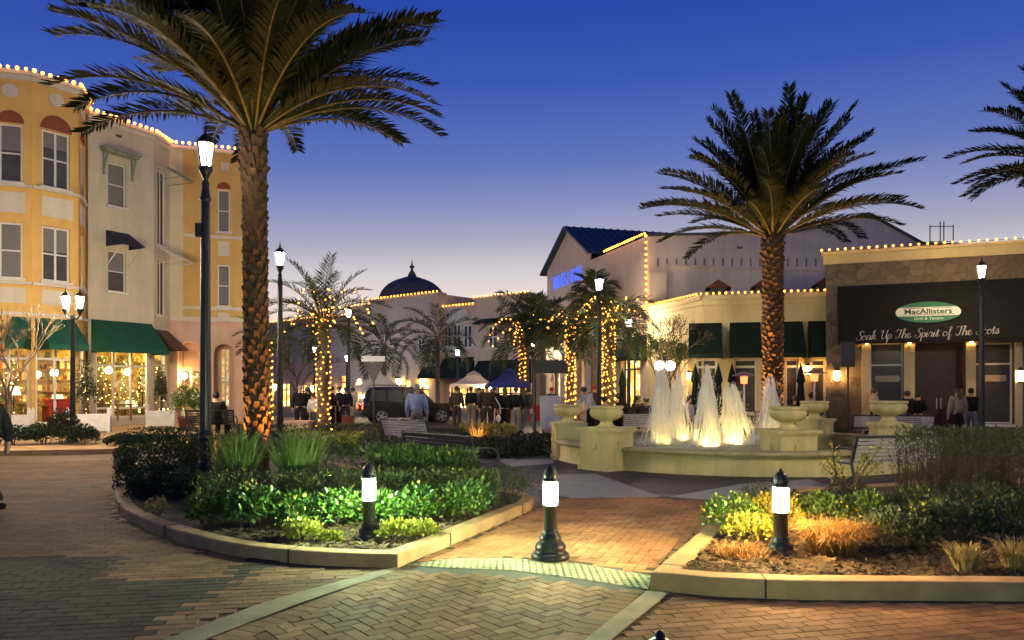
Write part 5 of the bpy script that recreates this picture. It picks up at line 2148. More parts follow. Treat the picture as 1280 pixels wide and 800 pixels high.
for i, (s0, s1, h, d, _) in enumerate(segs):
    g = Fac(fr.a + fr.n * d, fr.b + fr.n * d)
    for q in wins[i]:
        g.window(bz, *fw_(*q, d), m_frame, m_pane, 2, 2, .10, .2, True)
    for q in shops[i]:
        a, b, c, e = fw_(*q, d)
        mb = MB()
        for s in (a, (a + b) / 2, b):
            g.box(mb, s - .05, s + .05, c, e, -.18, -.08)
        g.box(mb, a, b, e - .6, e - .5, -.178, -.085)
        w = mb.build('shop_window', m_framed, bz)
        pm = MB()
        g.box(pm, a, b, c, e, -.16, -.15)
        sub(pm, 'pane', e_shopb, w)
g3f = Fac(fr.a, fr.b)
mb = MB()      # pale lunette over the triple window and white surround
half_disc(mb, g3f, fr.s(571.5), fr.z(571, 401), 1.25, .12, 18)
g3f.box(mb, fr.s(551), fr.s(592), fr.z(571, 403.5), fr.z(571, 401.2), 0, .16)
g3f.box(mb, fr.s(551), fr.s(592), fr.z(571, 438), fr.z(571, 436), 0, .14)
mb.build('lunette', m_trim, bz)
gd = Fac(fr.a + fr.n * .35, fr.b + fr.n * .35)
for pa, pb in ((600, 624), (632, 655)):
    awning(bz, gd, gd.s(pa), gd.s(pb), gd.z(612, 398), gd.z(612, 405), .9, m_dgreen, .03, 'window_awning')
awning(bz, g3f, fr.s(536), fr.s(596), fr.z(566, 447), fr.z(566, 470), 1.2, m_dgreen, .2)
awning(bz, gd, gd.s(598), gd.s(664), gd.z(630, 450), gd.z(630, 476), 1.2, m_dgreen, .2)
# dome
cdm = fr.pt(fr.s(515, -3.2), 0, -3.2)
rd = 41.5 / F * cdm.y
mb = MB()
z0 = 8.9
prof = [(rd * 1.06, 0), (rd * 1.06, .12), (rd * 1.0, .18)] + [(rd * math.cos(a), .18 + rd * .74 * math.sin(a)) for a in [k * PI / 2 / 14 for k in range(1, 14)]]
mb.lathe(prof, (cdm.x, cdm.y, z0), 40)
mb.lathe([(rd * 1.0, -1.2), (rd * 1.0, 0)], (cdm.x, cdm.y, z0), 40)
dm = mb.build('dome', m_dome, bz)
zt = z0 + .18 + rd * .74
mb = MB()
mb.lathe([(.75, -.1), (.75, .02), (.4, .1), (.34, .3), (.25, .36), (.3, .42), (.14, .6), (.1, .8), (.22, .95), (.26, .95), (.18, 1.02), (.08, 1.1), (.05, 1.3), (.0, 1.75)], (cdm.x, cdm.y, zt - .05), 14)
sub(mb, 'finial', m_dome, dm)
# ---- gabled store
gA, gB = Vector((2.14, 46.2)), Vector((5.97, 33.0))
fg = Fac(gA, gB)
gb = thing('gabled_store', 'gabled store with blue metal roof and a tall grey lavender side wall', 'building', (gB.x, gB.y, 0))
sg = 7.1
wall, trim = MB(), MB()
zE, zP = 8.85, 10.75
sP = fg.s(711)
ghol = [(fg.s(693), fg.s(706), .3, 3.4), (fg.s(727), fg.s(737), .2, 4.4)]
fg.wall(wall, 0, sg, 0, zE, ghol, .4)
wall.add([fg.pt(0, zE), fg.pt(sg, zE), fg.pt(sP, zP)], [(0, 1, 2)])
zB = 8.28
s7 = sg + .25
bh = [(fg.s(779), fg.s(803), .25, 3.2)]
fg.wall(wall, sg, fg.L, 0, zB, bh, .3, .12)
wall.quad(fg.pt(sg, 0, 0), fg.pt(sg, 0, .12), fg.pt(sg, zE, .12), fg.pt(sg, zE, 0))
wall.build('wall', m_lav2, gb)
# side wall facing the square, rising to a low gable
fw2 = Fac(fg.pt(fg.L, 0, .12).to_2d(), (20.2, 35.6))
mb = MB()
zz = [(0, zB), (fw2.s(992), fw2.z(992, 291)), (fw2.s(1085), fw2.z(1085, 268)), (fw2.s(1152), fw2.z(1152, 305)), (fw2.s(1230), fw2.z(1152, 305))]
for (a, za), (b, zb) in zip(zz, zz[1:]):
    mb.quad(fw2.pt(a, 0), fw2.pt(b, 0), fw2.pt(b, zb), fw2.pt(a, za))
mb.build('side_wall', m_lav, gb)
mb = MB()
for (a, za), (b, zb) in zip(zz, zz[1:]):
    mb.quad(fw2.pt(a, za - .02), fw2.pt(b, zb - .02), fw2.pt(b, zb - .02, -12), fw2.pt(a, za - .02, -12))
    mb.bar(fw2.pt(a, za + .03, .02), fw2.pt(b, zb + .03, .02), .2, .1)
mb.build('flat_roof', m_flat, gb)
mb = MB()
for k in range(20):
    px = 822 + k * 11.6
    s = fw2.s(px)
    fw2.box(mb, s - .025, s + .025, fw2.z(px, 333), fw2.z(px, 323), -.01, .05)
fw2.box(mb, fw2.s(921), fw2.s(928), fw2.z(924, 311), fw2.z(924, 308), 0, .04)
mb.build('scupper', stucco('scupper_grey', (.24, .21, .2)), gb)
mb = MB()
fw2.box(mb, fw2.s(832), fw2.s(1160), fw2.z(960, 337), fw2.z(960, 334.5), -.02, .10)
mb.build('ledge', m_lav, gb)
mb = MB()
for px in (905, 990, 1060, 1120):
    s = fw2.s(px)
    fw2.box(mb, s - .008, s + .008, 5.1, 8.2, -.01, .004)
mb.build('control_joint', m_lav2, gb)['kind'] = 'stuff'
mb = MB()
fw2.box(mb, .02, fw2.s(831), 0, fw2.z(822, 341), -.05, .25)
mb.build('pilaster', m_lav2, gb)
# blue roof with standing seams
ri_ = Vector((-fg.n.x, -fg.n.y, 0))
pk, er, el = fg.pt(sP, zP, .35), fg.pt(sg + .3, zE - .12, .35), fg.pt(-.4, zE - .18, .35)
ln = 11.5
mb = MB()
th = Vector((0, 0, .12))
for q in (er, el):
    A, B, C, D_ = pk, q, q + ri_ * ln, pk + ri_ * ln
    mb.add([A, B, C, D_, A - th, B - th, C - th, D_ - th], [(0, 1, 2, 3), (4, 7, 6, 5), (0, 4, 5, 1), (1, 5, 6, 2), (2, 6, 7, 3)])
    for k in range(26):
        o = ri_ * (ln * (k + .5) / 26)
        mb.bar(A + o + Vector((0, 0, .02)), B + o + Vector((0, 0, .02)), .04, .06)
mb.build('metal_roof', m_roofm, gb)
# entrance portico, pilasters and lit windows of the store
for a, b in ((fg.s(684.5), fg.s(692)), (fg.s(707), fg.s(724.5)), (fg.s(739), fg.s(752))):
    mb = MB()
    fg.box(mb, a, b, 0, 5.0, 0, .35)
    fg.box(mb, a - .1, b + .1, 5.0, 5.25, 0, .45)
    fg.box(mb, a - .08, b + .08, 0, .3, 0, .43)
    mb.build('pilaster', m_trim, gb)
mb = MB()
fg.box(mb, fg.s(724), fg.s(740), 4.45, 5.1, .01, .3)
mb.build('lintel', m_trim, gb)
for a, b, c, e in ghol + bh:
    d = .12 if (a, b, c, e) in bh else 0
    mb = MB()
    for s in (a, (a + b) / 2, b):
        fg.box(mb, s - .05, s + .05, c, e, d - .3, d - .2)
    fg.box(mb, a, b, e - .7, e - .62, d - .297, d - .205)
    w = mb.build('shop_window', m_framed, gb)
    pm = MB()
    fg.box(pm, a, b, c, e, d - .27, d - .26)
    sub(pm, 'pane', e_shopb, w)
fgd = Fac(fg.a + fg.n * .12, fg.b + fg.n * .12)
awning(gb, fgd, fgd.s(772), fgd.s(809), fgd.z(792, 421), fgd.z(792, 447), 1.0, m_dgreen, .2)
# ---- restaurant with dark green awnings
rA, rB, rC = Vector((5.75, 32.3)), Vector((7.07, 28.0)), Vector((11.3, 27.0))
f5, f6 = Fac(rA, rB), Fac(rB, rC)
rb = thing('restaurant', 'low cream restaurant with dark green awnings beyond the fountain', 'building', (rB.x, rB.y, 0))
ZR = 5.02
wall, trim = MB(), MB()
wp = [(871, 896), (918, 946), (982, 998), (1014, 1032)]
rh = [(f6.s(a), f6.s(b), .75, f6.z((a + b) / 2, 449)) for a, b in wp]
lh = [(f5.s(846), f5.s(860), .7, 2.8)]
f5.wall(wall, 0, f5.L, 0, ZR, lh, .2)
f6.wall(wall, 0, f6.L, 0, ZR, rh, .2)
wall.build('wall', m_rest, rb)
for f in (f5, f6):
    f.box(trim, -.05, f.L + .05, ZR - .3, ZR - .12, -.02, .1)
    f.box(trim, -.05, f.L + .05, ZR - .118, ZR + .06, -.2, .2)
trim.build('cornice', m_rest, rb)
mb = MB()
mb.quad((rA.x, rA.y, ZR - .1), (rB.x, rB.y, ZR - .1), (rC.x, rC.y, ZR - .1), (12, 32.5, ZR - .1))
mb.build('roof', m_flat, rb)
for a, b, c, e in rh:
    f6.window(rb, a, b, c, e, m_frame, m_pane, 1, 1, .06, .2)
    mb = MB()
    f6.box(mb, a, b, f6.z(930, 460), f6.z(930, 457), -.12, -.06)
    mb.build('transom_bar', m_frame, rb)
f5.window(rb, *lh[0], m_frame, e_warm, 2, 2, .06, .2)
for a, b in ((861, 902), (912, 950), (963, 1003), (1010, 1042)):
    s0, s1 = f6.s(a), min(f6.s(b), f6.L - .02)
    awning(rb, f6, s0, s1, f6.z(930, 403), Z(441, 26.4), 1.0, m_dgreen, .16)
for px in (898, 956, 1034):
    s = f6.s(px, -1.3)
    mb = MB()
    f6.box(mb, s - .3, s + .3, ZR - .1, ZR + .55, -2.2, -1.3)
    dmr = mb.build('dormer', m_framed, rb)
    mb = MB()
    a, b, c = f6.pt(s - .48, ZR + .5, -1.22), f6.pt(s + .48, ZR + .5, -1.22), f6.pt(s, ZR + .82, -1.22)
    nb = Vector((-f6.n.x, -f6.n.y, 0))
    mb.extr([a, b, c], nb * 1.2)
    sub(mb, 'dormer_roof', m_dterra, dmr)
# ---- stone fronted pub
sA = Vector((X(1033, 25.6), 25.6))
sd_ = Vector((X(1280, 23.5), 23.5)) - sA
sB = sA + sd_ * 1.35
f7 = Fac(sA, sB)
sb = thing('stone_pub', 'stone fronted pub with a huge black awning at the right', 'building', (sA.x, sA.y, 0))
ZS = 6.18
wall, trim = MB(), MB()
oh = [(f7.s(1088), f7.s(1130), .55, f7.z(1110, 428)), (f7.s(1145), f7.s(1207), .02, f7.z(1176, 428)), (f7.s(1220), f7.s(1268), .55, f7.z(1244, 428))]
f7.wall(wall, 0, f7.L, 0, ZS - .35, oh, .5)
q = f7.pt(0, 0, -8)
wall.quad((sA.x, sA.y, 0), (q.x, q.y, 0), (q.x, q.y, ZS - .35), (sA.x, sA.y, ZS - .35))
wall.build('wall', m_ston, sb)
f7.box(trim, -.1, f7.L, ZS - .35, ZS - .05, -.3, .1)
f7.box(trim, -.16, f7.L, ZS - .048, ZS + .05, -.3, .18)
trim.build('cornice', m_rest, sb)
mb = MB()
mb.quad(f7.pt(0, ZS - .2, -.2), f7.pt(f7.L, ZS - .2, -.2), f7.pt(f7.L, ZS - .2, -8), f7.pt(0, ZS - .2, -8))
mb.build('roof', m_flat, sb)
for pa, pb in ((1077, 1088), (1130, 1143), (1207, 1219), (1268, 1277)):
    mb = MB()
    f7.box(mb, f7.s(pa), f7.s(pb), .02, f7.z(1176, 430), .002, .12)
    mb.build('post', m_rest, sb)
for a, b, c, e in (oh[0], oh[2]):
    w = f7.window(sb, a, b, c, e, m_frame, m_pane, 1, 1, .05, .4)
    mb = MB()
    zt_ = f7.z(1110, 456)
    f7.box(mb, a + .05, b - .05, zt_ - .03, zt_ + .03, -.37, -.30)
    mb.build('transom_bar', m_frame, sb)
a, b, c, e = oh[1]
mb = MB()
f7.box(mb, a, b, c, e, -.5, -.45)
for k in range(2):
    for j in range(3):
        s0 = a + (b - a) * (k + .12) / 2
        s1 = a + (b - a) * (k + .88) / 2
        z0_, z1_ = c + .15 + j * .85, c + .85 + j * .85
        f7.box(mb, s0, s1, z0_, z1_, -.449, -.42)
dr = mb.build('door', m_red, sb)
mb = MB()
for sg_ in (-.06, .06):
    f7.box(mb, (a + b) / 2 + sg_ - .012, (a + b) / 2 + sg_ + .012, 1.0, 1.35, -.42, -.36)
sub(mb, 'handle', m_frame, dr)
ab0, ab1 = f7.s(1047), f7.L
zat, zab = f7.z(1050, 358), Z(426, 24.6)
pubaw = awning(sb, f7, ab0, ab1, zat, zab, 1.05, m_blackc, .12)
for pa, pb in ((1094, 1127), (1231, 1262)):      # oval stickers on the pub windows
    s_, z_o = (f7.s(pa) + f7.s(pb)) / 2, f7.z(1110, 473)
    rx, rz_ = (f7.s(pb) - f7.s(pa)) / 2, .24
    for k_, (m_, lo, hi, dd) in enumerate(((m_dgrn2, -1, 1, -.350), (m_beige, -.45, .4, -.347))):
        pts = []
        for k in range(32):
            a_ = 2 * PI * k / 32
            zz_ = max(lo, min(hi, math.sin(a_)))
            pts.append(f7.pt(s_ + rx * math.cos(a_) * (1 if k_ == 0 else .96), z_o + rz_ * zz_, dd))
        mb = MB()
        mb.extr(pts, Vector((f7.n.x, f7.n.y, 0)) * .003)
        mb.build('window_sticker', m_, sb)
# roof ladder cage
t = thing('roof_ladder', 'thin metal roof access cage standing on top of the stone pub', 'roof ladder', (X(1177, 27.5), 27.5, ZS - .2))
mb = MB()
for x in (-.42, -.05, .08, .42):
    mb.tube([(x, 0, 0), (x, 0, 1.72 if abs(x) < .3 else 1.6)], .018, 6)
for z in (.5, 1.0, 1.55):
    mb.tube([(-.42, 0, z), (.42, 0, z)], .014, 6)
mb.build('frame', m_blackm, t, world=False)
mb = MB()
mb.box((-.35, 0, .12), (.35, .3, .24))
mb.box((.2, 0, .12), (.5, .3, .24))
mb.build('base_box', m_blackm, t, world=False)

# ------------------------------------------------------------------ signs
m_white = mat('sign_white', (.75, .75, .72), (.7, .7, .67), .5, 3)
m_sgreen = mat('sign_green', (.03, .18, .10), (.025, .15, .08), .5, 3)
m_sdark = mat('sign_dark_green', (.012, .05, .035), (.01, .04, .03), .5, 3)
# frame of the sloping awning face
pA, pB = f7.pt(ab0, zat, .02), f7.pt(ab0, zab, 1.07)
slope = (pA - pB).normalized()
u3 = Vector((f7.u.x, f7.u.y, 0))
nrm = u3.cross(slope).normalized()


def aw_mat(px, py, lift=.03):
    """where the view ray meets the awning slope"""
    o, d = Vector((0, 0, HE)), Vector(((px - 640) / F, 1, -(py - HY) / F))
    t_ = (pB - o).dot(nrm) / d.dot(nrm)
    p = o + d * t_ + nrm * lift
    return Matrix(((u3.x, slope.x, nrm.x, p.x), (u3.y, slope.y, nrm.y, p.y), (u3.z, slope.z, nrm.z, p.z), (0, 0, 0, 1)))


mw = aw_mat(1159.5, 391.5)
og = thing('oval_sign', 'green and white oval pub sign on the black awning', 'sign', mw.translation)
wS, hS = .92, .40


def oval(rx, ry, z, n_=48, y0=-9, y1=9):
    pts = []
    for k in range(n_):
        a = 2 * PI * k / n_
        pts.append((rx * math.cos(a), max(y0, min(y1, ry * math.sin(a))), z))
    return pts


def put(pts, dz, name, m):
    mb = MB()
    a = [mw @ Vector(p) for p in pts]
    mb.extr(a, nrm * dz)
    return mb.build(name, m, og)


put(oval(wS, hS, 0), .03, 'board', m_sgreen)
put(oval(wS * .985, hS * .97, .031, 64, -.14, .19), .006, 'white_band', m_white)
T = lambda x, y, z: mw @ Matrix.Translation((x, y, z))
text_mesh('lettering', 'MacAllisters', m_sdark, .27, .003, 0, 1.0, parent=og, mw=T(0, -.065, .045), sx=1.0, offset=.006)
for x0, x1, y in ((-.68, -.1, .145), (.14, .68, .145), (-.72, .72, -.105)):
    put([(x0, y, .038), (x1, y, .038), (x1, y + .016, .038), (x0, y + .016, .038)], .004, 'rule', m_sdark)
text_mesh('lettering', 'Grill & Tavern', m_white, .14, .003, .2, 1.0, parent=og, mw=T(0, -.29, .04))
# flowing script line, each letter drawn as pen strokes
GL = {'a': (.55, [[(.42, .40), (.28, .5), (.1, .38), (.06, .15), (.18, 0), (.34, .1), (.43, .42)], [(.43, .44), (.40, .1), (.46, 0), (.58, .12)]]),
      'c': (.45, [[(.4, .4), (.28, .5), (.1, .38), (.06, .15), (.18, 0), (.34, .04), (.48, .16)]]),
      'e': (.45, [[(.0, .08), (.2, .2), (.34, .38), (.26, .5), (.12, .42), (.08, .18), (.18, 0), (.34, .03), (.48, .16)]]),
      'f': (.42, [[(0, .1), (.2, .4), (.36, .85), (.32, 1.0), (.22, .9), (.2, .4), (.18, -.2), (.22, -.42), (.32, -.3), (.28, -.02), (.45, .1)]]),
      'h': (.55, [[(0, .1), (.2, .5), (.32, .9), (.26, 1), (.18, .85), (.12, .3), (.1, 0)], [(.1, .1), (.22, .4), (.36, .5), (.42, .38), (.4, .1), (.46, 0), (.6, .12)]]),
      'i': (.30, [[(0, .1), (.14, .5), (.12, .1), (.18, 0), (.32, .12)], [(.17, .70), (.2, .75)]]),
      'k': (.52, [[(0, .1), (.2, .5), (.3, .9), (.24, 1), (.16, .85), (.1, 0)], [(.1, .15), (.36, .48), (.34, .3), (.16, .24), (.3, .18), (.4, 0), (.55, .1)]]),
      'o': (.46, [[(.26, .5), (.1, .4), (.06, .15), (.18, 0), (.34, .1), (.38, .36), (.26, .5), (.32, .42), (.5, .42)]]),
      'p': (.48, [[(0, .1), (.14, .5), (.08, -.42)], [(.12, .3), (.28, .5), (.42, .36), (.36, .08), (.2, 0), (.1, .06)], [(.2, 0), (.36, .02), (.5, .12)]]),
      'r': (.44, [[(0, .1), (.12, .54), (.2, .46), (.34, .48), (.3, .1), (.38, 0), (.5, .12)]]),
      's': (.38, [[(0, .08), (.22, .54), (.3, .2), (.2, 0), (.08, .08)], [(.2, 0), (.4, .1)]]),
      't': (.34, [[(0, .1), (.2, .8), (.16, .1), (.22, 0), (.36, .12)], [(.06, .56), (.34, .58)]]),
      'S': (.66, [[(.72, .8), (.6, 1), (.38, .92), (.32, .7), (.5, .5), (.56, .25), (.4, .0), (.14, .02), (.06, .2), (.2, .3)]]),
      'T': (.66, [[(.1, .75), (.14, .95), (.4, .92), (.7, .98), (.86, 1.05)], [(.52, .95), (.46, .5), (.36, .08), (.18, 0), (.08, .12), (.16, .22)]]),
      'U': (.78, [[(.08, .75), (.14, .95), (.26, .95), (.24, .6), (.22, .2), (.36, 0), (.54, .15), (.64, .6), (.68, .98)], [(.68, .98), (.64, .3), (.7, .02), (.84, .12)]])}
line, cx_ = [], 0.0
for ch in 'Soak Up The Spirit of The Scots':
    if ch == ' ':
        cx_ += .34
        continue
    w_, st = GL[ch]
    for q in st:
        line.append([(cx_ + x + .28 * y, y) for x, y in q])
    cx_ += w_ * .92
m0, m1_ = aw_mat(1069, 426, .02), aw_mat(1251, 417, .02)
A_, B_ = m0.translation.copy(), m1_.translation.copy()
k = (B_ - A_).length / (cx_ + .2)
ux = (B_ - A_).normalized()
uy = nrm.cross(ux).normalized()


def crom(q, n_=4):
    q = [Vector((x, y, 0)) for x, y in q]
    if len(q) < 3:
        return q
    e = [q[0]] + q + [q[-1]]
    out = []
    for i in range(1, len(e) - 2):
        for j in range(n_):
            t_ = j / n_
            out.append(.5 * ((2 * e[i]) + (e[i + 1] - e[i - 1]) * t_ + (2 * e[i - 1] - 5 * e[i] + 4 * e[i + 1] - e[i + 2]) * t_ * t_ + (3 * e[i] - e[i - 1] - 3 * e[i + 1] + e[i + 2]) * t_ ** 3))
    return out + [q[-1]]


mb = MB()
for q in line:
    pts = [A_ + ux * (p.x * k) + uy * (p.y * k * 1.15) for p in crom(q)]
    rs = []
    for i, p in enumerate(pts):
        d_ = (pts[min(i + 1, len(pts) - 1)] - pts[max(0, i - 1)])
        rs.append(.006 + .009 * max(0, -d_.normalized().dot(uy)) if d_.length else .01)
    mb.tube(pts, rs, 5)
sub(mb, 'lettering', mat('script_grey', (.5, .49, .46), (.42, .41, .39), .6, 3), pubaw)
# blue lit letters on the gable
e_blue = emat('blue_letter_glow', (.07, .15, 1.0), 1.6)
o = thing('lit_letter_sign', 'blue lit letter sign on the gabled store front', 'sign', fg.pt(fg.s(710), fg.z(710, 350), .1))
sc_ = (fg.s(692.5) + fg.s(728.5)) / 2
tt = text_mesh('letter', 'BARNES & NOBLE', e_blue, 1.05, .006, 0, 1.05, parent=None, mw=None, offset=-.004)
k = (fg.s(728.5) - fg.s(692.5)) / (max(v.co.x for v in tt.data.vertices) - min(v.co.x for v in tt.data.vertices))
tt.data.transform(Matrix.Diagonal((k, 1.05, 1, 1)))
tt.data.transform(frame_mat(fg, sc_, fg.z(711, 355.5), .05))
tt.data.transform(Matrix.Translation(-wloc(o)))
tt.parent = o
# ------------------------------------------------------------------ strings of bulbs
e_bulb = emat('amber_bulb_glow', (1.0, .34, .035), 11.0)
m_cable = mat('black_cable', (.015, .015, .014), (.02, .02, .02), .6, 20)
_b = MB()
_b.ico((0, 0, 0), 1.0, 1)
bulb_me = _b.mesh('bulb', e_bulb)


def light_string(label, path, step, r, group, cap=100, name='light_string', jit=.0, jv=.06):
    """bulbs strung along a line of points"""
    p0 = Vector(path[0])
    t = thing(name, label, 'string lights', p0, 0, group)
    mb = MB()
    mb.tube(path, .008, 4, False)
    mb.build('cable', m_cable, t)
    acc, k = 0.0, 0
    for a, b in zip(path, path[1:]):
        a, b = Vector(a), Vector(b)
        L = (b - a).length
        while acc <= L and k < cap:
            q = a.lerp(b, acc / L) + Vector((R.uniform(-jit, jit), R.uniform(-jit, jit), R.uniform(-jit, jit) + .02))
            inst('bulb', bulb_me, t, q - p0, (0, 0, 0), r * R.uniform(.85, 1.15))
            acc += step * R.uniform(1 - jv, 1 + jv)
            k += 1
        acc -= L
    return t


RG = 'strings of bulbs along the roof edges'
up = lambda v, z: Vector((v[0], v[1], z))
o1 = .20
light_string('amber bulbs along the roof edge of the yellow corner building', [fa.pt(-.6, ZT + .15, o1), fa.pt(fa.L, ZT + .15, o1), fb.pt(fb.L, ZT + .15, o1), fc.pt(fc.L, ZT + .15, o1)], .27, .062, RG)
light_string('amber bulbs along the roof edge of the plain cream building', [f2.pt(0, ZC + .15, o1), f2.pt(f2.L, ZC + .15, o1), fs.pt(fs.L, ZC + .15, o1)], .27, .062, RG)
light_string('amber bulbs along the roof edge of the arcade building', [f3.pt(.0, ZA + .2, .22), f3.pt(f3.L, ZA + .2, .22)], .27, .062, RG)
pts = []
for s0, s1, h, d, _ in segs[:2]:
    pts += [fr.pt(s0, h + .17, d + .2), fr.pt(s1, h + .17, d + .2)]
light_string('amber bulbs along the far left part of the shop row roof', pts, .46, .062, RG)
s0, s1, h, d, _ = segs[2]
light_string('amber bulbs round the roof edge under the dome', [fr.pt(s0, h + .17, d + .2), fr.pt(s1, h + .17, d + .2)], .40, .06, RG)
pts = []
for s0, s1, h, d, _ in segs[3:]:
    pts += [fr.pt(s0, h + .17, d + .2), fr.pt(s1, h + .17, d + .2)]
light_string('amber bulbs along the shop row roof right of the dome', pts, .34, .055, RG)
light_string('amber bulbs rising to the corner of the gabled store and down its edge', [fg.pt(fg.s(760), zB + .1, .2), fg.pt(fg.L + .05, zB + .1, .2), fg.pt(fg.L + .1, ZR + .2, .2)], .26, .05, RG)
light_string('amber bulbs along the cornice of the low restaurant', [f5.pt(0, ZR + .1, .25), f5.pt(f5.L, ZR + .1, .25), f6.pt(f6.L, ZR + .1, .25)], .22, .037, RG)
light_string('amber bulbs along the roof edge of the stone pub', [f7.pt(-.15, ZS + .09, .22), f7.pt(f7.L, ZS + .09, .22)], .24, .034, RG)


def wrap(pt, th, tr, z0, turns, n_, r, lab, ph=0.0):
    path = []
    for k in range(turns * 8 + 1):
        f = k / (turns * 8)
        a = f * turns * 2 * PI + ph
        rr = tr * (1.12 - .12 * f)
        path.append(pt + Vector((math.cos(a) * rr, math.sin(a) * rr, z0 + (th - z0) * f)))
    L = sum((b - a).length for a, b in zip(path, path[1:]))
    return light_string(lab, path, L / n_, r, 'strings of bulbs wound round palm trunks', 100, jit=.015, jv=.45)


def fronds_string(pt, th, spread, n_arc, r, lab, seed, drop=.5, step=.22):
    rnd = random.Random(seed)
    path = []
    for k in range(n_arc):
        a = k * 2.39996 + rnd.uniform(-.3, .3)
        d = Vector((math.cos(a), math.sin(a) * .6, 0))
        L = spread * rnd.uniform(.6, 1.05)
        up_ = rnd.uniform(.25, .8)
        arc = [pt + Vector((0, 0, th)) + d * (L * f) + Vector((0, 0, up_ * math.sin(f * 2.6) * L - drop * f * f * L)) for f in (0, .2, .4, .6, .8, 1)]
        path += arc + arc[::-1]
    return light_string(lab, path, step * 2, r, 'strings of bulbs looped over palm fronds', 90, jit=.05)


def base_of(t):
    return Vector(t.location)


wrap(base_of(lit1), 4.2, .185, .3, 16, 99, .023, 'lower wound amber bulbs on the trunk left of the sign board post')
wrap(base_of(lit1), 4.1, .19, .42, 16, 99, .023, 'second amber string wound between the first on the trunk left of the sign board post', 2.6)
wrap(base_of(lit2), 4.3, .225, .3, 16, 100, .023, 'lower wound amber bulbs on the trunk before the gabled store')
wrap(base_of(lit2), 4.2, .23, .42, 16, 100, .023, 'second amber string wound between the first on the trunk before the gabled store', 2.6)
wrap(base_of(lit3), 4.3, .16, 1.6, 12, 70, .034, 'amber bulbs spiralled round the trunk above the blue canopy')
wrap(base_of(lit4), 4.05, .26, .2, 21, 98, .028, 'amber bulbs round the trunk left of the yield sign')
wrap(base_of(lit5), 3.7, .16, .3, 12, 60, .034, 'amber bulbs round the slim palm behind the big palm trunk')
fronds_string(base_of(lit1), 4.1, 1.7, 7, .026, 'amber bulbs over the fronds of the palm left of the lamp post', 1)
fronds_string(base_of(lit2), 4.2, 1.6, 7, .026, 'amber bulbs over the fronds of the palm right of the lamp post', 2)
fronds_string(base_of(lit3), 4.3, 2.3, 6, .03, 'amber bulbs over the fronds above the blue canopy', 3)
fronds_string(base_of(lit4), 4.05, 2.1, 8, .028, 'amber bulbs over the fronds of the palm left of the yield sign', 4)

# ------------------------------------------------------------------ spotlights at the palms
e_spot = emat('spot_lens_glow', (1.0, .58, .2), 25)


def uplight(label, loc, aim, e, col=(1.0, .50, .15), ang=70):
    t = thing('ground_spotlight', label, 'spotlight', loc, 0, 'ground spotlights in the beds')
    mb = MB()
    d = Vector(aim).normalized()
    mb.tube([(0, 0, -.05), (0, 0, .06)], .018, 6)
    mb.tube([Vector((0, 0, .08)) - d * .05, Vector((0, 0, .08)) + d * .08], [.05, .06], 10)
    mb.build('housing', m_blackm, t, world=False)
    mb = MB()
    c = Vector((0, 0, .08)) + d * .086
    mb.tube([c - d * .003, c], .045, 10)
    mb.build('lens', e_spot, t, world=False)
    lamp('spot', 'SPOT', Vector(loc) + c + d * .02, col, e, t, .04, rad(ang), aim)


b = base_of(palm1)
uplight('spotlight left of the big palm foot', (b.x - .50, b.y - .16, b.z), (.05, .015, 1), 900, (1.0, .40, .08), 62)
uplight('spotlight right of the big palm foot', (b.x + .50, b.y - .2, b.z), (-.05, .02, 1), 900, (1.0, .40, .08), 62)
uplight('narrow spotlight far left of the big palm, aimed at its crown', (b.x - 1.25, b.y - .25, b.z), (.285, .05, 1), 420, (1.0, .42, .09), 20)
uplight('narrow spotlight far right of the big palm, aimed at its crown', (b.x + 1.25, b.y - .3, b.z), (-.285, .06, 1), 420, (1.0, .42, .09), 22)
b = base_of(palm2)
uplight('narrow spotlight aimed at the crown of the palm behind the fountain', (b.x - 1.5, b.y - .4, b.z), (.285, .07, 1), 2600, (1.0, .40, .08), 22)
uplight('spotlight left of the palm behind the fountain', (b.x - .75, b.y - .3, b.z), (.07, .03, 1), 3600, (1.0, .42, .09), 55)
uplight('spotlight right of the palm behind the fountain', (b.x + .8, b.y - .3, b.z), (-.08, .03, 1), 1200, (1.0, .42, .09), 55)
b = base_of(palm3)
uplight('spotlight at the palm beyond the right edge', (b.x - .9, b.y - .5, b.z), (.12, .07, 1), 200, (1, .8, .6))
yb = G(597, 562)
uplight('spotlight in front of the gold lit yucca', (X(597, 20.6), 20.6, 0), (0, .5, .6), 60, ang=80)

# wall lanterns
m_bronze = mat('bronze', (.05, .035, .02), (.03, .022, .014), .4, 8, metal=.5)


def sconce(fac, px, py, label, glow=e_orange, sc=1.0):
    s = fac.s(px)
    p = fac.pt(s, fac.z(px, py), .02)
    t = thing('wall_lantern', label, 'wall lamp', p, math.atan2(fac.n.y, fac.n.x), 'glowing lanterns on the restaurant walls')
    mb = MB()
    mb.box((.02, 0, .02), (.04, .12 * sc, .34 * sc))
    mb.bar((.02, 0, .2 * sc), (.16, 0, .22 * sc), .025)
    mb.lathe([(.09 * sc, .13 * sc), (.1 * sc, .14 * sc), (.03, .22 * sc), (.0, .25 * sc)], (.16, 0, 0), 8)
    mb.lathe([(.04 * sc, -.17 * sc), (.065 * sc, -.14 * sc), (.065 * sc, -.13 * sc)], (.16, 0, 0), 8)
    mb.build('bracket', m_bronze, t, world=False)
    mb = MB()
    mb.lathe([(.06 * sc, -.128 * sc), (.085 * sc, .128 * sc)], (.16, 0, 0), 8)
    mb.build('glass', glow, t, world=False)
    return t


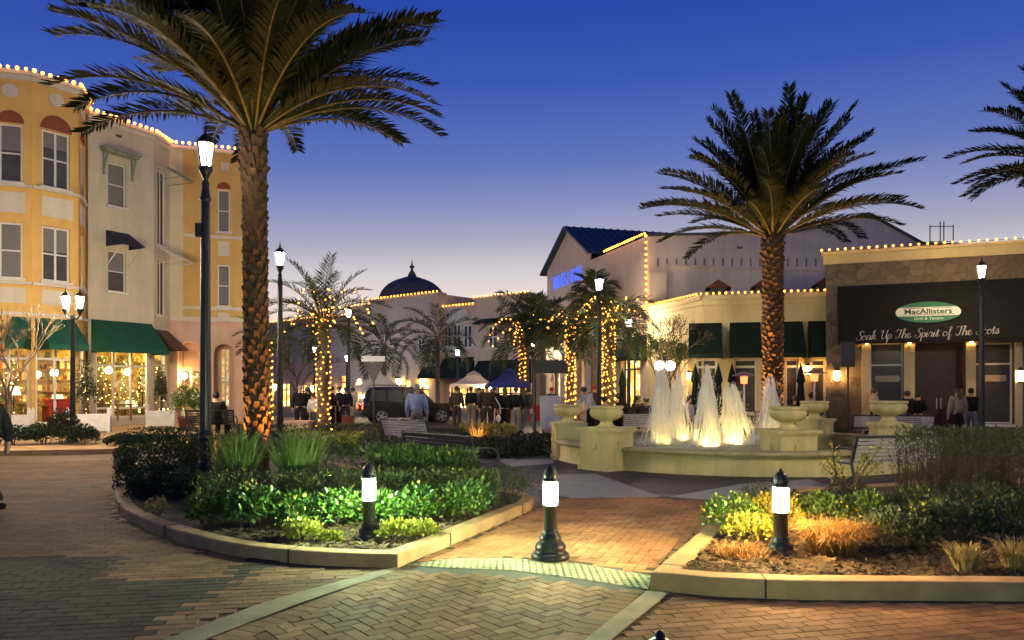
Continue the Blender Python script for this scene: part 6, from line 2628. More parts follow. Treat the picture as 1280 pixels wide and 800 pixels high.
e_sc = emat('wall_lantern_glow', (1.0, .50, .13), 110.0)
e_pub = emat('pub_post_glow', (1.0, .45, .1), 60.0)
sconce(f7, 1046, 470, 'glowing wall lantern on the stone pier at the left end of the pub', e_sc, 1.2)
sconce(f6, 1009, 463, 'glowing wall lantern between the restaurant windows', e_sc, 1.1)
sconce(f7, 1274, 470, 'glowing wall lantern on the pub at the picture edge', e_sc, 1.2)
sconce(f7, 1136, 428, 'small glowing lamp on the post left of the pub door', e_pub, .6)
sconce(f7, 1213, 428, 'small glowing lamp on the post right of the pub door', e_pub, .6)
sconce(f7, 1083, 428, 'small glowing lamp on the post left of the pub window', e_pub, .6)
sconce(f5, 866, 470, 'glowing wall lantern near the restaurant corner', e_sc, .9)
gt = Fac(fr.a + fr.n * .6, fr.b + fr.n * .6)
sconce(gt, 500, 478, 'glowing lantern at the shop front below the dome', emat('yellow_lantern_glow', (1.0, .7, .2), 60.0), 2.2)
for px, py, lb in ((345, 484, 'lantern added at the far left shops beside the second lamp post'), (393, 486, 'lantern added on the shop row behind the wrapped palm'), (452, 478, 'lantern added on the shop row under the left dark cornice'), (530, 478, 'lantern on the shop row under the dome, its right one')):
    sconce(gt if px > 460 else fr, px, py, 'glowing ' + lb, e_sc, 2.0)  # all but the last added to warm the far shop fronts
sconce(fr, 426, 489, 'glowing lantern on the shop row left of the lamp post', e_sc, 2.0)

# ------------------------------------------------------------------ shop displays at the left
lm_fir = leafmat('fir_needle', [(.02, .05, .015), (.04, .09, .02), (.06, .12, .03)], .5, .2)
e_fairy = emat('fairy_light_glow', (1.0, .62, .2), 16.0)
_b = MB()
_b.ico((0, 0, 0), 1.0, 0)
fairy_me = _b.mesh('fairy_light', e_fairy)
m_bauble = mat('red_bauble', (.5, .03, .02), (.35, .02, .015), .25, 5)
m_cloth = mat('red_fabric', (.45, .03, .025), (.3, .02, .018), .8, 5)
m_wood = mat('warm_wood', (.28, .14, .06), (.18, .09, .04), .5, 6, .15)
e_shade = emat('lamp_shade_glow', (1.0, .75, .38), 4.0)


def fir(label, loc, H_, seed, n_=1500, r=.42):
    rnd = random.Random(seed)
    t = thing('christmas_tree', label, 'christmas tree', loc, 0, 'decorated fir trees in the left shop')
    mb = MB()
    mb.tube([(0, 0, 0), (0, 0, H_)], [.04, .005], 7)
    mb.build('trunk', m_stem, t, world=False)
    mb = MB()
    for k in range(n_):
        f = rnd.random() ** 1.4
        z = .12 * H_ + f * .88 * H_
        rr = r * (1 - f) * (.8 + .2 * math.sin(f * 40)) + .03
        a = rnd.uniform(0, 2 * PI)
        q = rnd.random() ** .5
        c = Vector((math.cos(a) * rr * q, math.sin(a) * rr * q, z))
        d = Vector((math.cos(a), math.sin(a), rnd.uniform(-.5, .3))).normalized()
        leaf(mb, c, d, d.cross(rdir(rnd)).normalized(), .11, .012)
    mb.build('crown', lm_fir, t, world=False)
    for k in range(70):
        f = rnd.random() ** 1.3
        rr = r * (1 - f) + .04
        a = rnd.uniform(0, 2 * PI)
        c = (math.cos(a) * rr, math.sin(a) * rr, .14 * H_ + f * .86 * H_)
        if k % 4 == 0:
            inst('bauble', bauble_me, t, c, (0, 0, 0), .035)
        else:
            inst('fairy_light', fairy_me, t, c, (0, 0, 0), rnd.uniform(.014, .022))
    return t


_b = MB()
_b.ico((0, 0, 0), 1.0, 1)
bauble_me = _b.mesh('bauble', m_bauble)
FZ = .32
for lb, px, d, H_, sd_, r in [('decorated fir at the left picture edge inside the yellow corner shop', 14, 28.3, 2.5, 1, .55), ('narrow decorated fir right of the shop door', 98, 29.9, 2.4, 2, .4),
                              ('tall decorated fir left in the second awning shop window', 128, 31.9, 2.7, 3, .5), ('decorated fir behind the middle pane of the second awning shop', 156, 32.6, 2.5, 4, .5),
                              ('narrow decorated fir at the right pane of the second awning shop', 178, 33.2, 2.2, 5, .35), ('dark fir with blue green sparkle in the side window by the arcade', 198, 34.1, 2.6, 6, .35)]:
    fir(lb, (X(px, d), d, FZ), H_, sd_, r=r)


def table_lamp(label, loc, H_=1.5, r=.2):
    t = thing('shop_lamp', label, 'lamp', loc, 0, 'glowing shaded lamps in the left shop')
    mb = MB()
    mb.lathe([(.14, 0), (.14, .03), (.03, .06), (.02, H_ - .3), (.03, H_ - .28)], n=12)
    mb.build('stand', m_bronze, t, world=False)
    mb = MB()
    mb.lathe([(r, H_ - .32), (r * .7, H_)], n=16)
    mb.build('lamp_shade', e_shade, t, world=False)


for lb, px, py, d in [('shaded lamp at the left picture edge in the corner shop', 17, 488, 28.2), ('shaded lamp over the red chest seen through the shop door', 72, 498, 29.2), ('shaded lamp in the right pane of the second awning shop', 163, 505, 33.0)]:
    z = Z(py, d) + .15
    table_lamp(lb, (X(px, d), d, FZ), z - FZ, .24)
e_arc = emat('arcade_globe_glow', (1.0, .62, .2), 260.0)
for lb, px, py, d in [('bright hanging globe lamp in the corner shop window', 46, 468, 28.7), ('bright hanging globe lamp above the shop door', 68, 466, 29.0), ('bright hanging globe lamp left in the second awning shop', 136, 463, 31.6), ('bright hanging globe lamp right in the second awning shop', 160, 465, 32.6), ('white hanging globe lamp inside the arcade', 229, 470, 35.3)]:
    p = P(px, py, d)
    t = thing('hanging_globe', lb, 'pendant lamp', p, 0, 'hanging globe lamps in the shops')
    mb = MB()
    mb.ico((0, 0, 0), .13 if px < 200 else .16, 2)
    mb.build('globe', e_globe if px < 200 else e_arc, t, world=False)
    mb = MB()
    mb.tube([(0, 0, .12), (0, 0, 3.38 - p.z)], .012, 6)
    mb.lathe([(.05, .1), (.06, .13), (.02, .17)], n=8)
    mb.build('cord', m_blackm, t, world=False)
for lb, px, d, s, m_ in [('red draped chest below the shaded lamp at the shop door', 71, 29.0, (.7, .6, .95), m_cloth), ('wooden display table in the corner shop window', 44, 28.6, (.8, .6, .75), m_wood), ('wooden display table in the second awning shop', 150, 32.0, (.6, .9, .7), m_wood)]:
    t = thing('display_table', lb, 'display table', (X(px, d), d, FZ), .9)
    mb = MB()
    mb.box((0, 0, s[2] - .03), (s[0] + .08, s[1] + .08, .06))
    mb.build('top', m_, t, world=False)
    mb = MB()
    if m_ is m_cloth:
        mb.box((0, 0, (s[2] - .06) / 2), (s[0], s[1], s[2] - .062))
        mb.build('body', m_, t, world=False)
    else:
        for a in (-1, 1):
            for c in (-1, 1):
                mb2 = MB()
                mb2.box((a * s[0] * .45, c * s[1] * .45, (s[2] - .062) / 2), (.06, .06, s[2] - .062))
                mb2.build('leg', m_, t, world=False)
# white planter boxes before the shops
m_wbox = mat('white_painted_wood', (.62, .60, .57), (.52, .5, .48), .55, 4, .1)
for lb, px, d, w_ in [('white wooden planter box at the left picture edge by the shop', 15, 25.6, 1.1), ('white wooden planter box right of the twin lantern post', 112, 26.5, 1.25), ('white wooden planter box before the side window by the arcade', 201, 30.5, .95)]:
    t = thing('planter_box', lb, 'planter box', (X(px, d), d, .13), .35, 'white planter boxes before the left shops')
    mb = MB()
    mb.box((0, 0, .34), (w_ - .08, .5, .6))
    for k in range(7):
        mb.box((0, -.262, .09 + k * .085), (w_ - .1, .02, .07))
    mb.build('side_panel', m_wbox, t, world=False)
    for a in (-1, 1):
        for c in (-1, 1):
            mb = MB()
            mb.box((a * w_ / 2, c * .26, .38), (.09, .09, .76))
            mb.lathe([(.06, .76), (.06, .78), (.03, .8), (.045, .84), (.0, .89)], (a * w_ / 2, c * .26, 0), 8)
            mb.build('post', m_wbox, t, world=False)
for lb, px, d, H_, w_, sd_ in [('tall dark shrub growing in the white planter by the twin lantern post', 108, 26.5, 1.9, .75, 1), ('dark conical shrub in the white planter before the side window', 201, 30.5, 2.0, .5, 2)]:
    shrub('planter_shrub', lb, 'shrub', (X(px, d), d, .72), (w_, .5, H_), 1500, .07, .02, lm_dark, 'ell', .4, .4, .2, 0, None, 210 + sd_)
shrub('arcade_plant', 'bushy potted plant in front of the arcade shop window', 'plant', (X(234, 27.5), 27.5, .55), (1.1, .9, 1.3), 1300, .12, .025, lm_mid, 'ell', .4, .4, .3, 0, None, 215)
t = thing('plant_pot', 'dark pot under the bushy arcade plant', 'pot', (X(234, 27.5), 27.5, .13))
mb = MB()
mb.lathe([(.2, 0), (.24, .03), (.32, .42), (.35, .44), (.35, .5), (.30, .5), (.28, .4), (.0, .4)], n=18)
mb.build('body', m_red, t, world=False)
# ------------------------------------------------------------------ people
def skin(name, verts, edges, root, lvl=1):
    me = bpy.data.meshes.new(name)
    me.from_pydata([v[0] for v in verts], edges, [])
    o = bpy.data.objects.new(name, me)
    COL.objects.link(o)
    md = o.modifiers.new('s', 'SKIN')
    md.use_smooth_shade = True
    sl = me.skin_vertices[0].data if me.skin_vertices else None
    if sl is None:
        raise RuntimeError('no skin layer')
    for i, v in enumerate(verts):
        r = v[1] if hasattr(v[1], '__len__') else (v[1], v[1])
        sl[i].radius = r
        sl[i].use_root = (i == root)
    sb_ = o.modifiers.new('u', 'SUBSURF')
    sb_.levels = lvl
    sb_.render_levels = lvl
    dg = bpy.context.evaluated_depsgraph_get()
    out = bpy.data.meshes.new_from_object(o.evaluated_get(dg))
    out.name = name
    bpy.data.objects.remove(o)
    out.polygons.foreach_set('use_smooth', [True] * len(out.polygons))
    return out


def skel(pose):
    """joint positions of a 1.72 m figure facing -y"""
    J = dict(pel=(0, 0, .95), wai=(0, .0, 1.10), che=(0, .0, 1.30), nk=(0, .01, 1.46), hd=(0, -.015, 1.56), top=(0, .0, 1.66))
    for s, n_ in ((-1, 'l'), (1, 'r')):
        J['sh' + n_] = (s * .185, .01, 1.40)
        J['el' + n_] = (s * .245, .03, 1.13)
        J['wr' + n_] = (s * .26, -.05, .90)
        J['hn' + n_] = (s * .26, -.07, .81)
        J['hp' + n_] = (s * .095, 0, .90)
        J['kn' + n_] = (s * .105, -.02, .50)
        J['an' + n_] = (s * .11, .01, .09)
        J['to' + n_] = (s * .125, -.13, .045)
    if pose == 'walk':
        J.update(knl=(-.1, -.16, .52), anl=(-.1, -.17, .11), tol=(-.1, -.31, .08), knr=(.1, .07, .5), anr=(.1, .28, .17), tor=(.1, .2, .05), ell=(-.25, .1, 1.14), wrl=(-.26, .1, .92), hnl=(-.26, .08, .83), elr=(.25, -.06, 1.14), wrr=(.25, -.2, .97), hnr=(.25, -.26, .91))
    elif pose == 'reach':
        J.update(elr=(.24, -.22, 1.30), wrr=(.18, -.44, 1.36), hnr=(.16, -.53, 1.38), elLx=(0, 0, 0)) if False else J.update(elr=(.24, -.22, 1.30), wrr=(.18, -.44, 1.36), hnr=(.16, -.53, 1.38))
    elif pose == 'fold':
        J.update(ell=(-.26, -.02, 1.14), wrl=(-.08, -.2, 1.12), hnl=(.02, -.22, 1.13), elr=(.26, -.02, 1.14), wrr=(.1, -.19, 1.08), hnr=(0, -.23, 1.08))
    elif pose == 'sit':
        dz = -.47
        for k in ('pel', 'wai', 'che', 'nk', 'hd', 'top', 'shl', 'shr', 'ell', 'elr'):
            J[k] = (J[k][0], J[k][1] - .02, J[k][2] + dz)
        for s, n_ in ((-1, 'l'), (1, 'r')):
            J['hp' + n_] = (s * .1, -.02, .46)
            J['kn' + n_] = (s * .12, -.46, .47)
            J['an' + n_] = (s * .12, -.44, .09)
            J['to' + n_] = (s * .13, -.58, .045)
            J['el' + n_] = (s * .25, -.03, .68)
            J['wr' + n_] = (s * .17, -.25, .58)
            J['hn' + n_] = (s * .13, -.33, .56)
    elif pose == 'lean':
        for k in ('che', 'nk', 'hd', 'top', 'shl', 'shr'):
            f = (J[k][2] - .95) * .45
            J[k] = (J[k][0], J[k][1] - f, J[k][2] - f * .25)
        J.update(ell=(-.26, -.3, 1.02), wrl=(-.2, -.45, .86), hnl=(-.18, -.52, .82), elr=(.26, -.3, 1.02), wrr=(.2, -.45, .86), hnr=(.18, -.52, .82))
    return J


def figure(pose):
    J = skel(pose)
    names = list(J)
    Rr = dict(pel=(.15, .11), wai=(.135, .10), che=(.155, .115), nk=(.055, .055), hd=(.075, .095), top=(.06, .075))
    for n_ in 'lr':
        Rr.update({'sh' + n_: .062, 'el' + n_: .045, 'wr' + n_: .03, 'hn' + n_: (.022, .04), 'hp' + n_: .085, 'kn' + n_: .056, 'an' + n_: .038, 'to' + n_: (.042, .03)})
    J['co'] = tuple((Vector(J['che']) * .3 + Vector(J['nk']) * .7))
    Rr['co'] = (.08, .075)
    J['wl'] = tuple((Vector(J['pel']) * .4 + Vector(J['wai']) * .6))
    Rr['wl'] = (.14, .108)
    E_ = [('pel', 'wai'), ('wai', 'che'), ('che', 'nk'), ('nk', 'hd'), ('hd', 'top')]
    for n_ in 'lr':
        E_ += [('che', 'sh' + n_), ('sh' + n_, 'el' + n_), ('el' + n_, 'wr' + n_), ('wr' + n_, 'hn' + n_), ('pel', 'hp' + n_), ('hp' + n_, 'kn' + n_), ('kn' + n_, 'an' + n_), ('an' + n_, 'to' + n_)]
    # nose, ears
    h = Vector(J['hd'])
    J['no'] = tuple(h + Vector((0, -.105, .005)))
    Rr['no'] = .014
    E_.append(('hd', 'no'))
    # fingers: four and a thumb on each hand
    for n_, s in (('l', 1), ('r', -1)):
        w, hn = Vector(J['wr' + n_]), Vector(J['hn' + n_])
        d = (hn - w).normalized()
        sd = d.cross(Vector((s, 0, .2))).normalized()
        for i in range(4):
            b = hn + sd * (.018 * (i - 1.5))
            J[f'f{n_}{i}'] = tuple(b + d * (.065 + .012 * (1.2 - abs(i - 1.3))))
            Rr[f'f{n_}{i}'] = .009
            E_.append(('hn' + n_, f'f{n_}{i}'))
        J['th' + n_] = tuple(w + d * .05 + sd * .055)
        Rr['th' + n_] = .010
        E_.append(('wr' + n_, 'th' + n_))

    def grow(keys, scale, nm, rt, over=None):
        ks = list(keys)
        vs = []
        for k in ks:
            r = Rr[k]
            r = r if hasattr(r, '__len__') else (r, r)
            g = scale + (over or {}).get(k, 0)
            vs.append((J[k], (r[0] + g, r[1] + g)))
        ed = [(ks.index(a), ks.index(b)) for a, b in E_ if a in ks and b in ks]
        return skin(nm, vs, ed, ks.index(rt))
    E_body = list(E_)
    out = dict(body=grow([q for q in J if q not in ('co', 'wl')], 0, 'person', 'pel', {'pel': -.035, 'wai': -.03, 'che': -.02, 'hpl': -.02, 'hpr': -.02, 'knl': -.01, 'knr': -.01, 'shl': -.008, 'shr': -.008}))
    # jacket ends at the cuffs, so shorten the sleeves a little
    E_ += [('che', 'co'), ('pel', 'wl')]
    up_ = ['pel', 'wai', 'che', 'co', 'shl', 'shr', 'ell', 'elr', 'wrl', 'wrr']
    out['top'] = grow(up_, .03, 'jacket', 'pel', {'wrl': -.002, 'wrr': -.002, 'pel': .03, 'wai': .01, 'co': -.012})
    lo = ['wl', 'pel', 'hpl', 'hpr', 'knl', 'knr', 'anl', 'anr']
    out['legs'] = grow(lo, .02, 'trousers', 'pel', {'anl': .016, 'anr': .012, 'pel': .016, 'wl': .014})
    mb = MB()
    for n_ in 'lr':
        a, t_ = Vector(J['an' + n_]), Vector(J['to' + n_])
        mb.tube([a + Vector((0, .05, -.05)), a + Vector((0, .0, -.035)), (a + t_) / 2 + Vector((0, 0, -.0)), t_ + Vector((0, -.02, 0))], [.04, .05, .048, .036], 8)
    out['shoes'] = mb.mesh('shoe', None)
    mb = MB()
    c = (Vector(J['hd']) + Vector(J['top'])) / 2 + Vector((0, .02, .012))
    mb.ico(c, (.088, .105, .098), 2)
    out['hair'] = mb.mesh('hair', None)
    mb = MB()
    mb.ico(c, (.09, .107, .1), 2)
    mb.tube([c + Vector((0, .05, .03)), c + Vector((0, .08, -.1)), c + Vector((0, .075, -.26))], [.07, .085, .05], 8)
    out['long'] = mb.mesh('hair', None)
    # knee length coat and hood
    mb = MB()
    p = Vector(J['pel'])
    mb.lathe([(.2, .42), (.195, .2), (.175, .0), (.16, -.02)][::-1], (p.x, p.y, p.z - .42), 14)
    out['coat'] = mb.mesh('coat_skirt', None)
    for k, m_ in out.items():
        if not m_.materials:
            m_.materials.append(m_blackm)
    return out


POSES = {k: figure(k) for k in ('stand', 'walk', 'reach', 'fold', 'sit', 'lean')}
_pc = {}


def cloth(c):
    k = tuple(round(v, 3) for v in c)
    if k not in _pc:
        _pc[k] = mat('cloth_%d' % len(_pc) if False else 'clothing_fabric', c, tuple(v * .7 for v in c), .85, 7, .3, 80, spec=.2)
    return _pc[k]


SK = mat('skin', (.50, .29, .19), (.44, .25, .16), .55, 6)
HR = {'dark': mat('dark_hair', (.018, .012, .009), (.03, .02, .014), .5, 30), 'brown': mat('brown_hair', (.07, .04, .02), (.045, .026, .014), .5, 30), 'grey': mat('grey_hair', (.3, .29, .27), (.2, .19, .18), .5, 30), 'fair': mat('fair_hair', (.3, .2, .09), (.2, .13, .06), .5, 30)}
SH = cloth((.025, .02, .018))


def person(label, px, d, face, pose, topc, legc, hair='dark', long_=False, coat=False, h=1.0, z=0.0, group=None, hat=None):
    """face: heading in degrees, 0 = towards the viewer, 180 = seen from behind"""
    Pm = POSES[pose]
    t = inst_root = bpy.data.objects.new('person', Pm['body'])
    COL.objects.link(t)
    t.location = (X(px, d), d, z)
    t.rotation_euler = (0, 0, rad(face))
    t.scale = (h, h, h)
    t.material_slots[0].link = 'OBJECT'
    t.material_slots[0].material = SK
    tag(t, label, 'person', group)
    inst('jacket' if not coat else 'coat', Pm['top'], t, m=cloth(topc))
    inst('trousers', Pm['legs'], t, m=cloth(legc))
    inst('shoes', Pm['shoes'], t, m=SH)
    inst('hair', Pm['long' if long_ else 'hair'], t, m=HR[hair] if hat is None else cloth(hat))
    if coat and pose in ('stand', 'fold'):
        inst('coat_skirt', Pm['coat'], t, m=cloth(topc))
    return t


K = (.012, .012, .014)
DN = (.06, .08, .13)
KH = (.28, .23, .16)
person('man in light blue shirt seen from behind beside the silver bench', 521, 20.6, 175, 'stand', (.30, .38, .56), (.12, .12, .14), 'grey', h=1.04)
person('man in white t-shirt reaching towards the rear of the black car', 441, 33.5, -65, 'reach', (.60, .60, .56), (.30, .25, .18), 'dark')
person('man in dark suit with open white collar by the wrapped palm', 375, 27.5, 20, 'stand', K, K, 'grey', h=1.04)
person('woman in dark coat turned to the man in the dark suit', 384, 28.5, -70, 'fold', (.02, .018, .02), K, 'dark', True)
person('person in white top standing just left of the wrapped palm', 392, 27.0, 150, 'stand', (.5, .5, .52), (.05, .05, .07), 'dark', h=.88)
person('dark clothed person right of the wrapped palm trunk', 415, 29.0, 90, 'fold', K, K, 'dark', h=1.02)
person('dark clothed person between wrapped palm and lamp post', 424, 30.0, -60, 'stand', (.02, .02, .025), K, 'brown', h=1.03)
person('dark clothed person right at the green lit lamp post', 432, 31.5, 200, 'stand', K, (.03, .03, .04), 'dark')
person('person in brown coat left of the people group under the white canopy', 571, 30.0, 160, 'stand', (.075, .055, .04), (.05, .045, .04), 'brown', h=1.03)
person('person in black top and tan trousers under the white canopy', 589, 33.0, 150, 'stand', K, KH, 'dark', h=1.02)
person('person in grey jacket standing back under the white canopy', 599, 34.5, 20, 'fold', (.1, .1, .12), (.06, .06, .07), 'dark')
person('broad person in dark brown jacket with white bag strap, seen from behind', 609, 26.5, 180, 'stand', (.06, .035, .022), (.04, .03, .025), 'brown', h=1.06)
person('woman in long black coat with long brown hair', 631, 27.0, 190, 'stand', (.014, .014, .016), K, 'brown', True, True, h=.99)
person('man in black jacket and pale trousers under the blue canopy', 645, 27.6, 165, 'stand', (.016, .018, .022), (.38, .36, .32), 'dark', h=1.0)
person('man in grey green jacket and jeans right of the canopy group', 661, 27.4, 120, 'walk', (.045, .05, .05), (.16, .18, .22), 'dark', h=.99)
person('person in dark clothes deep under the blue canopy', 618, 36.0, 0, 'stand', (.03, .03, .035), K, 'dark')
person('man in white shirt bending over near the wrapped palm', 739, 25.0, -60, 'lean', (.58, .57, .60), K, 'dark', h=1.05)
person('person with red cap behind the man in white shirt', 743, 30.0, 170, 'stand', (.05, .035, .035), K, 'dark', h=1.05, hat=(.3, .03, .02))
person('person with red scarf cap by the sign board post', 690, 31.0, 60, 'stand', (.04, .04, .05), K, 'dark', h=1.0, hat=(.35, .03, .03))
person('seated diner in white between the wrapped palm and lamp post', 755.5, 26.2, 60, 'sit', (.5, .5, .52), K, 'dark', h=1.12)
person('diner in black with her back to the closed green parasol', 773, 27.6, 170, 'sit', K, K, 'dark', h=1.2)
person('diner in black seated under the green awning, left of another', 797, 26.6, 40, 'sit', (.02, .016, .016), K, 'dark', True, h=1.15)
person('diner in dark grey seated right beside the first water jet', 808, 26.2, -60, 'sit', (.03, .028, .03), K, 'brown', h=1.1)
person('seated woman in white top behind the second water jet', 862, 25.6, 10, 'sit', (.55, .52, .5), K, 'dark', True, h=1.15)
person('man in blue shirt on the restaurant terrace below the heater', 1015, 25.4, 160, 'sit', (.14, .22, .45), K, 'dark', h=1.25)
person('diner in brown seated at the terrace by the lit palm trunk', 994, 25.6, 30, 'sit', (.16, .1, .06), K, 'brown', h=1.15)
person('person in tan hooded jacket with dark ponytail, seen from behind', 1197, 22.6, 185, 'stand', (.30, .24, .17), K, 'dark', True, h=.98)
person('person in black jacket and blue jeans before the pub door', 1214, 23.0, 140, 'stand', (.014, .014, .016), (.12, .14, .22), 'dark', h=.98)
person('person in black seated group left of the pub door', 1134, 23.4, 200, 'stand', (.012, .012, .013), K, 'dark', h=.93)
person('second person in black close to the pub door', 1148, 23.6, 120, 'fold', (.016, .014, .014), K, 'dark', h=.90)
person('person in white top passing the left pub window', 1093, 24.2, 80, 'walk', (.42, .36, .3), K, 'brown', h=.98)
person('man in black sitting on the bench before the arcade', 270, 23.15, 180, 'sit', (.012, .011, .011), K, 'dark', h=1.15, z=.13)
person('person cut off by the left picture edge with bare arm and dark trousers', -17, 10.0, -95, 'walk', (.03, .03, .035), (.02, .02, .024), 'dark', h=1.0)
# white strap of a bag
mb = MB()
mb.tube([(X(619, 26.35), 26.35, 1.35), (X(625, 26.3), 26.32, 1.05), (X(625.5, 26.35), 26.35, .8), (X(622, 26.35), 26.36, .72)], .018, 6)
mb.ico((X(623, 26.38), 26.38, .62), (.09, .1, .13), 1)
tag(mb.build('shoulder_bag', m_wbox), 'white strapped shoulder bag on the broad person in brown', 'bag')

# ------------------------------------------------------------------ parked car
m_car = mat('black_car_paint', (.01, .01, .012), (.013, .013, .015), .22, 3, spec=.35, coat=.15)
m_tyre = mat('tyre_rubber', (.015, .015, .015), (.022, .022, .022), .85, 20)
m_rim = mat('alloy_rim', (.45, .45, .47), (.36, .36, .38), .3, 6, metal=.8)
e_tail = emat('tail_lamp_glow', (1.0, .09, .03), 6.0)
e_amber = emat('marker_lamp_glow', (1.0, .34, .06), 6.0)
cx0 = Vector((X(450, 35.6), 35.6, 0))
cx1 = Vector((X(567, 37.2), 37.2, 0))
car = thing('parked_car', 'black boxy car with roof rack and red tail lamps, parked along the street', 'car', (cx0 + cx1) / 2, math.atan2(cx1.y - cx0.y, cx1.x - cx0.x))
hl = (cx1 - cx0).length / 2
hw = .9
side = [(-hl, .42), (-hl, .95), (-hl + .06, 1.0), (hl - 1.35, 1.02), (hl - .25, .92), (hl, .82), (hl, .40), (hl - .35, .32), (-hl + .3, .32)]
cabin = [(-hl + .05, 1.0), (-hl + .22, 1.62), (-hl + .5, 1.74), (hl - 2.2, 1.74), (hl - 1.85, 1.68), (hl - 1.2, 1.02)]
mb = MB()
mb.extr([(x, -hw, z) for x, z in side], (0, 2 * hw, 0))
mb.build('body', m_car, car, world=False)
mb = MB()
n_ = len(cabin)
top_in = .14
vs = []
for sg_ in (-1, 1):
    for x, z in cabin:
        y = hw - .03 - top_in * max(0, (z - 1.0) / .74)
        vs.append((x, sg_ * y, z))
mb.add(vs, [tuple(range(n_ - 1, -1, -1)), tuple(range(n_, 2 * n_))] + [(i, (i + 1) % n_, (i + 1) % n_ + n_, i + n_) for i in range(n_)])
mb.build('cabin', m_car, car, world=False)
for a, b, nm in ((-hl + .28, -hl + 1.05, 'side_window'), (-hl + 1.15, hl - 2.75, 'side_window'), (hl - 2.65, hl - 1.62, 'side_window')):
    for sg_ in (-1, 1):
        mb = MB()
        q = []
        for x, z in ((a, 1.09), (b, 1.09), (b - (.12 if b > hl - 1.8 else 0), 1.58), (a + (.1 if a < -hl + .5 else 0), 1.58)):
            y = hw - .03 - top_in * (z - 1.0) / .74 + .004
            q.append((x, sg_ * y, z))
        mb.extr(q, (0, sg_ * .006, 0))
        mb.build(nm, m_pane, car, world=False)
mb = MB()
a, b = (-hl + .06, 1.08), (-hl + .2, 1.55)
mb.extr([(a[0], -.7, a[1]), (a[0], .7, a[1]), (b[0], .62, b[1]), (b[0], -.62, b[1])], (-.02, 0, .0))
mb.build('rear_window', m_pane, car, world=False)
mb = MB()
mb.extr([(hl - 1.28, -.7, 1.08), (hl - 1.28, .7, 1.08), (hl - 1.8, .62, 1.62), (hl - 1.8, -.62, 1.62)], (.03, 0, .02))
mb.build('windscreen', m_pane, car, world=False)
for x in (-hl + .85, hl - .85):
    for sg_ in (-1, 1):
        mb = MB()
        mb.tube([(x, sg_ * .68, .36), (x, sg_ * .92, .36)], .36, 24)
        w = mb.build('wheel', m_tyre, car, world=False)
        mb = MB()
        mb.tube([(x, sg_ * .90, .36), (x, sg_ * .925, .36)], .09, 12)
        for k in range(5):
            a = k * 2 * PI / 5
            mb.bar((x, sg_ * .925, .36), (x + .23 * math.cos(a), sg_ * .925, .36 + .23 * math.sin(a)), .07, .02, up=Vector((0, 1, 0)))
        mb.lathe([(.22, 0), (.25, 0), (.25, .015), (.22, .015)], n=4) if False else None
        ring_ = [(x + .235 * math.cos(2 * PI * k / 20), sg_ * .924, .36 + .235 * math.sin(2 * PI * k / 20)) for k in range(21)]
        mb.tube(ring_, .018, 5, False)
        mb.build('rim', m_rim, w, world=False)
for sg_ in (-1, 1):
    mb = MB()
    mb.box((-hl - .01, sg_ * .74, .86), (.04, .16, .28))
    mb.build('tail_lamp', e_tail, car, world=False)
    mb = MB()
    mb.box((hl + .005, sg_ * .72, .70), (.04, .22, .14))
    mb.build('headlight', m_rim, car, world=False)
    mb = MB()
    mb.box((hl - .12, sg_ * (hw + .004), .72), (.16, .02, .08))
    mb.build('marker_lamp', e_amber, car, world=False)
    mb = MB()
    mb.tube([(-hl + .5, sg_ * .6, 1.75), (-hl + .6, sg_ * .6, 1.82), (hl - 2.35, sg_ * .6, 1.82), (hl - 2.25, sg_ * .6, 1.75)], .02, 6)
    mb.build('roof_rack', m_blackm, car, world=False)
mb = MB()
mb.box((-hl - .04, 0, .46), (.14, 1.7, .2))
mb.box((hl + .03, 0, .46), (.12, 1.7, .2))
mb.build('bumper', m_blackm, car, world=False)

# ------------------------------------------------------------------ canopies, sign posts, terrace furniture
m_canw = mat('white_canopy', (.62, .56, .50), (.55, .5, .45), .8, 3, .15)
m_canb = mat('blue_canopy', (.02, .05, .30), (.015, .035, .22), .75, 3, .15)


def canopy(label, px0, px1, ytop, yeave, d, m_, vent=True):
    w_ = X(px1, d) - X(px0, d)
    t = thing('canopy_tent', label, 'canopy tent', ((X(px0, d) + X(px1, d)) / 2, d + w_ / 2, 0), 0, 'pop up canopies beside the parked car')
    ze, zt = Z(yeave, d), Z(ytop, d + w_ / 2)
    h = w_ / 2
    mb = MB()
    N = 6
    r_ = [(-h, -h), (h, -h), (h, h), (-h, h)]
    k_ = .28 if vent else .02
    zk = ze + (zt - ze) * .66
    for i in range(4):
        a, b = r_[i], r_[(i + 1) % 4]
        prev = None
        for j in range(N + 1):
            f = j / N
            s = 1 - (1 - k_) * f
            sag = -.16 * math.sin(f * PI)
            z = ze + (zk - ze) * f + sag * .5
            cur = [(a[0] * s, a[1] * s, z), (b[0] * s, b[1] * s, z)]
            if prev:
                mb.quad(prev[0], prev[1], cur[1], cur[0])
            prev = cur
        mb.quad((a[0], a[1], ze), (b[0], b[1], ze), (b[0], b[1], ze - .22), (a[0], a[1], ze - .22))
        s = k_ * 1.25
        mb.add([(a[0] * s, a[1] * s, zk + .02), (b[0] * s, b[1] * s, zk + .02), (0, 0, zt)], [(0, 1, 2)])
    mb.build('roof', m_, t, world=False)
    for x, y in r_:
        mb = MB()
        mb.box((x * .98, y * .98, ze / 2), (.05, .05, ze))
        mb.build('pole', m_frame, t, world=False)
    return t


canopy('white peaked canopy left, behind the yield sign', 437, 501, 456, 485, 40.0, m_canw, False)
canopy('white peaked canopy with vented top over the market stall', 563, 619, 463, 480, 40.0, m_canw)
cb = canopy('blue peaked canopy beside the white vented one', 609, 665, 459, 479, 37.5, m_canb)
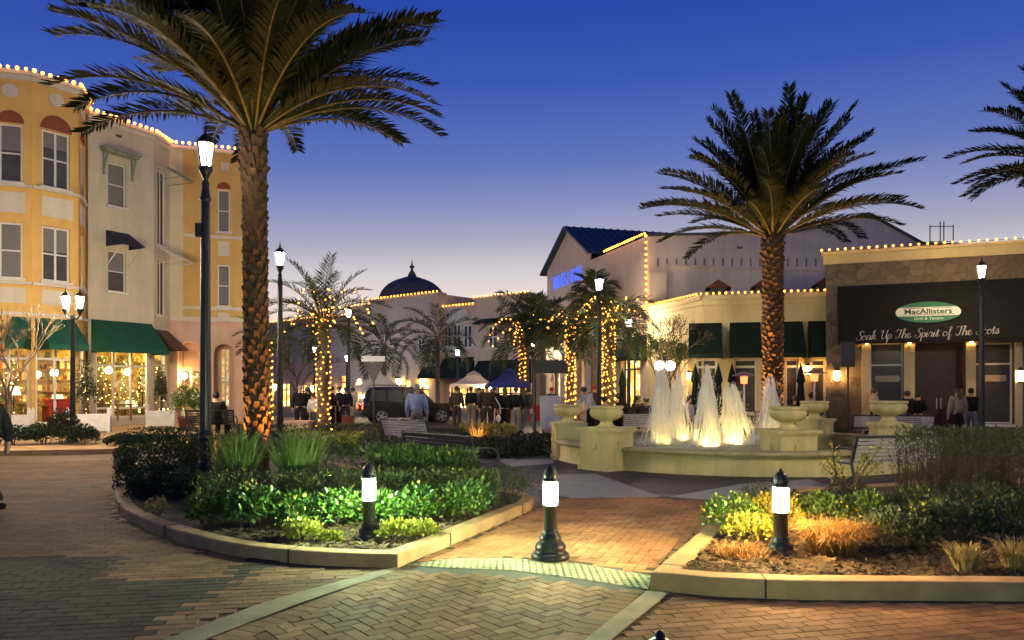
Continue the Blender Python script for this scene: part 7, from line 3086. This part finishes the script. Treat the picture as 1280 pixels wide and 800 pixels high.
# small hanging lamps of the stalls
for lb, px, py, d in [('bright bare lamp hanging at the white vented canopy', 611, 484, 39.6), ('bright lamp hanging near the left canopy', 427, 488, 41.0), ('lamp hanging inside the left white canopy behind the car roof', 468, 481, 41.2)]:
    p = P(px, py, d)
    t = thing('stall_lamp', lb, 'lamp', p)
    mb = MB()
    mb.ico((0, 0, 0), .11, 1)
    mb.build('bulb', e_lampw, t, world=False)
    mb = MB()
    mb.tube([(0, 0, .08), (0, 0, .65)], .012, 5)
    mb.build('cord', m_blackm, t, world=False)
# market table with goods
t = thing('market_table', 'draped market table under the blue canopy', 'table', (X(648, 39.5), 39.5, 0))
mb = MB()
mb.box((0, 0, .40), (2.2, .8, .80))
mb.build('cloth', m_cloth, t, world=False)
for i in range(9):
    mb = MB()
    s = .12 + .1 * R.random()
    mb.box((-.95 + i * .24, R.uniform(-.2, .2), .80 + s / 2), (s, s * .8, s), rz=R.uniform(0, 1))
    o = mb.build('goods_box', [m_wbox, m_cloth, m_goods][i % 3])
    o.location = t.location
    tag(o, 'small box of goods on the draped market table', 'box', 'boxes of goods on the market table')
# yield sign seen from behind
t = thing('yield_sign', 'grey back of a triangular yield sign with a white street name plate on its post', 'road sign', (X(467, 26.5), 26.5, 0))
d = 26.5
mb = MB()
mb.tube([(0, .03, 0), (0, .03, Z(447, d))], .03, 8)
mb.build('post', m_blackm, t, world=False)
mb = MB()
zt_, zb_ = Z(453.5, d), Z(477, d)
mb.extr([(-.36, 0, zt_), (.36, 0, zt_), (.04, 0, zb_), (-.04, 0, zb_)], (0, -.012, 0))
mb.build('sign_plate', mat('sign_back_grey', (.10, .095, .095), (.075, .07, .07), .5, 4), t, world=False)
mb = MB()
mb.box((-.02, -.01, Z(448.5, d)), (.83, .02, .19))
mb.build('name_plate', m_white, t, world=False)
# black board on posts
d = 24.5
t = thing('sign_board', 'black horizontal sign board on two posts left of the urns', 'sign', (X(687, d), d, 0))
mb = MB()
mb.box((0, 0, Z(458.5, d)), (X(708.5, d) - X(665, d), .06, .42))
mb.build('board', m_blackm, t, world=False)
for px in (669, 695):
    mb = MB()
    mb.tube([(X(px, d) - X(687, d), .05, 0), (X(px, d) - X(687, d), .05, Z(449, d))], .035, 8)
    mb.build('post', m_black, t, world=False)
# white easel boards
for lb, px, d, w_, h_ in [('white easel board with black leg left of the leftmost urn', 688, 22.6, .62, 1.0)]:
    t = thing('easel_board', lb, 'board', (X(px, d), d, 0), .15)
    rm = Matrix.Rotation(rad(-8), 3, 'X')
    mb = MB()
    mb.box((0, 0, .45 + h_ / 2), (w_, .03, h_), rot=rm)
    mb.build('panel', m_wbox, t, world=False)
    for x in (-.24, .24):
        mb = MB()
        mb.bar((x, -.1, 0), (x, .1, 1.5), .03)
        mb.build('leg', m_blackm, t, world=False)
mb = MB()
d = 23.2
t = thing('sandwich_board', 'small folding sandwich board before the pub door', 'board', (X(1157, d), d, 0), .3)
for s in (-1, 1):
    mb = MB()
    mb.box((0, s * .16, .42), (.45, .025, .88), rot=Matrix.Rotation(rad(s * 16), 3, 'X'))
    mb.build('panel', m_sdark if s > 0 else m_wbox, t, world=False)
# dark sign on a thin post before the pub
t = thing('post_sign', 'thin post with a dark hanging panel at the left end of the pub', 'sign', (X(1060, 22.8), 22.8, 0))
mb = MB()
mb.tube([(0, 0, 0), (0, 0, Z(427, 22.8))], .03, 8)
mb.build('post', m_black, t, world=False)
mb = MB()
mb.box((-.02, -.04, Z(443, 22.8)), (.42, .03, .75))
mb.build('panel', m_blackm, t, world=False)


def parasol(label, px, d, ytop, h=2.4, r=.17):
    t = thing('closed_parasol', label, 'parasol', (X(px, d), d, 0), 0, 'closed dark green parasols on the terraces')
    zt_ = Z(ytop, d)
    mb = MB()
    mb.tube([(0, 0, .05), (0, 0, zt_ + .05)], .025, 8)
    mb.lathe([(.26, 0), (.26, .06), (.06, .1), (.05, .3)], n=14)
    mb.build('pole', m_blackm, t, world=False)
    mb = MB()
    vs, fs = [], []
    n_ = 16
    prof = [(.02, zt_), (.09, zt_ - .25), (r * .85, zt_ - .55), (r * .55, zt_ - .62), (r * .8, zt_ - 1.2), (r * .95, zt_ - 1.65), (r * .6, zt_ - 1.8)]
    for rr, z in prof:
        for k in range(n_):
            q = rr * (1 if k % 2 else .72)
            vs.append((q * math.cos(2 * PI * k / n_), q * math.sin(2 * PI * k / n_), z))
    for i in range(len(prof) - 1):
        for k in range(n_):
            k2 = (k + 1) % n_
            fs.append((i * n_ + k, i * n_ + k2, (i + 1) * n_ + k2, (i + 1) * n_ + k))
    mb.add(vs, fs)
    mb.build('canopy', m_dgreen, t, world=False)


parasol('closed green parasol under the green awning beside the wrapped palm', 778, 27.0, 462)
parasol('closed green parasol left of the first restaurant window', 869, 25.6, 456)
parasol('closed green parasol right of the first restaurant window', 898, 25.6, 456)
parasol('closed green parasol left of the second restaurant window', 915, 25.6, 456)
parasol('closed green parasol right of the lit palm trunk', 1001, 25.3, 456)
e_heat = emat('heater_glow', (1.0, .1, .03), 7.0)


def heater(label, px, d, y):
    t = thing('patio_heater', label, 'patio heater', (X(px, d), d, 0), 0, 'glowing patio heaters on the terrace')
    z = Z(y, d)
    mb = MB()
    mb.lathe([(.24, 0), (.24, .5), (.2, .55), (.04, .6), (.035, z - .25)], n=14)
    mb.build('stand', m_rim, t, world=False)
    mb = MB()
    mb.lathe([(.10, z - .25), (.12, z - .02)], n=14)
    mb.build('burner', e_heat, t, world=False)
    mb = MB()
    mb.lathe([(.38, z), (.36, z + .03), (.12, z + .12), (.0, z + .15)], n=20)
    mb.build('reflector', m_rim, t, world=False)


heater('glowing patio heater before the second restaurant window', 930, 25.0, 470)
heater('glowing patio heater by the man in blue shirt', 1018, 24.9, 467)
# terrace tables and chairs
m_tab = mat('table_top_grey', (.28, .24, .2), (.2, .17, .14), .5, 5)
_tb = None
for i, (px, d, lb) in enumerate([(787, 25.8, 'small cafe table among the diners left of the first jet'), (853, 25.0, 'small cafe table in front of the woman in white'), (940, 25.4, 'small cafe table below the patio heater'), (1003, 24.8, 'small cafe table beside the man in blue shirt'), (765, 25.4, 'small cafe table next to the seated diner in white')]):
    if _tb is None:
        _tb = thing('cafe_table', lb, 'table', (X(px, d), d, 0), 0, 'cafe tables on the terrace')
        mb = MB()
        mb.lathe([(.38, .72), (.39, .73), (.39, .75), (.0, .752)], n=20)
        mb.build('table_top', m_tab, _tb, world=False)
        mb = MB()
        mb.lathe([(.24, 0), (.24, .03), (.04, .06), (.035, .72)], n=12)
        mb.build('pedestal', m_blackm, _tb, world=False)
    else:
        copy_tree(_tb, lb, (X(px, d), d, 0))
_ch = None
CH = [(756, 26.3, 60, 'cafe chair holding the seated diner in white'), (773, 27.7, 170, 'cafe chair under the diner by the closed parasol'), (797, 26.7, 40, 'cafe chair under the left diner in black'), (808, 26.3, -60, 'cafe chair under the diner beside the first jet'), (862, 25.7, 10, 'cafe chair under the woman in white'), (994, 25.7, 30, 'cafe chair under the diner in brown'), (1015, 25.3, 160, 'cafe chair under the man in blue shirt'), (949, 25.9, -30, 'empty cafe chair below the patio heater'), (928, 25.8, 40, 'empty cafe chair left of the patio heater table')]
for px, d, f, lb in CH:
    if _ch is None:
        _ch = thing('cafe_chair', lb, 'chair', (X(px, d), d, 0), rad(f), 'cafe chairs on the terrace')
        mb = MB()
        mb.box((0, 0, .44), (.42, .42, .03))
        mb.build('seat', m_wood, _ch, world=False)
        mb = MB()
        for z in (.6, .72, .84):
            mb.box((0, .21 + (z - .44) * .12, z), (.4, .02, .06))
        mb.build('backrest', m_wood, _ch, world=False)
        for x in (-.19, .19):
            mb = MB()
            mb.bar((x, -.19, 0), (x, -.19, .425), .03)
            mb.build('leg', m_blackm, _ch, world=False)
            mb = MB()
            mb.bar((x, .22, 0), (x, .2, .44), .03)
            mb.bar((x, .2, .44), (x, .265, .9), .03)
            mb.build('leg', m_blackm, _ch, world=False)
    else:
        copy_tree(_ch, lb, (X(px, d), d, 0), rad(f))
shrub('topiary', 'dark clipped bush below the wall lantern of the pub', 'shrub', (X(1046, 24.2), 24.2, .25), (.75, .7, 1.25), 1800, .05, .014, lm_dark, 'box', .3, .7, .08, 0, None, 220)
t = thing('plant_pot', 'dark square pot under the clipped bush at the pub', 'pot', (X(1046, 24.2), 24.2, 0))
mb = MB()
mb.lathe([(.34, 0), (.4, .36), (.42, .38), (.42, .42), (.36, .42), (.34, .36), (.0, .36)], n=4, a0=PI / 4, smooth=False)
mb.build('body', m_blackm, t, world=False)
for i, (px, d, w_, lb) in enumerate([(940, 23.6, 2.2, 'dark hedge on the terrace edge behind the leaning jet'), (1075, 21.5, 1.3, 'low dark hedge between the orange lit pedestal and the long bench'), (1048, 21.6, 1.0, 'low hedge at the foot of the clipped pub bush')]):
    shrub('terrace_hedge', lb, 'hedge', (X(px, d), d, 0), (w_, .7, .55), 1400, .055, .016, lm_dark, 'box', .4, .6, .2, 0, 'low hedges along the terraces', 230 + i)
# terracotta planters near the car
for lb, px, d in [('terracotta planter block by the lamp post left of the car', 429, 31.0), ('terracotta planter block below the man in the dark suit', 374, 26.3)]:
    t = thing('low_planter', lb, 'planter', (X(px, d), d, 0))
    mb = MB()
    mb.box((0, 0, .25), (.75, .6, .5))
    mb.box((0, 0, .52), (.83, .68, .06))
    mb.build('body', m_terra if px > 400 else m_pink, t, world=False)
